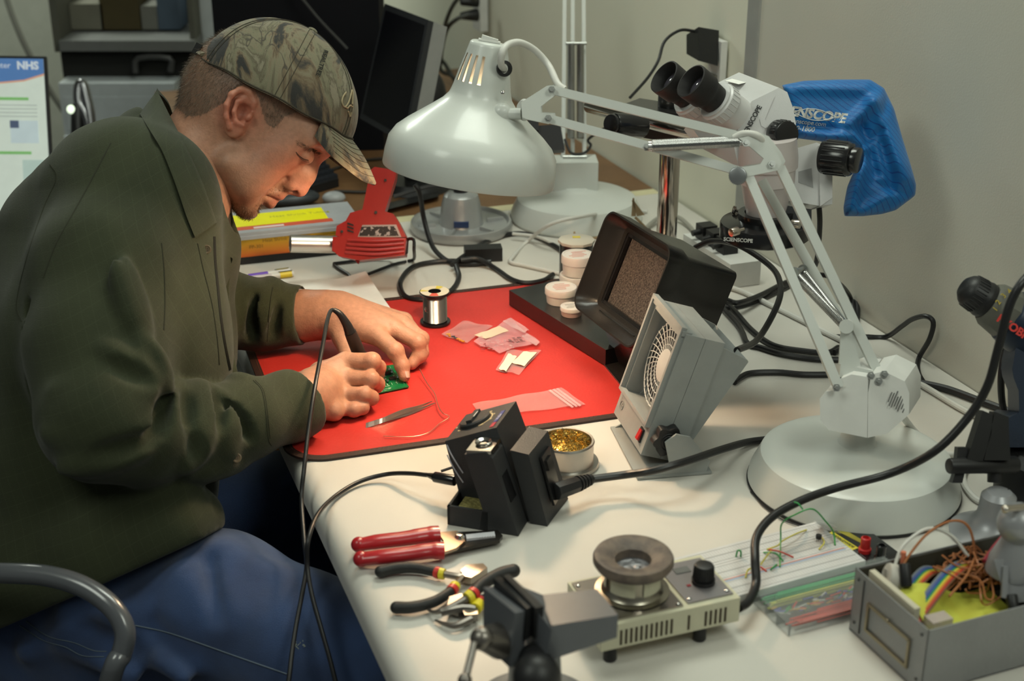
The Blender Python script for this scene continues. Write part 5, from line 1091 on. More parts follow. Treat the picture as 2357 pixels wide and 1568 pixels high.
# papers and pens
def sheetq(c, zf, nu=16, nv=12, th=.0003): 
    def fn(u, v):
        p = [P(*q) for q in c]; q = (p[0]*(1-u)+p[1]*u)*(1-v)+(p[3]*(1-u)+p[2]*u)*v; return q+V((0, 0, zf(u, v)))
    return MB().sheet(fn, nu, nv, th)
pt = thing('paper_sheet', 'white printed sheet of paper under the far forearm', 'paper', P(760, 700, .0036), group='loose papers on the bench')
obj('sheet', sheetq([(575, 652), (843, 648), (930, 762), (610, 795)], lambda u, v: .0052+.010*max(0, u-.75)*4*(1-v)**2+.003*max(0, u-.8)*4), paperm, pt, w=1)
m = MB(); rnd = random.Random(6)
for i in range(9):
    u = .2
    while u < .7: w_ = rnd.uniform(.01, .04); v = .25+i*.07; c4 = [(u, v), (u+w_, v), (u+w_, v+.012), (u, v+.012)]; u += w_+.012
c_ = [(575, 652), (843, 648), (930, 762), (610, 795)]
def onp(u, v, z): p = [P(*q) for q in c_]; q = (p[0]*(1-u)+p[1]*u)*(1-v)+(p[3]*(1-u)+p[2]*u)*v; return q+V((0, 0, z))
for i in range(10):
    u = .30
    while u < .72:
        w_ = rnd.uniform(.01, .04); v = .30+i*.06; m.prism([onp(u, v, .0056), onp(u+w_, v, .0056), onp(u+w_, v+.010, .0056), onp(u, v+.010, .0056)], (0, 0, .00005)); u += w_+.012
obj('printed_text', m, mat('grey_ink', (.3, .3, .28), .7), pt, w=1)
m = MB(); m.prism([onp(.90, .70, .0090), onp(.93, .70, .0090), onp(.93, .80, .0095), onp(.90, .80, .0095)], (0, 0, .0004)); obj('blue_mark', m, mat('blue_ink', (.02, .08, .45), .5), pt, w=1)
for lab, a0_, b0_, c1, c2 in (('white ballpoint pen with a purple label, upper of the two', (505, 647), (668, 624), (.12, .03, .45), (.6, .6, .6)), ('white ballpoint pen with a yellow cap, lower of the two', (515, 650), (676, 630), (.55, .5, .5), (.75, .58, .04))):
    a1_, b1_ = P(*a0_, .0052), P(*b0_, .0052); t = thing('ballpoint_pen', lab, 'pen', a1_, group='pens by the paper')
    m = MB(); m.cyl(a1_, b1_, .0045, n=16, bev=.001); obj('barrel', m, white, t, w=1)
    m = MB(); m.cyl(a1_.lerp(b1_, .40), a1_.lerp(b1_, .68), .0047, n=16); obj('printed_band', m, mat('band_%.2f' % c1[0], c1, .4), t, w=1)
    m = MB(); m.cyl(a1_.lerp(b1_, .80), a1_.lerp(b1_, .97), .0049, n=16); obj('cap', m, mat('cap_%.2f' % c2[0], c2, .4), t, w=1)
    m = MB(); m.tube([a1_.lerp(b1_, .78)+V((0, 0, .006)), a1_.lerp(b1_, .98)+V((0, 0, .006))], .001, 6, smooth=False); obj('clip', m, chrome, t, w=1)
# ---------------------------------------------------------------- back of the bench
def WL(px, py, off=.003):                  # point on the long wall
    r = ray(px, py); p0 = Q(WB-off, 0, 0); t = (p0-CO).dot(BV)/r.dot(BV); return CO+r*t
# flux pots on the microscope base
potw = mat('white_pot_plastic', (.66, .62, .58), .38, sss=.1); potp = mat('pinkish_pot_base', (.50, .34, .30), .4)
def pot(name, lab, c, r, h, lidc, m1, m2, group='flux pots on the stand base'):
    t = thing(name, lab, 'pot', c, group=group); m = MB(); m.lathe([(0, 0), (r*.88, 0), (r*.93, h*.5), (r*.95, h*.62), (0, h*.62)], c, n=40); obj('jar', m, m1, t, w=1)
    m = MB(); m.lathe([(r*.95, h*.58), (r, h*.58), (r, h*.92), (r*.96, h), (r*.86, h*1.0), (r*.85, h*.97), (0, h*.97)], c, n=40); obj('lid', m, m2, t, w=1)
    if lidc:
        m = MB(); rn = random.Random(int(c.x*1e4)); 
        for k in range(5): m.box(c+V((rn.uniform(-.003, .003), r*(.5-.22*k), h*.972)), (r*rn.uniform(.6, 1.15), r*.07, .0004), m=Matrix.Rotation(.25, 4, 'Z'))
        obj('print', m, lidc, t, w=1)
    return t
SZ = .0285
redi = mat('faded_red_print', (.6, .25, .2), .6)
pot('flux_pot', 'white screw-lid pot standing in front of the stacked pots', P(1291, 694, SZ), .0240, .0235, redi, potw, potw)
cB = P(1325, 674, SZ); cB += V((.001, .012, 0)); pot('flux_pot', 'white pot at the bottom of the two-pot stack', cB, .0255, .026, None, potw, potw)
cC = P(1328, 640, SZ+.0268); cC = V((cB.x+.0015, cB.y+.001, SZ+.0265)); pot('flux_pot', 'white pot with red print on top of the two-pot stack', cC, .0245, .031, redi, potw, potw)
pot('flux_pot', 'smallest round pot with a pinkish base beside the black hood', P(1315, 724, SZ), .0165, .0135, mat('grey_ink', (1, 1, 1)), potp, potw)
cE = V((cB.x+.002, cB.y+.054, SZ)); t = thing('solder_tub', 'black tub with a faceted clear rim behind the white pots', 'tub', cE)
m = MB(); m.lathe([(0, 0), (.026, 0), (.026, .058), (0, .058)], cE, n=32); obj('tub', m, blackg, t, w=1)
m = MB(); m.lathe([(.026, .056), (.0285, .058), (.0285, .062), (.026, .063), (.0, .063)], cE, n=10); lid_ = obj('lid', m, mat('clear_cream_lid', (.55, .5, .42), .3), t, w=1)
m = MB(); m.box(cE+V((0, .008, .0634)), (.012, .008, .0005)); obj('yellow_sticker', m, mat('yellow_patch', (1, 1, 1)), lid_, w=1)

# heat shrink kit
p0, p1 = P(515, 520, .062), P(785, 501, .050); s = (P(760, 575, .012)-P(515, 601, .012)).normalized(); O = P(515, 601, .012)-s*.03; O.z = .0008; yw = V((-s.y, s.x, 0))
t = thing('heat_shrink_kit', 'clear lidded parts case with yellow and orange labels behind the red heat gun', 'parts case', O, math.atan2(s.y, s.x))
Lk, Wk = .03+.232, .115
m = MB(); m.box((Lk/2-.01, Wk/2, .006), (Lk-.03, Wk-.01, .012), .003); obj('case_foot', m, black, t)
m = MB(); m.box((Lk/2, Wk/2, .029), (Lk-.012, Wk-.008, .033), .003); obj('tray', m, mat('tray_tint', (.42, .34, .38), .3), t)
m = MB(); m.box((Lk/2, Wk/2, .0500), (Lk, Wk, .011), .0025); m.box((Lk/2, -.0012, .047), (Lk*.95, .003, .006), .001); obj('lid', m, mat('frosted_lid', (.42, .43, .45), .25, coat=.3), t)
def grad(name, c0, c1, z0, z1):
    mm = mat(name, c0, .45); nt = mm.node_tree; b = nt.nodes['Principled BSDF']; tc = nd(nt, 'ShaderNodeTexCoord'); sp_ = nd(nt, 'ShaderNodeSeparateXYZ'); mr = nd(nt, 'ShaderNodeMapRange'); mx = nd(nt, 'ShaderNodeMixRGB')
    mr.inputs['From Min'].default_value = z0; mr.inputs['From Max'].default_value = z1; nt.links.new(tc.outputs['Object'], sp_.inputs[0]); nt.links.new(sp_.outputs['Z'], mr.inputs['Value']); nt.links.new(mr.outputs[0], mx.inputs[0]); mx.inputs[1].default_value = c0+(1,); mx.inputs[2].default_value = c1+(1,); nt.links.new(mx.outputs[0], b.inputs['Base Color']); return mm
m = MB(); m.box((Lk/2-.012, .0032, .0285), (Lk-.05, .0012, .031)); sl = obj('side_label', m, grad('orange_to_yellow_label', (.62, .13, .02), (.66, .44, .02), .014, .044), t)
m = MB(); M_ = basis((.115, .0024, .038), (1, 0, 0), (0, 0, 1), (0, -1, 0)); m.text('Heat Shrink Tubing Kit', .0085, M_ @ Matrix.Translation((.02, 0, 0)), .0001); m.text('FP-301', .0085, basis((.085, .0024, .029), (1, 0, 0), (0, 0, 1), (0, -1, 0)), .0001)
for k in range(6): m.box((.185, .0024, .038-.0035*k), (.07, .0002, .0008))
obj('lettering', m, mat('brown_print', (.25, .14, .02), .6), sl)
m = MB(); m.X = basis((.060, .0024, .030), (1, 0, 0), (0, 0, 1), (0, -1, 0)); m.text('3M', .007, Matrix.Translation((-.022, .008, 0)), .0001, bold=.0003); obj('red_lettering', m, mat('red_print', (.6, .05, .02), .5), sl)
m = MB(); m.box((Lk/2-.02, Wk*.55, .0558), (Lk-.06, Wk*.55, .0006)); tl_ = obj('top_label', m, mat('bright_yellow_label', (.82, .78, .0), .4), t)
m = MB(); m.box((Lk/2-.02, Wk*.20, .0558), (Lk-.05, Wk*.14, .0006)); obj('red_stripe', m, mat('red_stripe', (.60, .09, .04), .4), t)
m = MB(); m.box((.11, Wk*.17, .0562), (.05, .008, .0005)); obj('white_tab', m, mat('white_tab', (.7, .6, .58), .5), t)
m = MB(); m.text('Heat Shrink Tubing', .013, basis((.17, Wk*.6, .0562), (1, 0, 0), (0, 1, 0), (0, 0, 1)), .0001); obj('lettering', m, mat('olive_print', (.40, .38, .02), .6), tl_)

# red heat gun
gd = 2.235; gb = P(860, 608, .0008)
t = thing('heat_gun', 'red heat gun with a steel nozzle resting on its black wire stand', 'heat gun', gb)
rg = mat('heat_gun_red', (.38, .020, .016), .36, coat=.3)
def gp(x, y, d=gd): return W(x, y, d)
m = MB(); m.prism([gp(x, y, gd-.028) for x, y in ((766, 545), (808, 545), (935, 548), (931, 588), (826, 599), (780, 590), (764, 575))], CF*.056, .010, 3)
for k in range(4):
    y = 553+k*9.5; m.tube([gp(800-k*2, y, gd-.029), gp(865, y+2.5+k*.6, gd-.034), gp(930, y-1, gd-.029)], .0022, 6)
obj('motor_housing', m, rg, t, w=1)
m = MB(); m.prism([gp(x, y, gd-.026) for x, y in ((772, 542), (775, 520), (796, 508), (806, 490), (830, 483), (880, 485), (905, 492), (918, 512), (935, 546), (830, 550), (790, 548))], CF*.052, .010, 3); obj('upper_housing', m, rg, t, w=1)
m = MB(); m.prism([gp(x, y, gd-.017) for x, y in ((832, 492), (845, 430), (852, 392), (862, 384), (912, 392), (910, 410), (885, 490))], CF*.034, .007, 3); obj('handle', m, rg, t, w=1)
m = MB()
for x, y in ((867, 488), (887, 415), (787, 533)): m.cyl(gp(x, y, gd-.030 if y > 440 and x < 800 else gd-.019), gp(x, y, gd-.0155), .0022, n=12)
m.cyl(gp(865, 489, gd-.029), gp(865, 489, gd-.02), .0025, n=12)
for k in range(3): m.prism([gp(x, y+8*k, gd-.0275) for x, y in ((800, 512), (814, 517), (814, 520), (799, 516))], CF*.004)
obj('screw_holes', m, black, t, w=1)
m = MB(); m.prism([gp(x, y, gd-.0275) for x, y in ((834, 518), (912, 517), (924, 546), (823, 546))], CF*.003, .0004); pl_ = obj('rating_plate', m, mat('plate_silver', (.40, .33, .32), .4, .3), t, w=1)
m = MB(); m.prism([gp(x, y, gd-.0282) for x, y in ((832, 522), (908, 521), (918, 543), (827, 543))], CF*.0006); obj('plate_ink', m, mat('plate_black', (.40, .34, .33), .5, col2=(.02, .015, .015), vscale=170, lo=.56, hi=.58), pl_, w=1)
m = MB(); a_, b_ = gp(764, 563), gp(668, 561, gd-.02); ax = (b_-a_).normalized(); L = (b_-a_).length; m.lathe([(0, -.01), (.0138, -.01), (.0138, L), (.0125, L), (.0125, L*.3), (0, L*.3)], a_, ax, 40); obj('nozzle', m, mat('satin_steel_nozzle', (.60, .57, .53), .32, .9), t, w=1)
m = MB(); m.prism([gp(x, y, gd-.024) for x, y in ((766, 545), (800, 545), (792, 592), (764, 578))], CF*.048, .006); m.sph(gp(770, 568, gd-.026), .0022); m.prism([gp(x, y, gd-.006) for x, y in ((815, 596), (832, 596), (824, 608))], CF*.01, .001); obj('nozzle_collar', m, rg, t, w=1)
m = MB(); z = .0038
m.tube([P(935, 602, z+.000), P(902, 610, z), P(820, 640, z), P(800, 630, z), P(769, 609, z), P(790, 604, z), P(900, 590, z+.006), W(932, 585, 2.24), W(936, 572, 2.24), W(938, 552, 2.24), W(952, 552, 2.20), W(953, 575, 2.19), P(953, 596, z+.004), P(940, 601, z)], .0026, 8, per=3); obj('wire_stand', m, black, t, w=1)

# silver vise base with tray
c = P(1062, 530); c.z = .0008; t = thing('tray_base_vise', 'silver vise on a round tray base behind the desk lamp shade', 'vise', c)
slv = mat('cast_silver', (.40, .41, .41), .35, .5, coat=.2)
m = MB(); m.lathe([(0, 0), (.086, 0), (.089, .004), (.090, .010), (.088, .018), (.084, .0185), (.080, .013), (.05, .010), (.04, .012), (0, .012)], c, n=64)
for k in range(6):
    t_ = 2*PI*k/6+.3; d = V((math.cos(t_), math.sin(t_), 0)); m.box(c+d*.062+V((0, 0, .013)), (.030, .005, .008), .002, Matrix.Rotation(t_, 4, 'Z'))
obj('tray_base', m, slv, t, w=1)
m = MB(); m.lathe([(.040, .010), (.038, .014), (.034, .050), (.030, .064), (.022, .070), (0, .071)], c, n=40); obj('pedestal', m, slv, t, w=1)
m = MB(); m.cyl(c+V((0, 0, .068)), c+V((.0, .0, .10)), .013, .011); m.sph(c+V((0, 0, .105)), .016)
m.tube([c+V((-.005, 0, .075)), c+V((-.05, -.01, .083)), c+V((-.115, -.03, .070))], .004, 8); m.prism([W(x, y, 2.45) for x, y in ((1110, 300), (1290, 285), (1300, 345), (1210, 350), (1115, 340))], CF*.04, .004); m.cyl(c+V((0, 0, .10)), W(1160, 330, 2.45), .010); m.prism([W(x, y, 2.44) for x, y in ((1215, 262), (1240, 262), (1240, 300), (1215, 300))], CF*.03, .002); obj('vise_head', m, black, t, w=1)
m = MB(); dd = (CO-c); dd.z = 0; dd.normalize(); sd = V((-dd.y, dd.x, 0)); m.box(c+dd*.035+V((0, 0, .022))-sd*.0, (.026, .012, .010), .001, frame(dd, sd) if 0 else Matrix.Rotation(math.atan2(sd.y, sd.x), 4, 'Z')); obj('blue_slot', m, mat('dark_blue_slot', (.01, .03, .10), .4), t, w=1)

# second desk lamp behind
c = P(1326, 502); c.z = .0008; t = thing('desk_lamp', 'second white jointed lamp standing behind the microscope column', 'lamp', c); d2 = (c-CO).dot(CF)
m = MB(); m.lathe([(0, 0), (.117, 0), (.119, .004), (.117, .014), (.106, .038), (.098, .042), (.03, .050), (.020, .052), (.018, .0535), (0, .054)], c, n=64); obj('base', m, lampw, t, w=1)
q = W(1322, 405, d2); m = MB(); m.box(q, (.080, .055, .064), .006, Matrix.Rotation(.05, 4, 'Z'), 3); obj('housing', m, lampw, t, w=1)
for xa, xb, dd in ((1296, 1300, 0), (1345, 1343, .01), (1318, 1318, .02)):
    m = MB(); bar(m, W(xa, 372, d2+dd), W(xb, -60, d2+dd), .007, .007, CR); obj('arm', m, lampw, t, w=1)
for xa in (1314, 1336):
    m = MB(); m.coil(W(xa, 318, d2-.005), W(xa, 102, d2-.005), .0062, .0009, 90, 4, 8); obj('spring', m, sp, t, w=1)
m = MB(); m.cyl(W(1303, 100, d2-.005), W(1350, 100, d2-.005), .003); m.cyl(W(1296, 362, d2-.01), W(1350, 362, d2-.01), .004); obj('spring_pin', m, mat('zinc_bolt', (1, 1, 1)), t, w=1)
m = MB(); m.tube([W(1300, 320, d2-.01), W(1315, 352, d2-.012), W(1345, 352, d2-.012), W(1360, 335, d2), W(1355, 320, d2), W(1400, 290, d2-.03), W(1440, 262, d2-.1)], .0025, 6); obj('thin_cord', m, rubber, t, w=1)
m = MB(); m.tube([P(1208, 480, .004), P(1180, 487, .004), P(1168, 502, .004), P(1175, 515, .004)], .0035, 8); obj('power_cord', m, whitec, t, w=1)

# helping hands clips
hb_ = P(1500, 560); c = V((hb_.x-.03, hb_.y-.02, .0008)); c = P(1465, 590, .0008)
c = P(1490, 600, .0008)
t = thing('helping_hands', 'small brass crocodile clips on rods behind the black hood', 'clip holder', c)
m = MB(); m.cyl(c, c+V((0, 0, .012)), .026, bev=.002); m.cyl(c+V((0, 0, .01)), c+V((0, 0, .055)), .0035); obj('base', m, black, t, w=1)
dh = (c-CO).dot(CF); k1 = W(1330, 553, dh+.02); m = MB(); m.cyl(c+V((0, 0, .052)), k1, .0026); m.cyl(c+V((0, 0, .052)), W(1462, 500, dh-.02), .0022); obj('rod', m, mat('old_brass', (.36, .27, .16), .35, .9), t, w=1)
for (x, y, dx, dy) in ((1322, 545, 4, 22), (1458, 468, 14, 30)):
    dd_ = dh+.02 if x < 1400 else dh-.02
    m = MB(); m.hexa([W(x-5, y+dy, dd_), W(x+6, y+dy, dd_), W(x+6, y+dy, dd_+.008), W(x-5, y+dy, dd_+.008), W(x-2, y-12, dd_), W(x+2, y-12, dd_), W(x+2, y-12, dd_+.003), W(x-2, y-12, dd_+.003)], .001)
    m.hexa([W(x+8, y+dy, dd_), W(x+12+dx, y+dy-3, dd_), W(x+12+dx, y+dy-3, dd_+.006), W(x+8, y+dy, dd_+.006), W(x-4, y-6, dd_), W(x, y-8, dd_), W(x, y-8, dd_+.003), W(x-4, y-6, dd_+.003)], .0008)
    obj('crocodile_clip', m, mat('old_brass', (1, 1, 1)), t, w=1)

# power strip, adaptor, outlets on the wall
c = P(1655, 612); sa = (P(1712, 628, .02)-P(1608, 560, .02)).normalized()
t = thing('power_strip', 'white power strip with black plugs lying by the wall', 'power strip', V((c.x, c.y, .0008)), math.atan2(sa.y, sa.x))
mid = (P(1712, 628, .02)+P(1608, 566, .02))/2; mid.z = 0; t.matrix_basis = Matrix.Translation(V((mid.x, mid.y, .0008))) @ Matrix.Rotation(math.atan2(sa.y, sa.x), 4, 'Z')
m = MB(); m.box((0, 0, .020), (.16, .055, .040), .010, seg=4); obj('body', m, white, t)
for k in range(3):
    m = MB(); m.box((-.045+.035*k, -.004, .052), (.026, .026, .026), .005); m.cyl((-.045+.035*k, -.008, .055), (-.045+.035*k, -.03, .052), .005); obj('plug', m, black, t)
c = WL(1118, 40, .002); t = thing('outlet_strip', 'white vertical outlet strip with two black plugs on the far wall', 'outlet', c)
def wbox(mb, pa, pb, dep_, r=.002):            # box on the wall spanning two photo corners
    a_, b_ = WL(*pa, 0), WL(*pb, 0); aa = (a_-Q(0, 0)).dot(AV), (b_-Q(0, 0)).dot(AV); c_ = (a_+b_)/2; mb.box(V((c_.x, c_.y, (a_.z+b_.z)/2))-BV*(dep_/2+.001), (dep_, abs(aa[1]-aa[0]), abs(a_.z-b_.z)), r, Matrix.Rotation(YAW, 4, 'Z')); return mb
obj('strip', wbox(MB(), (1106, -40), (1124, 72), .02), white, t, w=1)
for y in (2, 34):
    m = MB(); c_ = WL(1100, y, .04); m.cyl(c_, c_-BV*.045, .016, .009, 16, bev=.003); obj('plug', m, black, t, w=1)
for lab, pts in (('grey mains cable looping down from the upper far plug', [WL(1096, 0, .08), WL(1060, -8, .12), WL(1030, 40, .14), WL(1016, 110, .13), WL(1014, 160, .12), WL(1040, 175, .10), WL(1056, 200, .08)]), ('grey mains cable looping down from the lower far plug', [WL(1080, 32, .09), WL(1050, 45, .12), WL(1028, 70, .13), WL(1015, 130, .12), WL(1026, 150, .11), WL(1050, 190, .09)])):
    m = MB(); m.tube(pts, .0052, 8); one('mains_cable', lab, 'cable', m, mat('grey_green_cable', (.05, .052, .045), .5), pts[0], group='cables hanging from the far outlets')
t = thing('wall_outlet', 'narrow outlet strip on the wall beside the panel seam', 'outlet', WL(1659, 130, .002)); obj('strip', wbox(MB(), (1649, 85), (1670, 205), .012), white, t, w=1); m = wbox(MB(), (1652, 165), (1666, 192), .016); obj('socket', m, mat('socket_grey', (.20, .19, .16), .5), t, w=1)
t = thing('power_adaptor', 'black plug-in power adaptor on the wall above the microscope', 'power adaptor', WL(1620, 110, .02)); dA = (WL(1650, 110)-CO).dot(CF)-.03
m = MB(); m.hexa([W(x, y, dA+e) for x, y, e in ((1652, 152, .0), (1608, 140, -.02), (1580, 124, .04), (1640, 135, .06), (1655, 70, 0), (1608, 62, -.02), (1580, 80, .04), (1640, 75, .06))], .006, 3); obj('adaptor_body', m, black, t, w=1)
m = MB(); m.tube([W(1600, 72, dA), W(1565, 70, dA-.01), W(1530, 95, dA-.02), W(1515, 140, dA-.03), W(1490, 180, dA-.05), W(1450, 225, dA-.08)], .0026, 8); obj('adaptor_cable', m, rubber, t, w=1)

# loose cables on the bench
def cable(lab, pts, r=.0042, mt_=None, z=None, name='power_cable', group='black cables on the bench'):
    z = r+.0006 if z is None else z
    pp = [P(q[0], q[1], max(q[2], z) if len(q) > 2 and name != 'x' else z) for q in pts]; m = MB(); m.tube(pp, r, 9); return one(name, lab, 'cable', m, mt_ or rubber, pp[len(pp)//2], group=group)
cable('black cable dropping past the tray base of the silver vise', [(955, 425, .115), (966, 445, .10), (975, 500, .055), (992, 560, .02), (1015, 590, .008), (1045, 606), (1090, 608), (1130, 602, .008)])
cable('black cable loop just behind the solder spool', [(1120, 606), (1060, 601, .006), (1000, 603), (950, 615), (922, 648), (930, 680), (962, 690), (1005, 688), (1040, 668), (1056, 640), (1050, 612, .012)])
cable('black cable arching up and over towards the second lamp', [(1040, 610, .012), (1075, 585, .012), (1120, 556), (1180, 538), (1230, 543), (1275, 565), (1310, 590)])
cable('black cable ending in a white-flecked loop before the stand base', [(1060, 598, .014), (1100, 596, .014), (1140, 618), (1175, 642), (1210, 652), (1250, 646), (1273, 632)])
m = MB(); c_ = P(1112, 598); m.box(V((c_.x, c_.y, .012)), (.062, .026, .022), .003, Matrix.Rotation(.12, 4, 'Z')); one('cable_plug', 'black ribbed plug lying among the bench cables', 'plug', m, black, V((c_.x, c_.y, .001)))
wg = 'white cords at the back of the bench'
cable('white cord sweeping across the base of the second lamp', [(1490, 487, .004), (1420, 487), (1350, 497, .050), (1270, 515, .050), (1215, 555), (1180, 592), (1176, 604), (1210, 612), (1290, 630)], .0032, whitec, group=wg)
cable('white cord passing behind the faceted tub', [(1180, 538, .012), (1240, 546, .012), (1290, 570), (1320, 590)], .003, whitec, group=wg)
cable('grey cord curving by the foot of the microscope column', [(1470, 540), (1520, 500, .01), (1560, 500, .01), (1590, 525), (1600, 540)], .004, mat('beige_cord', (.30, .29, .25), .5), group=wg)
gk = 'black cables behind the grey extractor'
cable('black cable running from the black hood under the lamp arms', [(1655, 680), (1690, 715), (1730, 760), (1780, 795), (1850, 808), (1905, 812), (1930, 800)], group=gk)
cable('black cable looping low behind the grey extractor duct', [(1640, 685), (1700, 750), (1720, 790), (1750, 800), (1800, 815), (1870, 826), (1930, 828)], group=gk)
cable('black cable crossing upwards behind the lamp arms', [(1670, 690, .02), (1700, 697, .02), (1750, 680, .012), (1810, 650), (1850, 640)], group=gk)
cable('thin black cable crossing lowest beneath the lamp arms', [(1650, 705), (1690, 708), (1740, 695), (1790, 672), (1835, 650)], .003, group=gk)
cable('black cable drooping from the light cable to the lamp post', [(1905, 632, .03), (1945, 650, .03), (1970, 690, .02), (1972, 740), (1955, 790), (1920, 812)], group=gk)
cable('black cable lying straight between the extractor and lamp housing', [(1690, 880), (1706, 868), (1730, 859), (1790, 857), (1850, 862), (1920, 862)], group=gk)
m = MB(); m.tube([P(1925, 775, .004), P(1990, 775, .004), WL(2040, 775, .012), WL(2075, 752, .012), WL(2100, 735, .014), WL(2130, 728, .016), WL(2148, 742, .014), WL(2140, 780, .012), WL(2115, 825, .012), P(2114, 858, .006), P(2128, 884, .004)], .0036, 9); one('power_cable', 'black cable standing in a tall loop against the wall', 'cable', m, rubber, WL(2130, 728, .016), group='black cables by the wall')
cable('black cable running along the wall toward the drill', [(2085, 860, .012), (2105, 878), (2180, 896), (2260, 925), (2330, 950)], .005, group='black cables by the wall')
cable('white cord running along the foot of the wall', [(1640, 655), (1700, 668), (1790, 710), (1900, 765), (2000, 815), (2060, 850), (2140, 897), (2220, 945), (2270, 965)], .0042, whitec, group='white cords along the wall')
cable('white cord curling beside the silver ball-joint clamp', [(2300, 1045, .004), (2240, 1060), (2217, 1090), (2222, 1120), (2245, 1148), (2270, 1160)], .0040, whitec, group='white cords along the wall')
cable('thin black wire lying round the front of the lamp base', [(1728, 1132), (1740, 1145, .002), (1760, 1168, .002), (1800, 1196, .002), (1850, 1214, .002)], .0008, black, name='thin_wire')

# ---------------------------------------------------------------- computer desk and far background
t = thing('monitor', 'flat monitor seen edge-on beside the black panel', 'monitor', P(905, 395, 0))
scq = [(886, 8, 2.72), (986, 46, 2.58), (932, 332, 2.58), (828, 272, 2.72)]; q4 = [W(*q) for q in scq]
nn = (q4[1]-q4[0]).cross(q4[3]-q4[0]).normalized(); nn = nn if nn.dot(CF) > 0 else -nn
m = MB(); m.prism(q4, nn*.012+CR*.0, .004); obj('bezel', m, mat('monitor_bezel', (.018, .019, .022), .4), t, w=1)
ce = sum(q4, V((0, 0, 0)))/4; m = MB(); m.prism([ce+(q-ce)*.90-nn*.001 for q in q4], nn*.002); obj('screen', m, mat('dark_screen', (.004, .004, .006), .25, spec=.25), t, w=1)
m = MB(); m.prism([q+nn*.012 for q in q4], nn*.030, .006); obj('rear_shell', m, mat('monitor_grey', (.22, .22, .21), .5), t, w=1)
m = MB(); b0 = ce+nn*.04; m.cyl(V((b0.x, b0.y, -.004+.02)), b0+V((0, 0, -.02)), .02); m.cyl(V((b0.x, b0.y, -.004)), V((b0.x, b0.y, .014)), .07, .06); obj('stand', m, black, t, w=1)
m = MB(); p_ = W(995, 230, 2.85); m.sph(p_, (.030, .03, .06)); m.box(V((p_.x, p_.y, (p_.z-.005)/2)), (.05, .05, max(.02, p_.z)), .01); one('speaker', 'rounded black speaker partly hidden behind the monitor', 'speaker', m, black, V((p_.x, p_.y, -.004)))
m = MB(); bx_ = [P(515, 352, -.004), P(884, 345, -.004)]; dd_ = V((0, .12, 0)); h_ = V((0, 0, .62)); f0, f1 = bx_; 
m.hexa([f0, f1, f1+dd_, f0+dd_, f0+h_, f1+h_, f1+dd_+h_, f0+dd_+h_], .012, 3); t = thing('black_equipment_panel', 'tall black equipment panel standing on the desk behind the cap', 'equipment', (f0+f1)/2); obj('panel', m, mat('matt_black_panel', (.004, .004, .006), .8, spec=.2), t, w=1)
m = MB(); m.tube([f0+V((.145, -.008, .55)), f0+V((.155, -.008, .38)), f0+V((.20, -.008, .30)), f0+V((.27, -.008, .22))], .003, 6)
obj('cable', m, mat('dim_grey_cable', (.05, .05, .05), .5), t, w=1)
m = MB(); kq = [P(600, 425, 0), P(745, 382, 0), P(780, 425, 0), P(650, 462, 0)]; t = thing('keyboard', 'black computer keyboard on the wooden desk', 'keyboard', (kq[0]+kq[2])/2)
m.prism([q+V((0, 0, -.004)) for q in kq], (0, 0, .016), .004); obj('keyboard_body', m, black, t, w=1)
m = MB()
for i in range(12):
    for j in range(4):
        u, v = (i+.5)/12, (j+.5)/4; c_ = (kq[0]*(1-u)+kq[1]*u)*(1-v)+(kq[3]*(1-u)+kq[2]*u)*v; m.box(c_+V((0, 0, .0145)), (.011, .013, .006), .0015, Matrix.Rotation(.35, 4, 'Z'))
tag(obj('keys', m, mat('dark_keys', (.02, .022, .028), .4), t, w=1), kind='stuff')
c_ = P(686, 474, -.004); m = MB(); m.sph(V((c_.x-.01, c_.y, .0115)), (.052, .030, .0155), Matrix.Rotation(.3, 4, 'Z')); t = one('computer_mouse', 'dark computer mouse just beyond the nose', 'mouse', m, mat('dark_mouse', (.03, .035, .04), .4), V((c_.x, c_.y, -.004)))
m = MB(); m.sph(V((c_.x+.066, c_.y+.012, .008)), (.022, .018, .012)); one('earphone_case', 'small pale rounded object beside the computer mouse', 'desk object', m, mat('pale_object', (.35, .36, .37), .4), V((c_.x+.05, c_.y, -.004)))
m = MB(); m.prism([P(x, y, -.0035) for x, y in ((905, 402), (960, 408), (958, 420), (900, 418))], (0, 0, .002)); one('paper_sheet', 'scrap of white paper on the brown desk by the heat gun', 'paper', m, paperm, P(930, 412, -.004))
m = MB(); m.hexa([P(880, 470, -.003), P(885, 484, -.003), P(1010, 452, -.003), P(1005, 440, -.003)]+[P(880, 470, .006), P(885, 484, .006), P(1010, 452, .006), P(1005, 440, .006)], .001); one('metal_bar', 'dark metal bar lying on the desk behind the heat gun', 'bar', m, mat('dark_bar', (.03, .03, .03), .4, .5), P(950, 460, -.003))
for lab, pts in (('dark thin cord crossing the brown desk', [(760, 392), (820, 372), (880, 365)]), ('dark thin cord nearer the heat gun on the brown desk', [(770, 440), (830, 442), (850, 440)])):
    cable(lab, pts, .003, mat('dim_cord', (.03, .025, .02), .5), z=-.001, group='thin cords on the brown desk')

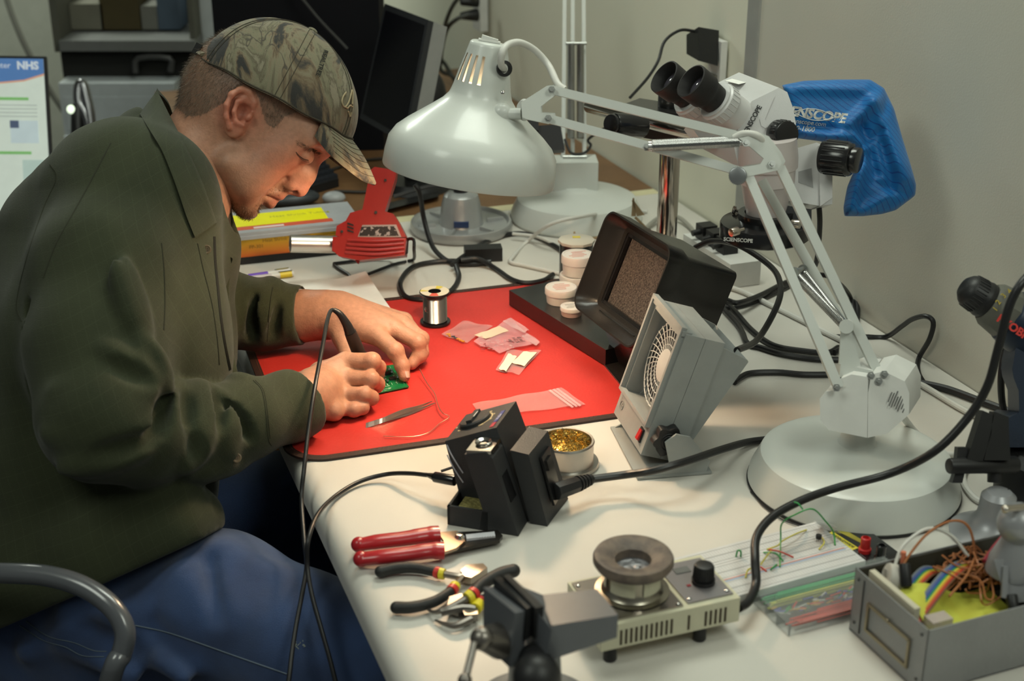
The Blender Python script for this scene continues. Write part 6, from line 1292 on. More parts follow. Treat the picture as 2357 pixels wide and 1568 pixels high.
# left display with a page
t = thing('display_screen', 'tall screen showing a white page with a blue heading at the far left', 'screen', W(50, 560, 2.75))
sq = [W(-160, 126, 2.85), W(106, 130, 2.85), W(130, 560, 2.80), W(-140, 560, 2.80)]; sn = (sq[1]-sq[0]).cross(sq[3]-sq[0]).normalized(); sn = sn if sn.dot(CF) > 0 else -sn
m = MB(); m.prism(sq, sn*.008, .002); obj('bezel', m, black, t, w=1)
def sqp(u, v, off=.0): return (sq[0]*(1-u)+sq[1]*u)*(1-v)+(sq[3]*(1-u)+sq[2]*u)*v-sn*off
def patch(nm, u0, v0, u1, v1, col, off, v1b=None, e=.55, poly=None):
    m = MB(); m.prism([sqp(*q, off) for q in (poly or ((u0, v0), (u1, v0), (u1, v1), (u0, v1)))], sn*.0006); obj(nm, m, mat('screen_%s' % nm, col, .4, emit=col, es=e), t, w=1)
patch('page', .02, .015, .975, .99, (.50, .56, .50), .0008); patch('heading_band', 0, 0, 0, 0, (.07, .16, .36), .0016, poly=((.02, .015), (.975, .015), (.975, .095), (.8, .13), (.5, .15), (.02, .16)))
patch('orange_line', 0, 0, 0, 0, (.55, .28, .18), .0020, poly=((.5, .150), (.8, .130), (.975, .095), (.975, .105), (.8, .138), (.5, .158)))
m = MB(); X_ = basis(sqp(.84, .055, .003), (sq[1]-sq[0]).normalized(), (sq[0]-sq[3]).normalized(), -sn); m.text('NHS', .022, X_, .0003, bold=.001); m.text('meter', .017, X_ @ Matrix.Translation((-.055, 0, 0)), .0003); obj('heading_text', m, mat('screen_pale', (.5, .55, .6), .4, emit=(.5, .55, .6), es=.5), t, w=1)
patch('green_heading', .55, .225, .83, .24, (.16, .38, .12), .0016); patch('green_subheading', .55, .515, .83, .53, (.16, .38, .12), .0016)
for k in range(4): patch('text_line', .52, .265+k*.02, .90, .269+k*.02, (.30, .34, .31), .0016)
patch('diagram', .66, .35, .90, .47, (.42, .50, .52), .0016); patch('diagram_block', .66, .35, .735, .39, (.06, .08, .14), .0022); patch('picture', .75, .56, .95, .68, (.36, .46, .42), .0016)
m = MB(); m.box(W(50, 640, 2.9), (.4, .05, .10)); b_ = W(40, 560, 2.9); m.box(V((b_.x, b_.y, (b_.z+FZ)/2)), (.5, .3, b_.z-FZ), .01); t2 = one('side_table', 'dark cabinet under the tall screen hidden behind the person', 'cabinet', m, mat('dark_cabinet', (.03, .03, .03), .6), V((b_.x, b_.y, FZ)))

# far cabinets
cabm = mat('pale_blue_grey_cabinet', (.52, .56, .58), .5); cabd = mat('recess_shade_tone', (.012, .012, .010), .8); shm = mat('grey_shelf', (.16, .165, .16), .5)
cdp = 3.75; a0_ = W(140, 320, cdp); a1_ = W(470, 320, cdp)
dv = V((0, .5, 0)); up = V((0, 0, 1))
def slab(mb, x0, y0, x1, y1, d0, dep=.5, r=.006):            # upright box facing the bench, from photo corners at one distance
    A, B_ = W(x0, y1, d0), W(x1, y1, d0); top = W(x0, y0, d0).z; A.z = B_.z = min(A.z, B_.z); Y0 = A.y
    mb.hexa([V((A.x, Y0, A.z)), V((B_.x, Y0, A.z)), V((B_.x, Y0+dep, A.z)), V((A.x, Y0+dep, A.z)), V((A.x, Y0, top)), V((B_.x, Y0, top)), V((B_.x, Y0+dep, top)), V((A.x, Y0+dep, top))], r); return mb
t = thing('drawer_cabinet', 'pale grey drawer cabinet standing far behind the shoulder', 'cabinet', V((a0_.x+.2, a0_.y, FZ)))
A = W(150, 320, cdp); m = MB(); zt = W(150, 180, cdp).z; m.hexa([V((A.x, A.y, FZ)), V((A.x+.30, A.y, FZ)), V((A.x+.30, A.y+.5, FZ)), V((A.x, A.y+.5, FZ)), V((A.x, A.y, zt)), V((A.x+.30, A.y, zt)), V((A.x+.30, A.y+.5, zt)), V((A.x, A.y+.5, zt))], .006); obj('cabinet_body', m, cabm, t, w=1)
for y0, y1 in ((184, 210), (216, 300), (306, 390)):
    m = MB(); slab(m, 156, y0, 408, y1, cdp-.012, .012, .002); dwr = obj('drawer', m, cabm, t, w=1)
    m = MB(); slab(m, 368, y0+6, 404, y0+14, cdp-.02, .01, .002); obj('handle', m, mat('drawer_handle', (.40, .40, .36), .5), dwr, w=1)
t = thing('open_shelf_unit', 'open shelf unit with dark compartments above the far cabinet', 'shelf', V((A.x+.2, A.y+.05, zt+.002)))
m = MB(); slab(m, 146, 116, 462, 179, cdp+.02, .45); obj('lower_compartment', m, cabd, t, w=1)  # solid block; the shade in the open shelf gap is its near-black colour
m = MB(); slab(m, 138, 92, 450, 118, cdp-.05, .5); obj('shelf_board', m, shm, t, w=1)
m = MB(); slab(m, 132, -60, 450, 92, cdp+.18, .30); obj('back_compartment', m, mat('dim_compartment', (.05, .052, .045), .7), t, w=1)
m = MB(); slab(m, 126, -60, 142, 120, cdp-.03, .48); obj('side_post', m, mat('shelf_post', (.10, .10, .08), .6), t, w=1); m = MB(); slab(m, 440, -60, 452, 120, cdp-.03, .48); obj('side_post', m, mat('shelf_post', (.10, .10, .08), .6), t, w=1)
m = MB(); a_ = W(310, 165, cdp-.02); m.tube([W(312, 168, cdp-.02), W(318, 134, cdp-.03), W(390, 134, cdp-.03), W(392, 165, cdp-.02)], .008, 8, per=3); obj('bent_handle', m, mat('grey_tube', (.06, .06, .06), .4), t, w=1)
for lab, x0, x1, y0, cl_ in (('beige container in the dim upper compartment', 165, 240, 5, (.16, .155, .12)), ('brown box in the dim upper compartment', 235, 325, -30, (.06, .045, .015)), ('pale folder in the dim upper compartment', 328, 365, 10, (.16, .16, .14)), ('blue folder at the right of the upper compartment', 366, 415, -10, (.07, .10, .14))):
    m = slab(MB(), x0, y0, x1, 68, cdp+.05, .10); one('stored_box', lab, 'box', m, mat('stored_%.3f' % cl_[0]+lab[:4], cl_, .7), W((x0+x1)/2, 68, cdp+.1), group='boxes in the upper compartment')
t = thing('grey_locker', 'light grey locker between the shelf unit and the black panel', 'cabinet', V((W(490, 300, 3.9).x, W(490, 300, 3.9).y, FZ)))
m = MB(); A = W(469, 320, 3.9); B_ = W(530, 320, 3.9); m.hexa([V((A.x, A.y, FZ)), V((B_.x, A.y, FZ)), V((B_.x, A.y+.3, FZ)), V((A.x, A.y+.3, FZ)), V((A.x, A.y, 1.2)), V((B_.x, A.y, 1.2)), V((B_.x, A.y+.3, 1.2)), V((A.x, A.y+.3, 1.2))], .005); obj('locker_body', m, cabm, t, w=1)
m = MB(); slab(m, 470, 50, 530, 54, 3.895, .01, .001); slab(m, 470, 100, 530, 104, 3.895, .01, .001); obj('drawer_gap', m, mat('gap_grey', (.08, .085, .09), .6), t, w=1)
t = thing('chrome_bracket', 'bent chrome tube standing before the far cabinet', 'bracket', W(195, 330, 3.2))
m = MB(); m.tube([W(212, 420, 3.2), W(208, 280, 3.2), W(200, 230, 3.2), W(190, 195, 3.2), W(182, 200, 3.2), W(182, 235, 3.2), W(196, 262, 3.2), W(204, 300, 3.2), W(206, 420, 3.2)], .012, 12); obj('bent_tube', m, mat('dark_chrome', (.20, .20, .21), .25, .9), t, w=1)
m = MB(); m.cyl(W(178, 420, 3.2), W(178, 240, 3.2), .014, bev=.004); ee = W(195, 400, 3.2); m.box(V((ee.x, ee.y, (ee.z+FZ)/2)), (.1, .06, ee.z-FZ)); obj('post', m, black, t, w=1)
m = MB(); m.sph(W(164, 252, 3.19), .010); obj('indicator_light', m, mat('white_indicator', (.8, .9, .75), .4, emit=(.8, .95, .7), es=1.2), t, w=1)
m = MB(); m.tube([W(10, -20, 4.2), W(30, 40, 4.2), W(60, 110, 4.2), W(110, 200, 4.2), W(150, 260, 4.2)], .009, 8); one('cable_shadow', 'cable shadow down the far left wall, modelled as a dark tube', 'cable', m, mat('cable_shadow_tone', (.12, .12, .10), .6), W(60, 110, 4.2))  # dark tube stands in for a cable's shadow on the wall
# ---------------------------------------------------------------- the person
def proj(v):                                   # numpy points -> photo position
    q = v-np.array(CO); d = q @ np.array(CF); return 1178.5+FP*(q @ np.array(CR))/d, 784-FP*(q @ np.array(CU))/d
def inpoly(x, y, poly):
    c = np.zeros(x.shape, bool); n = len(poly)
    for i in range(n):
        (x0, y0), (x1, y1) = poly[i], poly[(i+1) % n]
        m = ((y0 > y) != (y1 > y)) & (x < (x1-x0)*(y-y0)/((y1-y0) or 1e-9)+x0); c ^= m
    return c
def hit(o, px, py, off=.0, dflt=1.75):
    inv = wmat(o).inverted(); r = ray(px, py); h = o.ray_cast(inv @ CO, (inv.to_3x3() @ r).normalized())
    return (wmat(o) @ h[1])-r.normalized()*off if h[0] else W(px, py, dflt)
HDD = 1.87
es = -ray(600, 280).normalized(); ef = (CR*.75-CU*.66); ef = (ef-es*ef.dot(es)).normalized(); eu = es.cross(ef)
if eu.dot(CU) < 0: eu = -eu
HM = np.array(Matrix((ef, es, eu)).transposed())
def Hh(px, py, s=0.): return np.array(W(px, py, HDD)+es*s)
pxs = HDD/FP
def hdir(dx, dy): d = CR*dx-CU*dy; return (d-es*d.dot(es)).normalized()
person = thing('person', 'seated person in a camouflage cap, olive shirt and blue jeans soldering a board', 'person', W(110, 1420, 1.8))
# head sdf
c = Hh(590, 270); S = SDF(c-np.array([.17, .15, .17]), c+np.array([.15, .15, .16]), .0019)
S.ell(Hh(606, 218), (.094, .076, .086), HM, 0)
S.ell(Hh(540, 240), (.072, .066, .066), HM, .03)
S.chain([Hh(520, 300), Hh(455, 375), Hh(405, 450), Hh(380, 500)], [.063, .060, .062, .068], .022)
nf = hdir(.69, .72); fd = hdir(-.72, .69); FM = np.array(Matrix((nf, es, fd)).transposed())
S.ell(Hh(613, 340), (.0500, .060, .084), FM, .02)
S.ell(Hh(700, 300), (.040, .058, .040), FM, .02)
for q in (1, -1):
    S.cap(Hh(535, 375, .050*q), Hh(575, 464, .016*q), .020, .0165, .016)
    S.ell(Hh(648, 352, .043*q), (.020, .018, .028), FM, .018)
    S.ell(Hh(590, 405, .042*q), (.022, .018, .030), FM, .018)
S.ell(Hh(571, 476), (.0165, .022, .0165), FM, .012)
S.cap(Hh(634, 438), Hh(606, 456), .0145, .0145, .008); S.ell(Hh(684, 398), (.022, .020, .030), FM, .012)
for q in (1, -1):
    S.cap(Hh(742, 344, .008*q), Hh(716, 326, .042*q), .0095, .009, .016)
    S.ell(Hh(722, 364, .031*q), (.013, .017, .012), FM, .014, 'sub')
    S.ell(Hh(699, 355, .031*q), (.0135, .0150, .0120), FM, .003)
    S.cap(Hh(690, 341, .040*q), Hh(716, 352, .020*q), .0016, .0016, .004, 'sub')
S.cap(Hh(726, 352), Hh(706, 405), .0068, .0085, .010); S.cap(Hh(706, 405), Hh(690, 436), .0082, .0090, .008)
S.cap(Hh(690, 434), Hh(660, 426), .0085, .006, .008)
for q in (1, -1):
    S.ell(Hh(668, 423, .0135*q), (.0095, .0050, .0080), FM, .006)
    S.ell(Hh(678, 440, .0070*q), (.005, .0035, .0045), FM, .003, 'sub')
    S.cap(Hh(658, 410, .020*q), Hh(622, 435, .030*q), .0022, .0016, .008, 'sub')
    S.cap(Hh(614, 438, .022*q), Hh(641, 449, .004*q), .0050, .0078, .004)
    S.cap(Hh(608, 450, .019*q), Hh(622, 467, .004*q), .0052, .0078, .004)
    S.cap(Hh(606, 444, .025*q), Hh(650, 466, .0*q), .0014, .0016, .0025, 'sub')
S.cap(Hh(599, 480, .012), Hh(599, 480, -.012), .0035, .0035, .012, 'sub')
HEADC = np.array([(0, 0, 0)])
for q in (1, -1):                               # ears
    d0 = .0705
    S.ell(Hh(551, 257, (d0+.004)*q), (.016, .0055, .028), np.array(Matrix((hdir(.97, .22), es, hdir(.26, -.96))).transposed()), .006)
    S.ell(Hh(541, 296, (d0+.003)*q), (.010, .0050, .012), HM, .008)
    S.chain([Hh(x, y, (z)*q) for x, y, z in ((574, 262, .074), (586, 238, .077), (575, 214, .081), (556, 208, .085), (536, 220, .089), (525, 244, .090), (524, 270, .087), (530, 294, .082))], [.003, .0034, .0036, .0038, .0038, .0036, .0034, .0034], .004)
    S.ell(Hh(560, 260, (d0+.010)*q), (.0100, .012, .0125), HM, .003, 'sub')
    S.chain([Hh(x, y, z*q) for x, y, z in ((566, 228, .080), (549, 236, .083), (541, 258, .083), (546, 282, .080), (562, 289, .077))], [.0026, .003, .003, .003, .0026], .003)
    S.ell(Hh(574, 270, .078*q), (.004, .004, .006), HM, .004)
vh, Fh = S.mesh(); vh = smooth_v(vh, Fh, 2, .5)
# hands sdf
def hand(box, wr, palm, fingers, thumb, h=.0014):
    lo = np.min(box, 0); hi = np.max(box, 0); S = SDF(lo, hi, h)
    S.chain([Wn(*q[:3]) for q in wr], [q[3] for q in wr], .012)
    for a_, b_, r0, r1 in palm: S.cap(Wn(*a_), Wn(*b_), r0, r1, .012)
    for f in fingers:
        T_ = SDF(lo, hi, h); T_.chain([Wn(*q[:3]) for q in f], [q[3] for q in f], .0035)
        for q in f[1:-1]: T_.ell(Wn(*q[:3]), (q[3]*1.06,)*3, None, .003)
        S._op((slice(None),)*3, T_.D, .0042, 'add')
    T_ = SDF(lo, hi, h); T_.chain([Wn(*q[:3]) for q in thumb], [q[3] for q in thumb], .004); S._op((slice(None),)*3, T_.D, .009, 'add')
    return S
rf = [[(795, 832, 1.842, .0115), (856, 832, 1.832, .0112), (870, 846, 1.862, .0098), (872, 864, 1.888, .0080)],
      [(790, 871, 1.832, .0112), (853, 873, 1.822, .0108), (868, 884, 1.850, .0095), (868, 892, 1.856, .0080)],
      [(785, 907, 1.818, .0105), (838, 909, 1.808, .0100), (855, 916, 1.818, .0090), (850, 922, 1.832, .0076)],
      [(775, 938, 1.804, .0098), (815, 943, 1.800, .0090), (834, 939, 1.806, .0082), (832, 935, 1.820, .0070)]]
bx_ = [Wn(590, 740, 1.76), Wn(590, 1030, 1.74), Wn(940, 740, 1.97), Wn(940, 1030, 1.76), Wn(640, 740, 1.94)]
SR = hand(bx_, [(630, 935, 1.738, .029), (700, 915, 1.778, .0295), (730, 900, 1.800, .030)],
          [((718, 880, 1.822), (795, 832, 1.842), .0185, .0125), ((715, 895, 1.812), (790, 871, 1.832), .020, .0125), ((712, 915, 1.806), (785, 907, 1.818), .020, .0120), ((710, 940, 1.796), (775, 938, 1.804), .0175, .0115), ((740, 930, 1.792), (770, 948, 1.788), .014, .012), ((745, 860, 1.85), (790, 850, 1.872), .016, .012)],
          rf, [(735, 862, 1.855, .015), (790, 838, 1.888, .0135), (836, 842, 1.900, .0115), (864, 858, 1.905, .0090)])
for a_, b_ in (((835, 852, 1.806), (868, 852, 1.82)), ((800, 891, 1.80), (860, 893, 1.81)), ((800, 925, 1.785), (845, 926, 1.80)), ((805, 852, 1.812), (836, 853, 1.804))): SR.cap(Wn(*a_), Wn(*b_), .0016, .0016, .003, 'sub')
vr, Fr = SR.mesh(); vr = smooth_v(vr, Fr, 2)
lfg = [[(868, 772, 1.936, .0125), (910, 808, 1.903, .0110), (926, 842, 1.903, .0096), (931, 866, 1.900, .0080)],
       [(905, 757, 1.953, .0125), (962, 788, 1.940, .0108), (966, 818, 1.943, .0096), (948, 838, 1.938, .0082)],
       [(925, 745, 1.975, .0120), (970, 780, 1.958, .0102), (971, 812, 1.955, .0090), (962, 826, 1.958, .0080)],
       [(930, 738, 1.998, .0110), (962, 775, 1.975, .0092), (965, 804, 1.972, .0082), (955, 820, 1.968, .0072)]]
bx_ = [Wn(600, 600, 2.14), Wn(600, 900, 1.84), Wn(1020, 600, 2.14), Wn(1020, 900, 1.84), Wn(800, 600, 1.90), np.array([-.2, 1.7, -.012])]
SL_ = hand(bx_, [(625, 728, 2.005, .034), (700, 727, 1.998, .0345), (750, 725, 1.990, .0325), (790, 730, 1.982, .028)],
           [((780, 735, 1.975), (868, 772, 1.938), .022, .0145), ((785, 720, 1.980), (905, 757, 1.953), .022, .0140), ((785, 712, 1.990), (925, 745, 1.975), .021, .0125), ((785, 708, 2.000), (930, 738, 1.998), .020, .0115), ((830, 745, 1.970), (875, 755, 1.958), .019, .015)],
           lfg, [(770, 742, 1.972, .0180), (788, 778, 1.954, .0135), (802, 815, 1.938, .0118), (838, 846, 1.920, .0092)])
SL_.cap(Wn(935, 800, 1.92), Wn(947, 812, 1.93), .003, .003, .004, 'sub')
vl, Fl = SL_.mesh(); vl = smooth_v(vl, Fl, 2)
# nails are separate; inner body under the clothes
c0, c1 = np.array([-.80, 1.25, -.35]), np.array([-.2, 2.15, .45]); B = SDF(c0, c1, .009)
B.chain([Wn(405, 430, 1.85), Wn(330, 560, 1.82), Wn(230, 1000, 1.82), Wn(150, 1250, 1.84)], [.07, .10, .105, .10], .03)
B.chain([Wn(260, 590, 1.68), Wn(235, 960, 1.60), Wn(540, 965, 1.685), Wn(700, 915, 1.778)], [.05, .045, .038, .030], .02)
B.chain([Wn(360, 600, 1.96), Wn(500, 735, 1.99), Wn(600, 727, 1.995), Wn(640, 728, 1.998)], [.05, .032, .028, .031], .02)
B.cap(Wn(405, 430, 1.85), Wn(260, 590, 1.68), .06, .05, .03); B.cap(Wn(405, 430, 1.85), Wn(360, 600, 1.96), .06, .05, .03)
vb_, Fb = B.mesh(); vb_ = smooth_v(vb_, Fb, 2)
V_ = np.concatenate([vh, vr, vl, vb_]); F_ = np.concatenate([Fh, Fr+len(vh), Fl+len(vh)+len(vr), Fb+len(vh)+len(vr)+len(vl)])
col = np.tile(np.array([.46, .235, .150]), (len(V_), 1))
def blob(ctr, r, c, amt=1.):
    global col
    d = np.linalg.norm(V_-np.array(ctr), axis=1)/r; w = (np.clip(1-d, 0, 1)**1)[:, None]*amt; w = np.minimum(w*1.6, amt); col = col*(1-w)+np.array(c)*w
for q in (1, -1):
    blob(Hh(550, 258, .085*q), .042, (.50, .165, .105), .8); blob(Hh(640, 375, .045*q), .055, (.50, .20, .125), .6)
blob(Hh(690, 435), .026, (.52, .20, .13), .7); blob(Hh(735, 350), .05, (.48, .20, .12), .4)
for q in (1, -1):
    blob(Hh(642, 456, .010*q), .013, (.42, .12, .085), .9); blob(Hh(624, 471, .010*q), .015, (.42, .12, .085), .9)
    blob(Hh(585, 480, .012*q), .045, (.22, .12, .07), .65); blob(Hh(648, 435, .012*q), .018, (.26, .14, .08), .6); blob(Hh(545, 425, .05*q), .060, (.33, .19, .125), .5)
for f in rf+lfg:
    for q in f[1:]: blob(Wn(*q[:3]), .017, (.50, .20, .125), .5)
# hair area colour
HAIR = [(400, 60), (520, 20), (640, 60), (705, 200), (705, 252), (655, 268), (632, 296), (612, 284), (598, 235), (586, 205), (560, 194), (532, 213), (518, 235), (490, 252), (462, 266), (430, 268), (400, 240), (395, 200), (430, 140)]
def mirrored(v):                                # fold the far half of the head onto the near half
    s_ = (v-np.array(Hh(600, 280))) @ np.array(es); return v+np.outer(np.abs(s_)-s_, np.array(es))
px_, py_ = proj(mirrored(vh)); hm = inpoly(px_, py_, HAIR)
sh_ = (vh-np.array(Hh(600, 280))) @ np.array(es); isear = (np.abs(sh_) > .073) & (px_ > 515) & (px_ < 600) & (py_ > 200) & (py_ < 318)
hm &= ~isear
hcol = np.array([.125, .092, .066]); col[:len(vh)][hm] = col[:len(vh)][hm]*.35+hcol*.65
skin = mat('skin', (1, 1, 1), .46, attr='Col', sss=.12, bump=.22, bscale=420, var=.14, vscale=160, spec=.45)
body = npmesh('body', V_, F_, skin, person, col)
# hair strands
nrm_h = vnormals(vh, Fh); rg_ = np.random.default_rng(5)
def strands(name, mask, n, L, w, ctr_dir, m_, lift=.55, jit=.35, sub=None):
    idx = rg_.choice(np.nonzero(mask)[0], n); p = vh[idx]+rg_.normal(0, .0009, (n, 3)); nn_ = nrm_h[idx]
    d = np.array(ctr_dir)-nn_*(nn_ @ np.array(ctr_dir))[:, None]; d /= np.linalg.norm(d, axis=1)[:, None]+1e-9
    d = d+nn_*lift+rg_.normal(0, jit, (n, 3)); d /= np.linalg.norm(d, axis=1)[:, None]
    s_ = np.cross(d, rg_.normal(0, 1, (n, 3))); s_ /= np.linalg.norm(s_, axis=1)[:, None]; l = L*rg_.uniform(.6, 1.2, n)[:, None]
    q = np.stack([p-nn_*.0006-s_*w, p-nn_*.0006+s_*w, p+d*l+s_*w*.25, p+d*l-s_*w*.25], 1).reshape(-1, 3)
    return npmesh(name, q, np.arange(4*n).reshape(-1, 4), m_, person)
hairm = mat('brown_hair', (.15, .115, .085), .55, var=.5, vscale=500, spec=.3)
strands('hair', hm, 14000, .0068, .00016, hdir(-.35, .94), hairm)
BRD = [(655, 425), (668, 438), (645, 447), (628, 450), (612, 442), (622, 432)]; BR2 = [(530, 440), (560, 436), (600, 458), (608, 478), (590, 492), (575, 515), (520, 500), (505, 470)]; BR3 = [(612, 442), (600, 460), (585, 450), (600, 432)]
px_, py_ = proj(mirrored(vh)); near = np.abs(sh_) < .045
strands('beard', (inpoly(px_, py_, BR2) | inpoly(px_, py_, BRD) | inpoly(px_, py_, BR3)) & near, 4200, .0034, .00016, hdir(-.3, .94), mat('ginger_beard', (.20, .11, .055), .6, var=.4, vscale=500), .8, .5)
EB = [(685, 325), (712, 336), (742, 352), (738, 362), (706, 346), (683, 334)]
strands('eyebrow', inpoly(px_, py_, EB) & (np.abs(sh_) > .012), 900, .0050, .00018, hdir(-.7, -.5), mat('brown_brow', (.10, .065, .04), .6), .35, .25)
for q in (1, -1):
    m = MB(); ln = catmull([V((681, 350, 0)), V((689, 359, 0)), V((699, 366, 0)), V((710, 369, 0))], 8)
    if q > 0: bpy.context.view_layer.update(); lh = [hit(body, p.x, p.y, .0002, 1.8) for p in ln]
    else: lh = [p-es*(2*(p-V(Hh(600, 280))).dot(es)) for p in lh]
    m.tube(lh, .00045, 5, smooth=False)
    for k, a_ in enumerate(lh): m.tube([a_, a_+hdir(.35, .93)*.0042+es*(.0012*q)], .00012, 3, smooth=False)
    obj('eyelashes', m, mat('dark_lash', (.03, .018, .012), .6), person, w=1)
nailm = mat('fingernail', (.62, .34, .26), .28, coat=.4)
def nail(p, n, d, w=.0062, l=.0088):
    n = V(n).normalized(); d = V(d); d = (d-n*d.dot(n)).normalized(); s_ = n.cross(d); m = MB()
    m.grid(lambda u, v: V(p)+s_*((u-.5)*w*(1-.25*v*v))+d*((v-.5)*l)+n*(.0009-.0032*(u-.5)**2-.0006*v), 8, 6); return obj('fingernail', m, nailm, person, w=1, ang=80)
f = lfg[0]; tip = W(*f[3][:3]); dd_ = (tip-W(*f[2][:3])).normalized(); nb = (-ray(932, 868).normalized()*.75+CR*.55+CU*.1); nb = (nb-dd_*nb.dot(dd_)).normalized(); nail(tip+nb*.0078, nb, dd_)
tip = W(868, 884, 1.86); nail(W(871, 883, 1.836), -CF*.7+CR*.7, CF*.9-CU*.3, .0058, .008)

# ---------------------------------------------------------------- clothes
shirtm = mat('olive_cotton', (.030, .036, .0165), .85, sheen=.12, bump=.35, bscale=900, var=.18, vscale=12, spec=.25)
nt = shirtm.node_tree; bs = nt.nodes['Principled BSDF']; tc = nd(nt, 'ShaderNodeTexCoord'); mp = nd(nt, 'ShaderNodeMapping'); bk = nd(nt, 'ShaderNodeTexBrick'); mx = nd(nt, 'ShaderNodeMixRGB')
mp.inputs['Rotation'].default_value = (R_(90), R_(4), R_(22)); bk.offset = 0; bk.inputs['Scale'].default_value = 1; bk.inputs['Brick Width'].default_value = .0115; bk.inputs['Row Height'].default_value = .0145; bk.inputs['Mortar Size'].default_value = .0005; bk.inputs['Mortar Smooth'].default_value = .6
bk.inputs['Color1'].default_value = bk.inputs['Color2'].default_value = (0, 0, 0, 1); bk.inputs['Mortar'].default_value = (.26, .26, .26, 1)
old = bs.inputs['Base Color'].links[0].from_socket; nt.links.new(tc.outputs['Object'], mp.inputs[0]); nt.links.new(mp.outputs[0], bk.inputs[0]); nt.links.new(bk.outputs['Color'], mx.inputs[0]); nt.links.new(old, mx.inputs[1]); mx.inputs[2].default_value = (.055, .064, .034, 1); nt.links.new(mx.outputs[0], bs.inputs['Base Color'])
lo = np.array([-1.02, 1.18, -.33]); hi = np.array([-.20, 2.20, .46]); S = SDF(lo, hi, .0036)
S.chain([Wn(300, 480, 1.75), Wn(262, 800, 1.73), Wn(215, 1100, 1.75), Wn(130, 1330, 1.80)], [.112, .134, .142, .145], .04)
S.chain([Wn(345, 480, 1.90), Wn(308, 800, 1.88), Wn(250, 1100, 1.88), Wn(170, 1330, 1.88)], [.105, .126, .130, .130], .04)
S.chain([Wn(180, 560, 1.80), Wn(130, 900, 1.80), Wn(80, 1250, 1.80)], [.100, .125, .14], .04)
S.chain([Wn(345, 330, 1.845), Wn(310, 430, 1.82)], [.048, .082], .04)
S.cap(Wn(375, 440, 1.84), Wn(425, 570, 1.86), .060, .072, .04)
S.chain([Wn(275, 540, 1.70), Wn(238, 620, 1.655), Wn(226, 800, 1.610), Wn(238, 950, 1.572)], [.075, .076, .074, .072], .028)
S.chain([Wn(245, 965, 1.568), Wn(330, 992, 1.595), Wn(430, 996, 1.635), Wn(560, 967, 1.687), Wn(665, 936, 1.738), Wn(705, 922, 1.757)], [.0720, .062, .0530, .0480, .0418, .0405], .012)
S.chain([Wn(395, 600, 1.95), Wn(480, 715, 1.985), Wn(600, 725, 1.985), Wn(700, 724, 1.990)], [.075, .056, .0470, .0415], .02)
# far sleeve and near sleeve folds
rid = [((262, 600, 1.56), (310, 760, 1.552), .006), ((290, 600, 1.575), (335, 790, 1.562), .0065), ((330, 790, 1.55), (381, 895, 1.565), .011), ((240, 800, 1.530), (372, 905, 1.555), .009),
       ((130, 900, 1.52), (360, 905, 1.54), .006), ((110, 1000, 1.515), (350, 985, 1.53), .009), ((140, 1080, 1.515), (330, 1040, 1.53), .008), ((390, 900, 1.60), (418, 985, 1.575), .010), ((405, 890, 1.62), (450, 980, 1.585), .008),
       ((455, 885, 1.635), (480, 960, 1.60), .010), ((480, 960, 1.60), (430, 1080, 1.58), .009), ((480, 905, 1.64), (540, 990, 1.625), .008), ((500, 960, 1.61), (520, 1060, 1.635), .008), ((535, 870, 1.69), (590, 925, 1.68), .006), ((545, 990, 1.65), (612, 960, 1.69), .006),
       ((575, 1015, 1.67), (625, 975, 1.70), .006), ((440, 1095, 1.60), (560, 1060, 1.67), .008),
       ((370, 600, 1.66), (376, 760, 1.66), .010), ((405, 560, 1.68), (400, 780, 1.67), .009), ((440, 560, 1.71), (425, 800, 1.69), .008), ((470, 600, 1.745), (480, 800, 1.73), .009), ((395, 780, 1.665), (372, 870, 1.66), .009),
       ((560, 650, 1.99), (600, 720, 1.96), .009), ((620, 645, 1.985), (650, 700, 1.96), .006), ((575, 760, 1.965), (640, 740, 1.965), .006),
       ((60, 1150, 1.66), (400, 1130, 1.64), .010), ((150, 1200, 1.63), (470, 1150, 1.69), .010), ((100, 1290, 1.66), (330, 1240, 1.63), .012)]
for a_, b_, r in rid:
    tt = [k_/6 for k_ in range(7)]; S.chain([Wn(*a_)*(1-t_)+Wn(*b_)*t_ for t_ in tt], [r*(.25+.75*math.sin(PI*(.06+.88*t_))) for t_ in tt], .017)
grv = [((384, 900, 1.545), (372, 1000, 1.54), .006), ((300, 700, 1.530), (372, 850, 1.54), .004), ((250, 830, 1.515), (350, 880, 1.53), .005), ((200, 1060, 1.495), (350, 1010, 1.52), .007), ((385, 905, 1.57), (340, 1020, 1.525), .007), ((430, 900, 1.59), (432, 985, 1.565), .005), ((445, 1000, 1.565), (470, 1075, 1.575), .005),
       ((500, 890, 1.625), (505, 985, 1.60), .005), ((520, 930, 1.63), (575, 1010, 1.64), .0045), ((568, 935, 1.655), (605, 975, 1.67), .005), ((100, 690, 1.60), (165, 560, 1.62), .006), ((75, 700, 1.60), (110, 1080, 1.58), .008),
       ((588, 680, 1.945), (580, 780, 1.95), .006), ((640, 700, 1.945), (625, 790, 1.95), .004), ((120, 1170, 1.60), (460, 1140, 1.64), .008)]
for a_, b_, r in grv:
    tt = [k_/6 for k_ in range(7)]; S.chain([Wn(*a_)*(1-t_)+Wn(*b_)*t_ for t_ in tt], [r*(.2+.8*math.sin(PI*(.06+.88*t_))) for t_ in tt], .012, 'sub')
# armhole seam, cuff seams
def rnoise(D, X, Y, Z):
    n = .0011*np.sin(34*X+21*Z+3*np.sin(17*Y))*np.sin(26*Z-18*Y+2*np.sin(23*X))+.0005*np.sin(95*X+60*Z)*np.sin(80*Y-50*Z)
    return D+n
S.fn(rnoise)
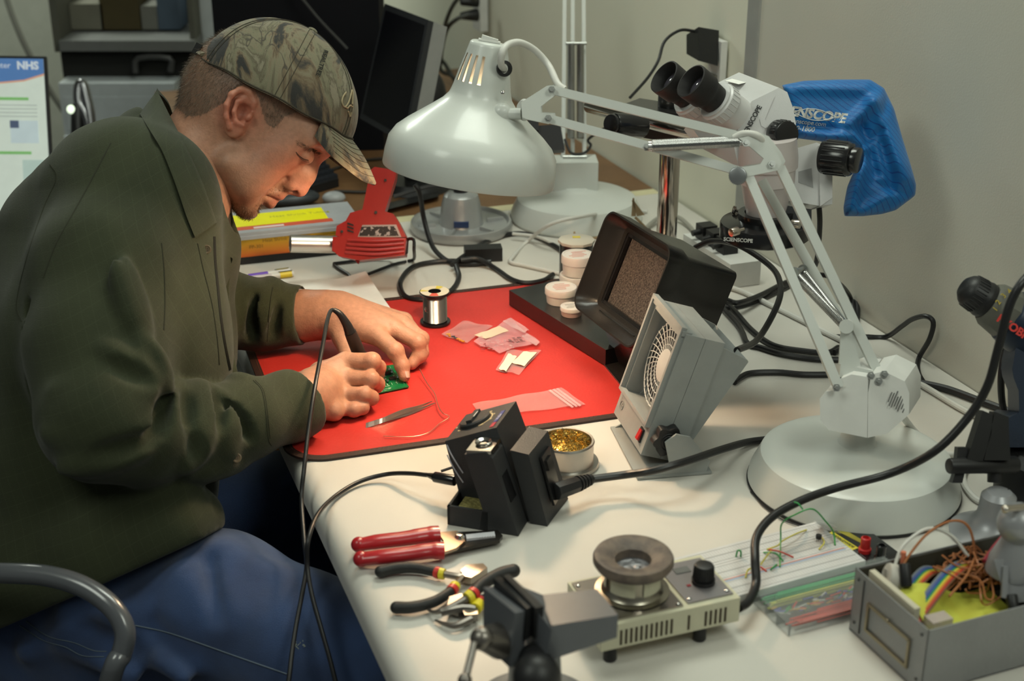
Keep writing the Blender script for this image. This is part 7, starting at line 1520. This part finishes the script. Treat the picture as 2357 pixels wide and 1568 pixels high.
# cuffs opened
S.cap(Wn(672, 932, 1.744), Wn(760, 900, 1.800), .0350, .037, .001, 'sub'); S.cap(Wn(690, 724, 1.995), Wn(790, 724, 1.985), .0370, .038, .001, 'sub')
cax = Wn(705, 922, 1.76)-Wn(640, 944, 1.726); cax = cax/np.linalg.norm(cax)+np.array(CU)*.22; pc_ = Wn(695, 925, 1.755); S.half(pc_, cax, 0, pc_-.075, pc_+.075)
cax = Wn(720, 724, 1.99)-Wn(640, 726, 2.0); cax = cax/np.linalg.norm(cax)-np.array(CU)*.0; pc_ = Wn(700, 724, 1.993); S.half(pc_, cax, 0, pc_-.09, pc_+.09)
# neck opening and hem
S.cap(Wn(430, 395, 1.855), Wn(480, 250, 1.87), .066, .09, .004, 'sub')
S.cap(Wn(497, 505, 1.86), Wn(550, 440, 1.87), .033, .06, .006, 'sub')
S.chain([Wn(80, 1330, 1.66), Wn(260, 1270, 1.635), Wn(395, 1215, 1.635), Wn(455, 1195, 1.66)], [.08, .066, .050, .028], .03)
hn = -np.array(CU)*.913+np.array(CR)*.407; S.half(Wn(505, 1215, 1.7), hn, 0)
vs_, Fs = S.mesh(); vs_ = smooth_v(vs_, Fs, 2)
shirt = npmesh('shirt', vs_, Fs, shirtm, person)
bpy.context.view_layer.update()
# collar
outer = [(322, 262), (345, 300), (372, 345), (395, 400), (413, 450), (430, 500), (449, 547)]; inner = [(362, 208), (392, 268), (418, 318), (445, 372), (466, 420), (484, 468), (499, 512)]
idp = [1.835, 1.800, 1.782, 1.778, 1.782, 1.792, 1.800]
oo = [hit(shirt, x, y, .0035, 1.75) for x, y in outer]; ii = [W(x, y, d) for (x, y), d in zip(inner, idp)]
OC, IC = catmull(oo, 6), catmull(ii, 6); NC = len(OC)-1
def colr(u, v, e=0.):
    a_, b_ = OC[min(NC, int(round(u*NC)))], IC[min(NC, int(round(u*NC)))]; p = a_.lerp(b_, v); n = -ray(400, 400).normalized(); p = p+n*(.010*math.sin(PI*v)*(.4+.6*(1-u)))
    x_, y_ = proj(np.array([p])); q = hit(shirt, float(x_[0]), float(y_[0]), .0045, 9); 
    if (q-CO).dot(CF) < (p-CO).dot(CF): p = q
    return p+n*e
m = MB(); g1 = [[m._v(colr(i/NC, j/8)) for j in range(9)] for i in range(NC+1)]; g2 = [[m._v(colr(i/NC, j/8, -.0028)) for j in range(9)] for i in range(NC+1)]
for i in range(NC):
    for j in range(8): m._f([g1[i][j], g1[i+1][j], g1[i+1][j+1], g1[i][j+1]]); m._f([g2[i][j+1], g2[i+1][j+1], g2[i+1][j], g2[i][j]])
for i in range(NC): m._f([g1[i][0], g2[i][0], g2[i+1][0], g1[i+1][0]]); m._f([g1[i+1][8], g2[i+1][8], g2[i][8], g1[i][8]])
for j in range(8): m._f([g1[0][j+1], g2[0][j+1], g2[0][j], g1[0][j]]); m._f([g1[NC][j], g2[NC][j], g2[NC][j+1], g1[NC][j+1]])
collar = obj('collar', m, shirtm, shirt, w=1, ang=60)
m = MB(); back = [(362, 208, 1.835), (352, 222, 1.86), (338, 262, 1.88), (345, 300, 1.92)]; inn_ = [(362, 208, 1.835), (378, 222, 1.87), (392, 245, 1.895), (405, 290, 1.925)]
m.sheet(lambda u, v: catmull([W(*q) for q in back], 8)[int(u*24)].lerp(catmull([W(*q) for q in inn_], 8)[int(u*24)], v)+V((0, 0, .004*math.sin(PI*v))), 24, 4, .003); obj('collar_stand', m, shirtm, shirt, w=1, ang=60)
# neck band lining (dark tee) and placket, seams, buttons, pocket flap
teem = mat('brown_undershirt', (.030, .022, .012), .9)
Tn = SDF(Wn(480, 480, 1.86)-.12, Wn(480, 480, 1.86)+.12, .005); Tn.cap(Wn(445, 505, 1.85), Wn(440, 600, 1.86), .048, .055, .02); vt, Ft = Tn.mesh(); npmesh('undershirt', vt, Ft, teem, person)
seamm = mat('dark_olive_seam', (.022, .024, .012), .9)
def seam(par, pts, r=.0006, off=.0002, name='seam', mm=None, per=6):
    pp = catmull([V((x, y, 0)) for x, y in pts], per); m = MB(); m.tube([hit(par, q.x, q.y, off) for q in pp], r, 5, smooth=False); return obj(name, m, mm or seamm, par, w=1)
seam(shirt, [(115, 378), (130, 410), (100, 480), (60, 600), (38, 700), (50, 740)]); seam(shirt, [(255, 330), (180, 470), (130, 560), (100, 640)], .0009)
seam(shirt, [(372, 560), (378, 620), (380, 700), (377, 760)], .0009)
seam(shirt, [(583, 876), (603, 900), (612, 950), (618, 1010), (625, 1026)]); seam(shirt, [(588, 876), (607, 900), (616, 950), (622, 1010)], .0005)
seam(shirt, [(628, 662), (622, 700), (618, 740), (616, 785)], .0009)
btm = mat('brown_button', (.16, .11, .06), .4, coat=.3)
def button(par, px, py, r=.0055, tilt=None):
    p = hit(par, px, py, .0012, 1.8); n = (tilt or -ray(px, py)).normalized(); m = MB(); m.lathe([(0, .0004), (r*.6, .0004), (r*.75, .0012), (r, .001), (r, -.0006), (0, -.0006)], p, n, 20); b = obj('button', m, btm, par, w=1)
    m = MB()
    for dx, dy in ((1, 1), (1, -1), (-1, 1), (-1, -1)): m.cyl(p+CR*dx*.0011+CU*dy*.0011+n*.0002, p+CR*dx*.0011+CU*dy*.0011+n*.0008, .0005, n=6)
    obj('button_hole', m, mat('hole_dark', (.02, .015, .01), .8), b, w=1)
seam(shirt, [(492, 545), (494, 600), (500, 660), (507, 730), (516, 790), (528, 850)], .0026, -.001, 'placket_gap_shade', mat('gap_shade_tone', (.008, .008, .005), .9)); seam(shirt, [(455, 560), (468, 620), (488, 700), (500, 780), (505, 840)], .0008, .0003, 'placket_edge')  # near-black tube along the front paints the shade between the shirt flaps
button(shirt, 545, 1054); button(shirt, 476, 574, .0055)
m = MB(); m.sheet(lambda u, v: W(498+34*u+3*v, 592+14*u-22*v*(1-.5*u), 1.83-.006*v), 8, 4, .0015); m.sheet(lambda u, v: W(503+28*u, 604+240*v-12*u, 1.842+.012*math.sin(3*v)-.010*u), 6, 20, .0015) if 0 else None
pk = [(505, 560, 1.85), (520, 590, 1.845), (532, 610, 1.84), (528, 660, 1.84), (530, 720, 1.84), (534, 790, 1.835), (545, 865, 1.82), (548, 880, 1.82)]
pi_ = [(492, 560, 1.835), (498, 600, 1.83), (502, 640, 1.83), (505, 700, 1.83), (510, 760, 1.825), (522, 830, 1.81), (540, 870, 1.81), (542, 880, 1.81)]
PO, PI2 = catmull([W(*q) for q in pk], 5), catmull([W(*q) for q in pi_], 5); n_ = len(PO)-1
m.sheet(lambda u, v: PO[int(round(u*n_))].lerp(PI2[int(round(u*n_))], v)+V((.004*math.sin(PI*v), 0, 0)), n_, 6, .002); obj('placket', m, mat('olive_cotton', (1, 1, 1)), shirt, w=1, ang=60)

# jeans
denim = mat('blue_denim', (.018, .047, .140), .8, sheen=.2, bump=.5, bscale=1400, col2=(.010, .027, .085), vscale=14, lo=.35, hi=.62, detail=6)
nt = denim.node_tree; bs = nt.nodes['Principled BSDF']; tc = nd(nt, 'ShaderNodeTexCoord'); sp2 = nd(nt, 'ShaderNodeMapping'); wv2 = nd(nt, 'ShaderNodeTexWave', bands_direction='DIAGONAL'); wv2.inputs['Scale'].default_value = 420; mx = nd(nt, 'ShaderNodeMixRGB', blend_type='ADD')
old = bs.inputs['Base Color'].links[0].from_socket; nt.links.new(tc.outputs['Object'], wv2.inputs['Vector']); nt.links.new(wv2.outputs['Fac'], mx.inputs[0]); nt.links.new(old, mx.inputs[1]); mx.inputs[2].default_value = (.016, .020, .026, 1); nt.links.new(mx.outputs[0], bs.inputs['Base Color'])
J = SDF(np.array([-1.0, .95, -.75]), np.array([-.0, 2.15, .02]), .0058)
kn = W(880, 1550, 1.60); knf = W(700, 1230, 1.97); knf.z = -.17
J.chain([Wn(110, 1430, 1.80), Wn(300, 1430, 1.72), Wn(500, 1402, 1.66), Wn(700, 1482, 1.62), np.array(kn)], [.135, .105, .0865, .0765, .072], .03)
J.chain([Wn(140, 1350, 1.92), Wn(400, 1240, 1.96), Wn(590, 1175, 1.98), np.array(knf)], [.12, .09, .076, .07], .03)
J.chain([np.array(kn), np.array(kn+V((-.02, .01, -.25))), np.array(kn+V((-.05, .02, -.49)))], [.068, .060, .052], .03)
J.chain([np.array(knf), np.array(knf+V((0, .01, -.25))), np.array(knf+V((.01, .02, -.48)))], [.068, .060, .052], .03)
for a_, b_, r in (((150, 1480, 1.61), (300, 1560, 1.58), .010), ((260, 1430, 1.60), (420, 1560, 1.56), .010), ((160, 1400, 1.62), (330, 1420, 1.60), .008), ((430, 1330, 1.60), (520, 1420, 1.575), .008), ((60, 1500, 1.64), (200, 1440, 1.62), .008), ((520, 1270, 1.62), (640, 1330, 1.60), .004)): J.cap(Wn(*a_), Wn(*b_), r, r, .03)
for a_, b_, r in (((200, 1450, 1.60), (330, 1500, 1.57), .006), ((480, 1290, 1.60), (500, 1420, 1.56), .005), ((350, 1440, 1.58), (470, 1540, 1.55), .005)): J.cap(Wn(*a_), Wn(*b_), r, r, .02, 'sub')
vj, Fj = J.mesh(); vj = smooth_v(vj, Fj, 2); jeans = npmesh('jeans', vj, Fj, denim, person)
bpy.context.view_layer.update()
stm = mat('pale_denim_thread', (.10, .13, .17), .8)
seam(jeans, [(310, 1440), (380, 1455), (450, 1478), (540, 1510), (640, 1545), (660, 1552)], .0009, .0006, 'side_seam', stm); seam(jeans, [(45, 1440), (100, 1475), (150, 1490), (190, 1510), (240, 1512)], .0007, .0006, 'pocket_stitch', stm)
seam(jeans, [(60, 1430), (110, 1465), (170, 1480), (215, 1498), (245, 1500)], .0007, .0006, 'pocket_stitch', stm)
m = MB(); rn = random.Random(1)
for k in range(14):
    p = hit(jeans, 690+rn.uniform(-14, 14), 1483+rn.uniform(-6, 6), .001); m.tube([p, p+CR*rn.uniform(-.003, .003)+CU*rn.uniform(-.003, .003)], .0003, 4, smooth=False)
obj('frayed_patch', m, mat('pale_fray', (.35, .38, .30), .9), jeans, w=1)
for kk in (kn+V((-.05, .02, -.49)), knf+V((.01, .02, -.48))):
    c_ = np.array(V((kk.x+.05, kk.y+.0, FZ+.045))); Sh = SDF(c_-np.array([.2, .1, .06]), c_+np.array([.2, .1, .12]), .006); Sh.cap(c_+np.array([-.07, 0, .0]), c_+np.array([.10, 0, -.008]), .040, .034, .02); Sh.cap(c_+np.array([-.05, 0, 0]), c_+np.array([-.05, 0, .06]), .042, .044, .03); Sh.half(c_+np.array([0, 0, -.043]), (0, 0, -1)); v_, f_ = Sh.mesh(); npmesh('shoe', v_, f_, mat('brown_work_shoe', (.05, .03, .02), .6), person)

# ---------------------------------------------------------------- cap
camo_m = bpy.data.materials.new('camouflage_cloth'); camo_m.use_nodes = True; nt = camo_m.node_tree; bs = nt.nodes['Principled BSDF']; L = nt.links.new; bs.inputs['Roughness'].default_value = .85; bs.inputs['Sheen Weight'].default_value = .15
tc = nd(nt, 'ShaderNodeTexCoord'); n1 = nd(nt, 'ShaderNodeTexNoise'); n1.inputs['Scale'].default_value = 13; n1.inputs['Detail'].default_value = 8; n1.inputs['Roughness'].default_value = .62; n1.inputs['Distortion'].default_value = 1.2
mpp = nd(nt, 'ShaderNodeMapping'); mpp.inputs['Scale'].default_value = (1.7, 1, .55); mpp.inputs['Rotation'].default_value = (0, R_(-30), 0); L(tc.outputs['Object'], mpp.inputs[0]); L(mpp.outputs[0], n1.inputs['Vector'])
cr = nd(nt, 'ShaderNodeValToRGB'); E_ = cr.color_ramp.elements; E_[0].position = .41; E_[0].color = (.018, .018, .016, 1); E_[1].position = .62; E_[1].color = (.19, .17, .115, 1)
for p_, c_ in ((.435, (.055, .043, .028, 1)), (.47, (.125, .090, .050, 1)), (.505, (.165, .140, .088, 1)), (.545, (.150, .140, .085, 1)), (.585, (.085, .072, .042, 1))): e = E_.new(p_); e.color = c_
L(n1.outputs['Fac'], cr.inputs[0])
n2 = nd(nt, 'ShaderNodeTexVoronoi', feature='DISTANCE_TO_EDGE'); n2.inputs['Scale'].default_value = 22; n3 = nd(nt, 'ShaderNodeTexNoise'); n3.inputs['Scale'].default_value = 14; n3.inputs['Detail'].default_value = 3; ad = nd(nt, 'ShaderNodeMixRGB'); ad.inputs[0].default_value = .12
L(mpp.outputs[0], n3.inputs['Vector']); L(mpp.outputs[0], ad.inputs[1]); L(n3.outputs['Color'], ad.inputs[2]); L(ad.outputs[0], n2.inputs['Vector'])
c2 = nd(nt, 'ShaderNodeValToRGB'); c2.color_ramp.elements[0].position = .012; c2.color_ramp.elements[0].color = (.75, .75, .75, 1); c2.color_ramp.elements[1].position = .030; c2.color_ramp.elements[1].color = (0, 0, 0, 1)
L(n2.outputs['Distance'], c2.inputs[0]); n4 = nd(nt, 'ShaderNodeTexNoise'); n4.inputs['Scale'].default_value = 9; c4 = nd(nt, 'ShaderNodeValToRGB'); c4.color_ramp.elements[0].position = .52; c4.color_ramp.elements[1].position = .56; L(tc.outputs['Object'], n4.inputs['Vector']); L(n4.outputs['Fac'], c4.inputs[0])
mu = nd(nt, 'ShaderNodeMath', operation='MULTIPLY'); L(c2.outputs[0], mu.inputs[0]); L(c4.outputs[0], mu.inputs[1]); mx = nd(nt, 'ShaderNodeMixRGB'); L(mu.outputs[0], mx.inputs[0]); L(cr.outputs[0], mx.inputs[1]); mx.inputs[2].default_value = (.03, .025, .02, 1); L(mx.outputs[0], bs.inputs['Base Color'])
nb_ = nd(nt, 'ShaderNodeTexNoise'); nb_.inputs['Scale'].default_value = 900; bp = nd(nt, 'ShaderNodeBump'); bp.inputs['Strength'].default_value = .3; bp.inputs['Distance'].default_value = .001; L(tc.outputs['Object'], nb_.inputs['Vector']); L(nb_.outputs['Fac'], bp.inputs['Height']); L(bp.outputs[0], bs.inputs['Normal'])
capc = V(Hh(634, 231)); cl_ = hdir(.883, .47); cn = hdir(.47, -.883)
RA, RB, RC = .1095, .0865, .1010
seams_ = [PI/6+k*PI/3 for k in range(6)]
def dome(th, ph, off=0.):                       # th azimuth (0 = front), ph 0 bottom .. pi/2 top
    k_ = 1+off/.1; fr = max(0, math.cos(th)); c_ = math.cos(ph)
    z = math.sin(ph)*RC*k_*(1-.06*fr*math.sin(2*ph)); r = c_**.92
    pin = min(abs(((th-s0+PI) % (2*PI))-PI) for s0 in seams_); r *= 1-.010*math.exp(-(pin/.05)**2)
    wr_ = .0010*math.sin(9*th+5*ph)*math.cos(ph)
    return capc+cl_*(RA*k_*r*math.cos(th)*(1-.05*fr*math.sin(ph)))+es*(RB*k_*r*math.sin(th))+cn*(z+wr_)
m = MB(); NT, NP = 96, 26
g1 = [[m._v(dome(2*PI*i/NT, PI/2*j/NP*.995)) for i in range(NT)] for j in range(NP+1)]
def rear_open(i, j): th = 2*PI*i/NT; return abs(th-PI) < .28 and j < 7 and (abs(th-PI)/.28)**2+(j/7)**2 < 1
for j in range(NP):
    for i in range(NT):
        if not rear_open(i+.5, j+.5): m._f([g1[j][i], g1[j][(i+1) % NT], g1[j+1][(i+1) % NT], g1[j+1][i]])
m._f(g1[NP])
cap = obj('camouflage_cap', m, camo_m, person, w=1, ang=60)
cap.modifiers.new('thick', 'SOLIDIFY').thickness = .0022; cap.modifiers['thick'].offset = 1
sm = mat('cap_seam_thread', (.045, .038, .025), .9)
for s0 in seams_:
    for dd in (-.035, .035):
        m = MB(); m.tube([dome(s0+dd/max(.25, math.cos(p_)), p_, .0028) for p_ in [PI/2*k/26*.97 for k in range(27)]], .00045, 4, smooth=False); obj('panel_seam', m, sm, cap, w=1)
m = MB(); m.tube([dome(2*PI*k/90, .02, .003) for k in range(90) if abs(2*PI*k/90-PI) > .3], .0012, 5, smooth=False); obj('hem', m, sm, cap, w=1)
m = MB(); m.sph(dome(0, PI/2, .002), (.007, .007, .004), frame(cn)); obj('button', m, camo_m, cap, w=1)
def bill(u, v, e=0.):
    th = u*R_(55); A_ = dome(th, .02, .001); Lb = .067*max(0, 1-abs(u)**2.8)**.55; out = hdir(.50, .866)
    return A_+out*(Lb*v)-cn*(.018*u*u*v)+es*(.006*u*v)+cn*(.006*math.sin(PI*v)*.6)+cn*e
m = MB(); nu_, nv_ = 40, 12; G1 = [[m._v(bill(-1+2*i/nu_, j/nv_)) for j in range(nv_+1)] for i in range(nu_+1)]; G2 = [[m._v(bill(-1+2*i/nu_, j/nv_, -.0028)) for j in range(nv_+1)] for i in range(nu_+1)]
for i in range(nu_):
    for j in range(nv_): m._f([G1[i][j], G1[i+1][j], G1[i+1][j+1], G1[i][j+1]]); m._f([G2[i][j+1], G2[i+1][j+1], G2[i+1][j], G2[i][j]])
    m._f([G1[i+1][nv_], G2[i+1][nv_], G2[i][nv_], G1[i][nv_]]); m._f([G1[i][0], G2[i][0], G2[i+1][0], G1[i+1][0]])
bl_ = obj('bill', m, camo_m, cap, w=1, ang=60)
m = MB()
for v0 in (.18, .32, .46, .60, .74, .88): m.tube([bill(-.9+1.8*k/30, v0, .0003) for k in range(31)], .0003, 4, smooth=False)
obj('bill_stitching', m, sm, cap, w=1)
m = MB(); m.tube([dome(PI+s_*.06, .07, .0035) for s_ in range(-6, 7)], .0055, 8, smooth=False, flat=.4); obj('strap', m, camo_m, cap, w=1); m = MB(); p_ = dome(PI-.02, .10, .008); m.box(p_, (.008, .022, .014), .002, Matrix((cl_, es, cn)).transposed().to_4x4()); obj('buckle', m, mat('dull_black_buckle', (.03, .03, .03), .4, .6), cap, w=1)
emb = mat('tan_embroidery', (.33, .27, .16), .8)
def domept(px, py, off=.004):
    r = ray(px, py).normalized(); best = None; lo_ = 1.6
    t = 1.60
    for k in range(260):
        p = CO+r*t; q = p-capc; e = (q.dot(cl_)/RA)**2+(q.dot(es)/RB)**2+(q.dot(cn)/RC)**2
        if e < 1.06: break
        t += .0015
    return p-r*.002
for pts in ([(797, 212), (790, 222), (787, 235), (793, 246), (800, 240), (806, 225), (810, 208), (812, 215), (811, 240)], [(795, 246), (800, 249), (806, 243), (812, 246)], [(802, 256), (806, 268), (808, 258)]):
    m = MB(); m.tube([domept(x, y) for x, y in pts], .0011, 6); obj('embroidery', m, emb, cap, w=1)
m = MB(); bpy.context.view_layer.update(); o_ = hit(cap, 741, 145); n = -ray(741, 145).normalized(); xd = (W(736, 160, 1)-W(750, 118, 1)).normalized(); m.text('REALTREE', .0078, basis(V((0, 0, 0)), xd, n.cross(xd), n), .00001, bold=.0002)
for vx in m.bm.verts:
    p = o_+vx.co; px_, py_ = proj(np.array([p])); vx.co = hit(cap, float(px_[0]), float(py_[0]), .0036 if vx.co.dot(n) > 0 else .0030)
obj('print', m, mat('black_print', (.015, .015, .012), .7), cap, w=1)

# ---------------------------------------------------------------- soldering iron in the hand, chair
ir = thing('soldering_iron', 'black soldering iron with a bent cord guard held in the near hand', 'soldering iron', W(836, 832, 1.872))
m = MB(); hp_ = [W(768, 713, 1.832), W(782, 723, 1.835), (W(797, 745, 1.843)), W(806, 765, 1.85)]; m.tube(hp_, lambda u: .0030+.0042*u, 12); obj('cord_guard', m, rubber, ir, w=1)
m = MB(); m.tube([W(806, 765, 1.85), W(818, 793, 1.862), W(830, 822, 1.876), W(845, 850, 1.892)], lambda u: .0078+.0010*math.sin(PI*u), 16); obj('handle', m, mat('matt_brown_black_grip', (.018, .013, .011), .5), ir, w=1)
m = MB(); m.cyl(W(831, 822, 1.874), W(837, 833, 1.880), .0112, bev=.002); obj('collar', m, black, ir, w=1)
m = MB(); a_ = W(845, 850, 1.892); b_ = P(880, 880, .007); m.cyl(a_, a_.lerp(b_, .6), .0032); m.cyl(a_.lerp(b_, .6), b_, .0022, .0004); obj('tip', m, steel, ir, w=1)
m = MB(); m.tube([W(768, 713, 1.832), W(760, 718, 1.828), W(752, 745, 1.80), W(742, 800, 1.755), W(725, 890, 1.695), W(710, 990, 1.660), W(700, 1080, 1.630), W(694, 1150, 1.62), W(700, 1240, 1.58), W(706, 1300, 1.56), W(695, 1370, 1.54), W(680, 1450, 1.52), W(668, 1540, 1.50), W(664, 1620, 1.49), W(700, 1700, 1.49), W(760, 1690, 1.49), W(785, 1640, 1.49), W(765, 1540, 1.50), W(740, 1450, 1.51), W(718, 1370, 1.52), W(707, 1300, 1.53), W(710, 1240, 1.53), P(733, 1182, .012), P(775, 1140, .006), P(830, 1108, .006), P(890, 1092, .010), P(940, 1090, .020), P(985, 1094, .026)], .0026, 14); obj('cord', m, rubber, ir, w=1)
ch = thing('office_chair', 'chair with a grey tubular armrest and dark blue seat under the man', 'chair', V((W(80, 1560, 1.75).x, W(80, 1560, 1.75).y, FZ)))
m = MB(); ap = [V((-.86, 1.36, -.30)), V((-.87, 1.37, -.12)), W(-260, 1400, 1.57), W(-160, 1345, 1.56), W(-60, 1322, 1.53), W(20, 1320, 1.51), W(110, 1326, 1.50), W(190, 1350, 1.49), W(255, 1395, 1.48), W(287, 1450, 1.475), W(280, 1505, 1.475), W(255, 1560, 1.475)]
fl = ap[-1].copy(); m.tube(ap+[fl+V((-.05, .01, -.16)), V((fl.x-.08, fl.y+.02, -.40)), V((fl.x-.16, fl.y+.10, -.42))], .0112, 16); obj('armrest', m, mat('grey_enamel_tube', (.085, .09, .10), .25, coat=.6), ch, w=1)
sc_ = W(90, 1560, 1.78); seat_z = -.372; m = MB(); m.box(V((sc_.x+.10, sc_.y+.06, seat_z-.035)), (.48, .46, .07), .03, Matrix.Rotation(YAW, 4, 'Z'), 4); obj('seat', m, mat('dark_blue_fabric', (.01, .02, .05), .9), ch, w=1)
m = MB(); cx_, cy_ = sc_.x+.10, sc_.y+.06; m.cyl(V((cx_, cy_, FZ+.09)), V((cx_, cy_, seat_z-.06)), .03); obj('column', m, black, ch, w=1)
for k in range(5):
    t_ = 2*PI*k/5; m = MB(); m.cyl(V((cx_, cy_, FZ+.10)), V((cx_+.27*math.cos(t_), cy_+.27*math.sin(t_), FZ+.06)), .018, .014); m.sph(V((cx_+.27*math.cos(t_), cy_+.27*math.sin(t_), FZ+.028)), .027); obj('leg', m, black, ch, w=1)
m = MB(); m.box(V((cx_, cy_, 0))-BV*.37+V((0, 0, -.10)), (.05, .40, .36), .02, Matrix.Rotation(YAW, 4, 'Z'), 3); m.box(V((cx_, cy_, 0))-BV*.33+V((0, 0, -.33)), (.03, .06, .20), .005, Matrix.Rotation(YAW, 4, 'Z')); obj('backrest', m, mat('dark_blue_fabric', (1, 1, 1)), ch, w=1)
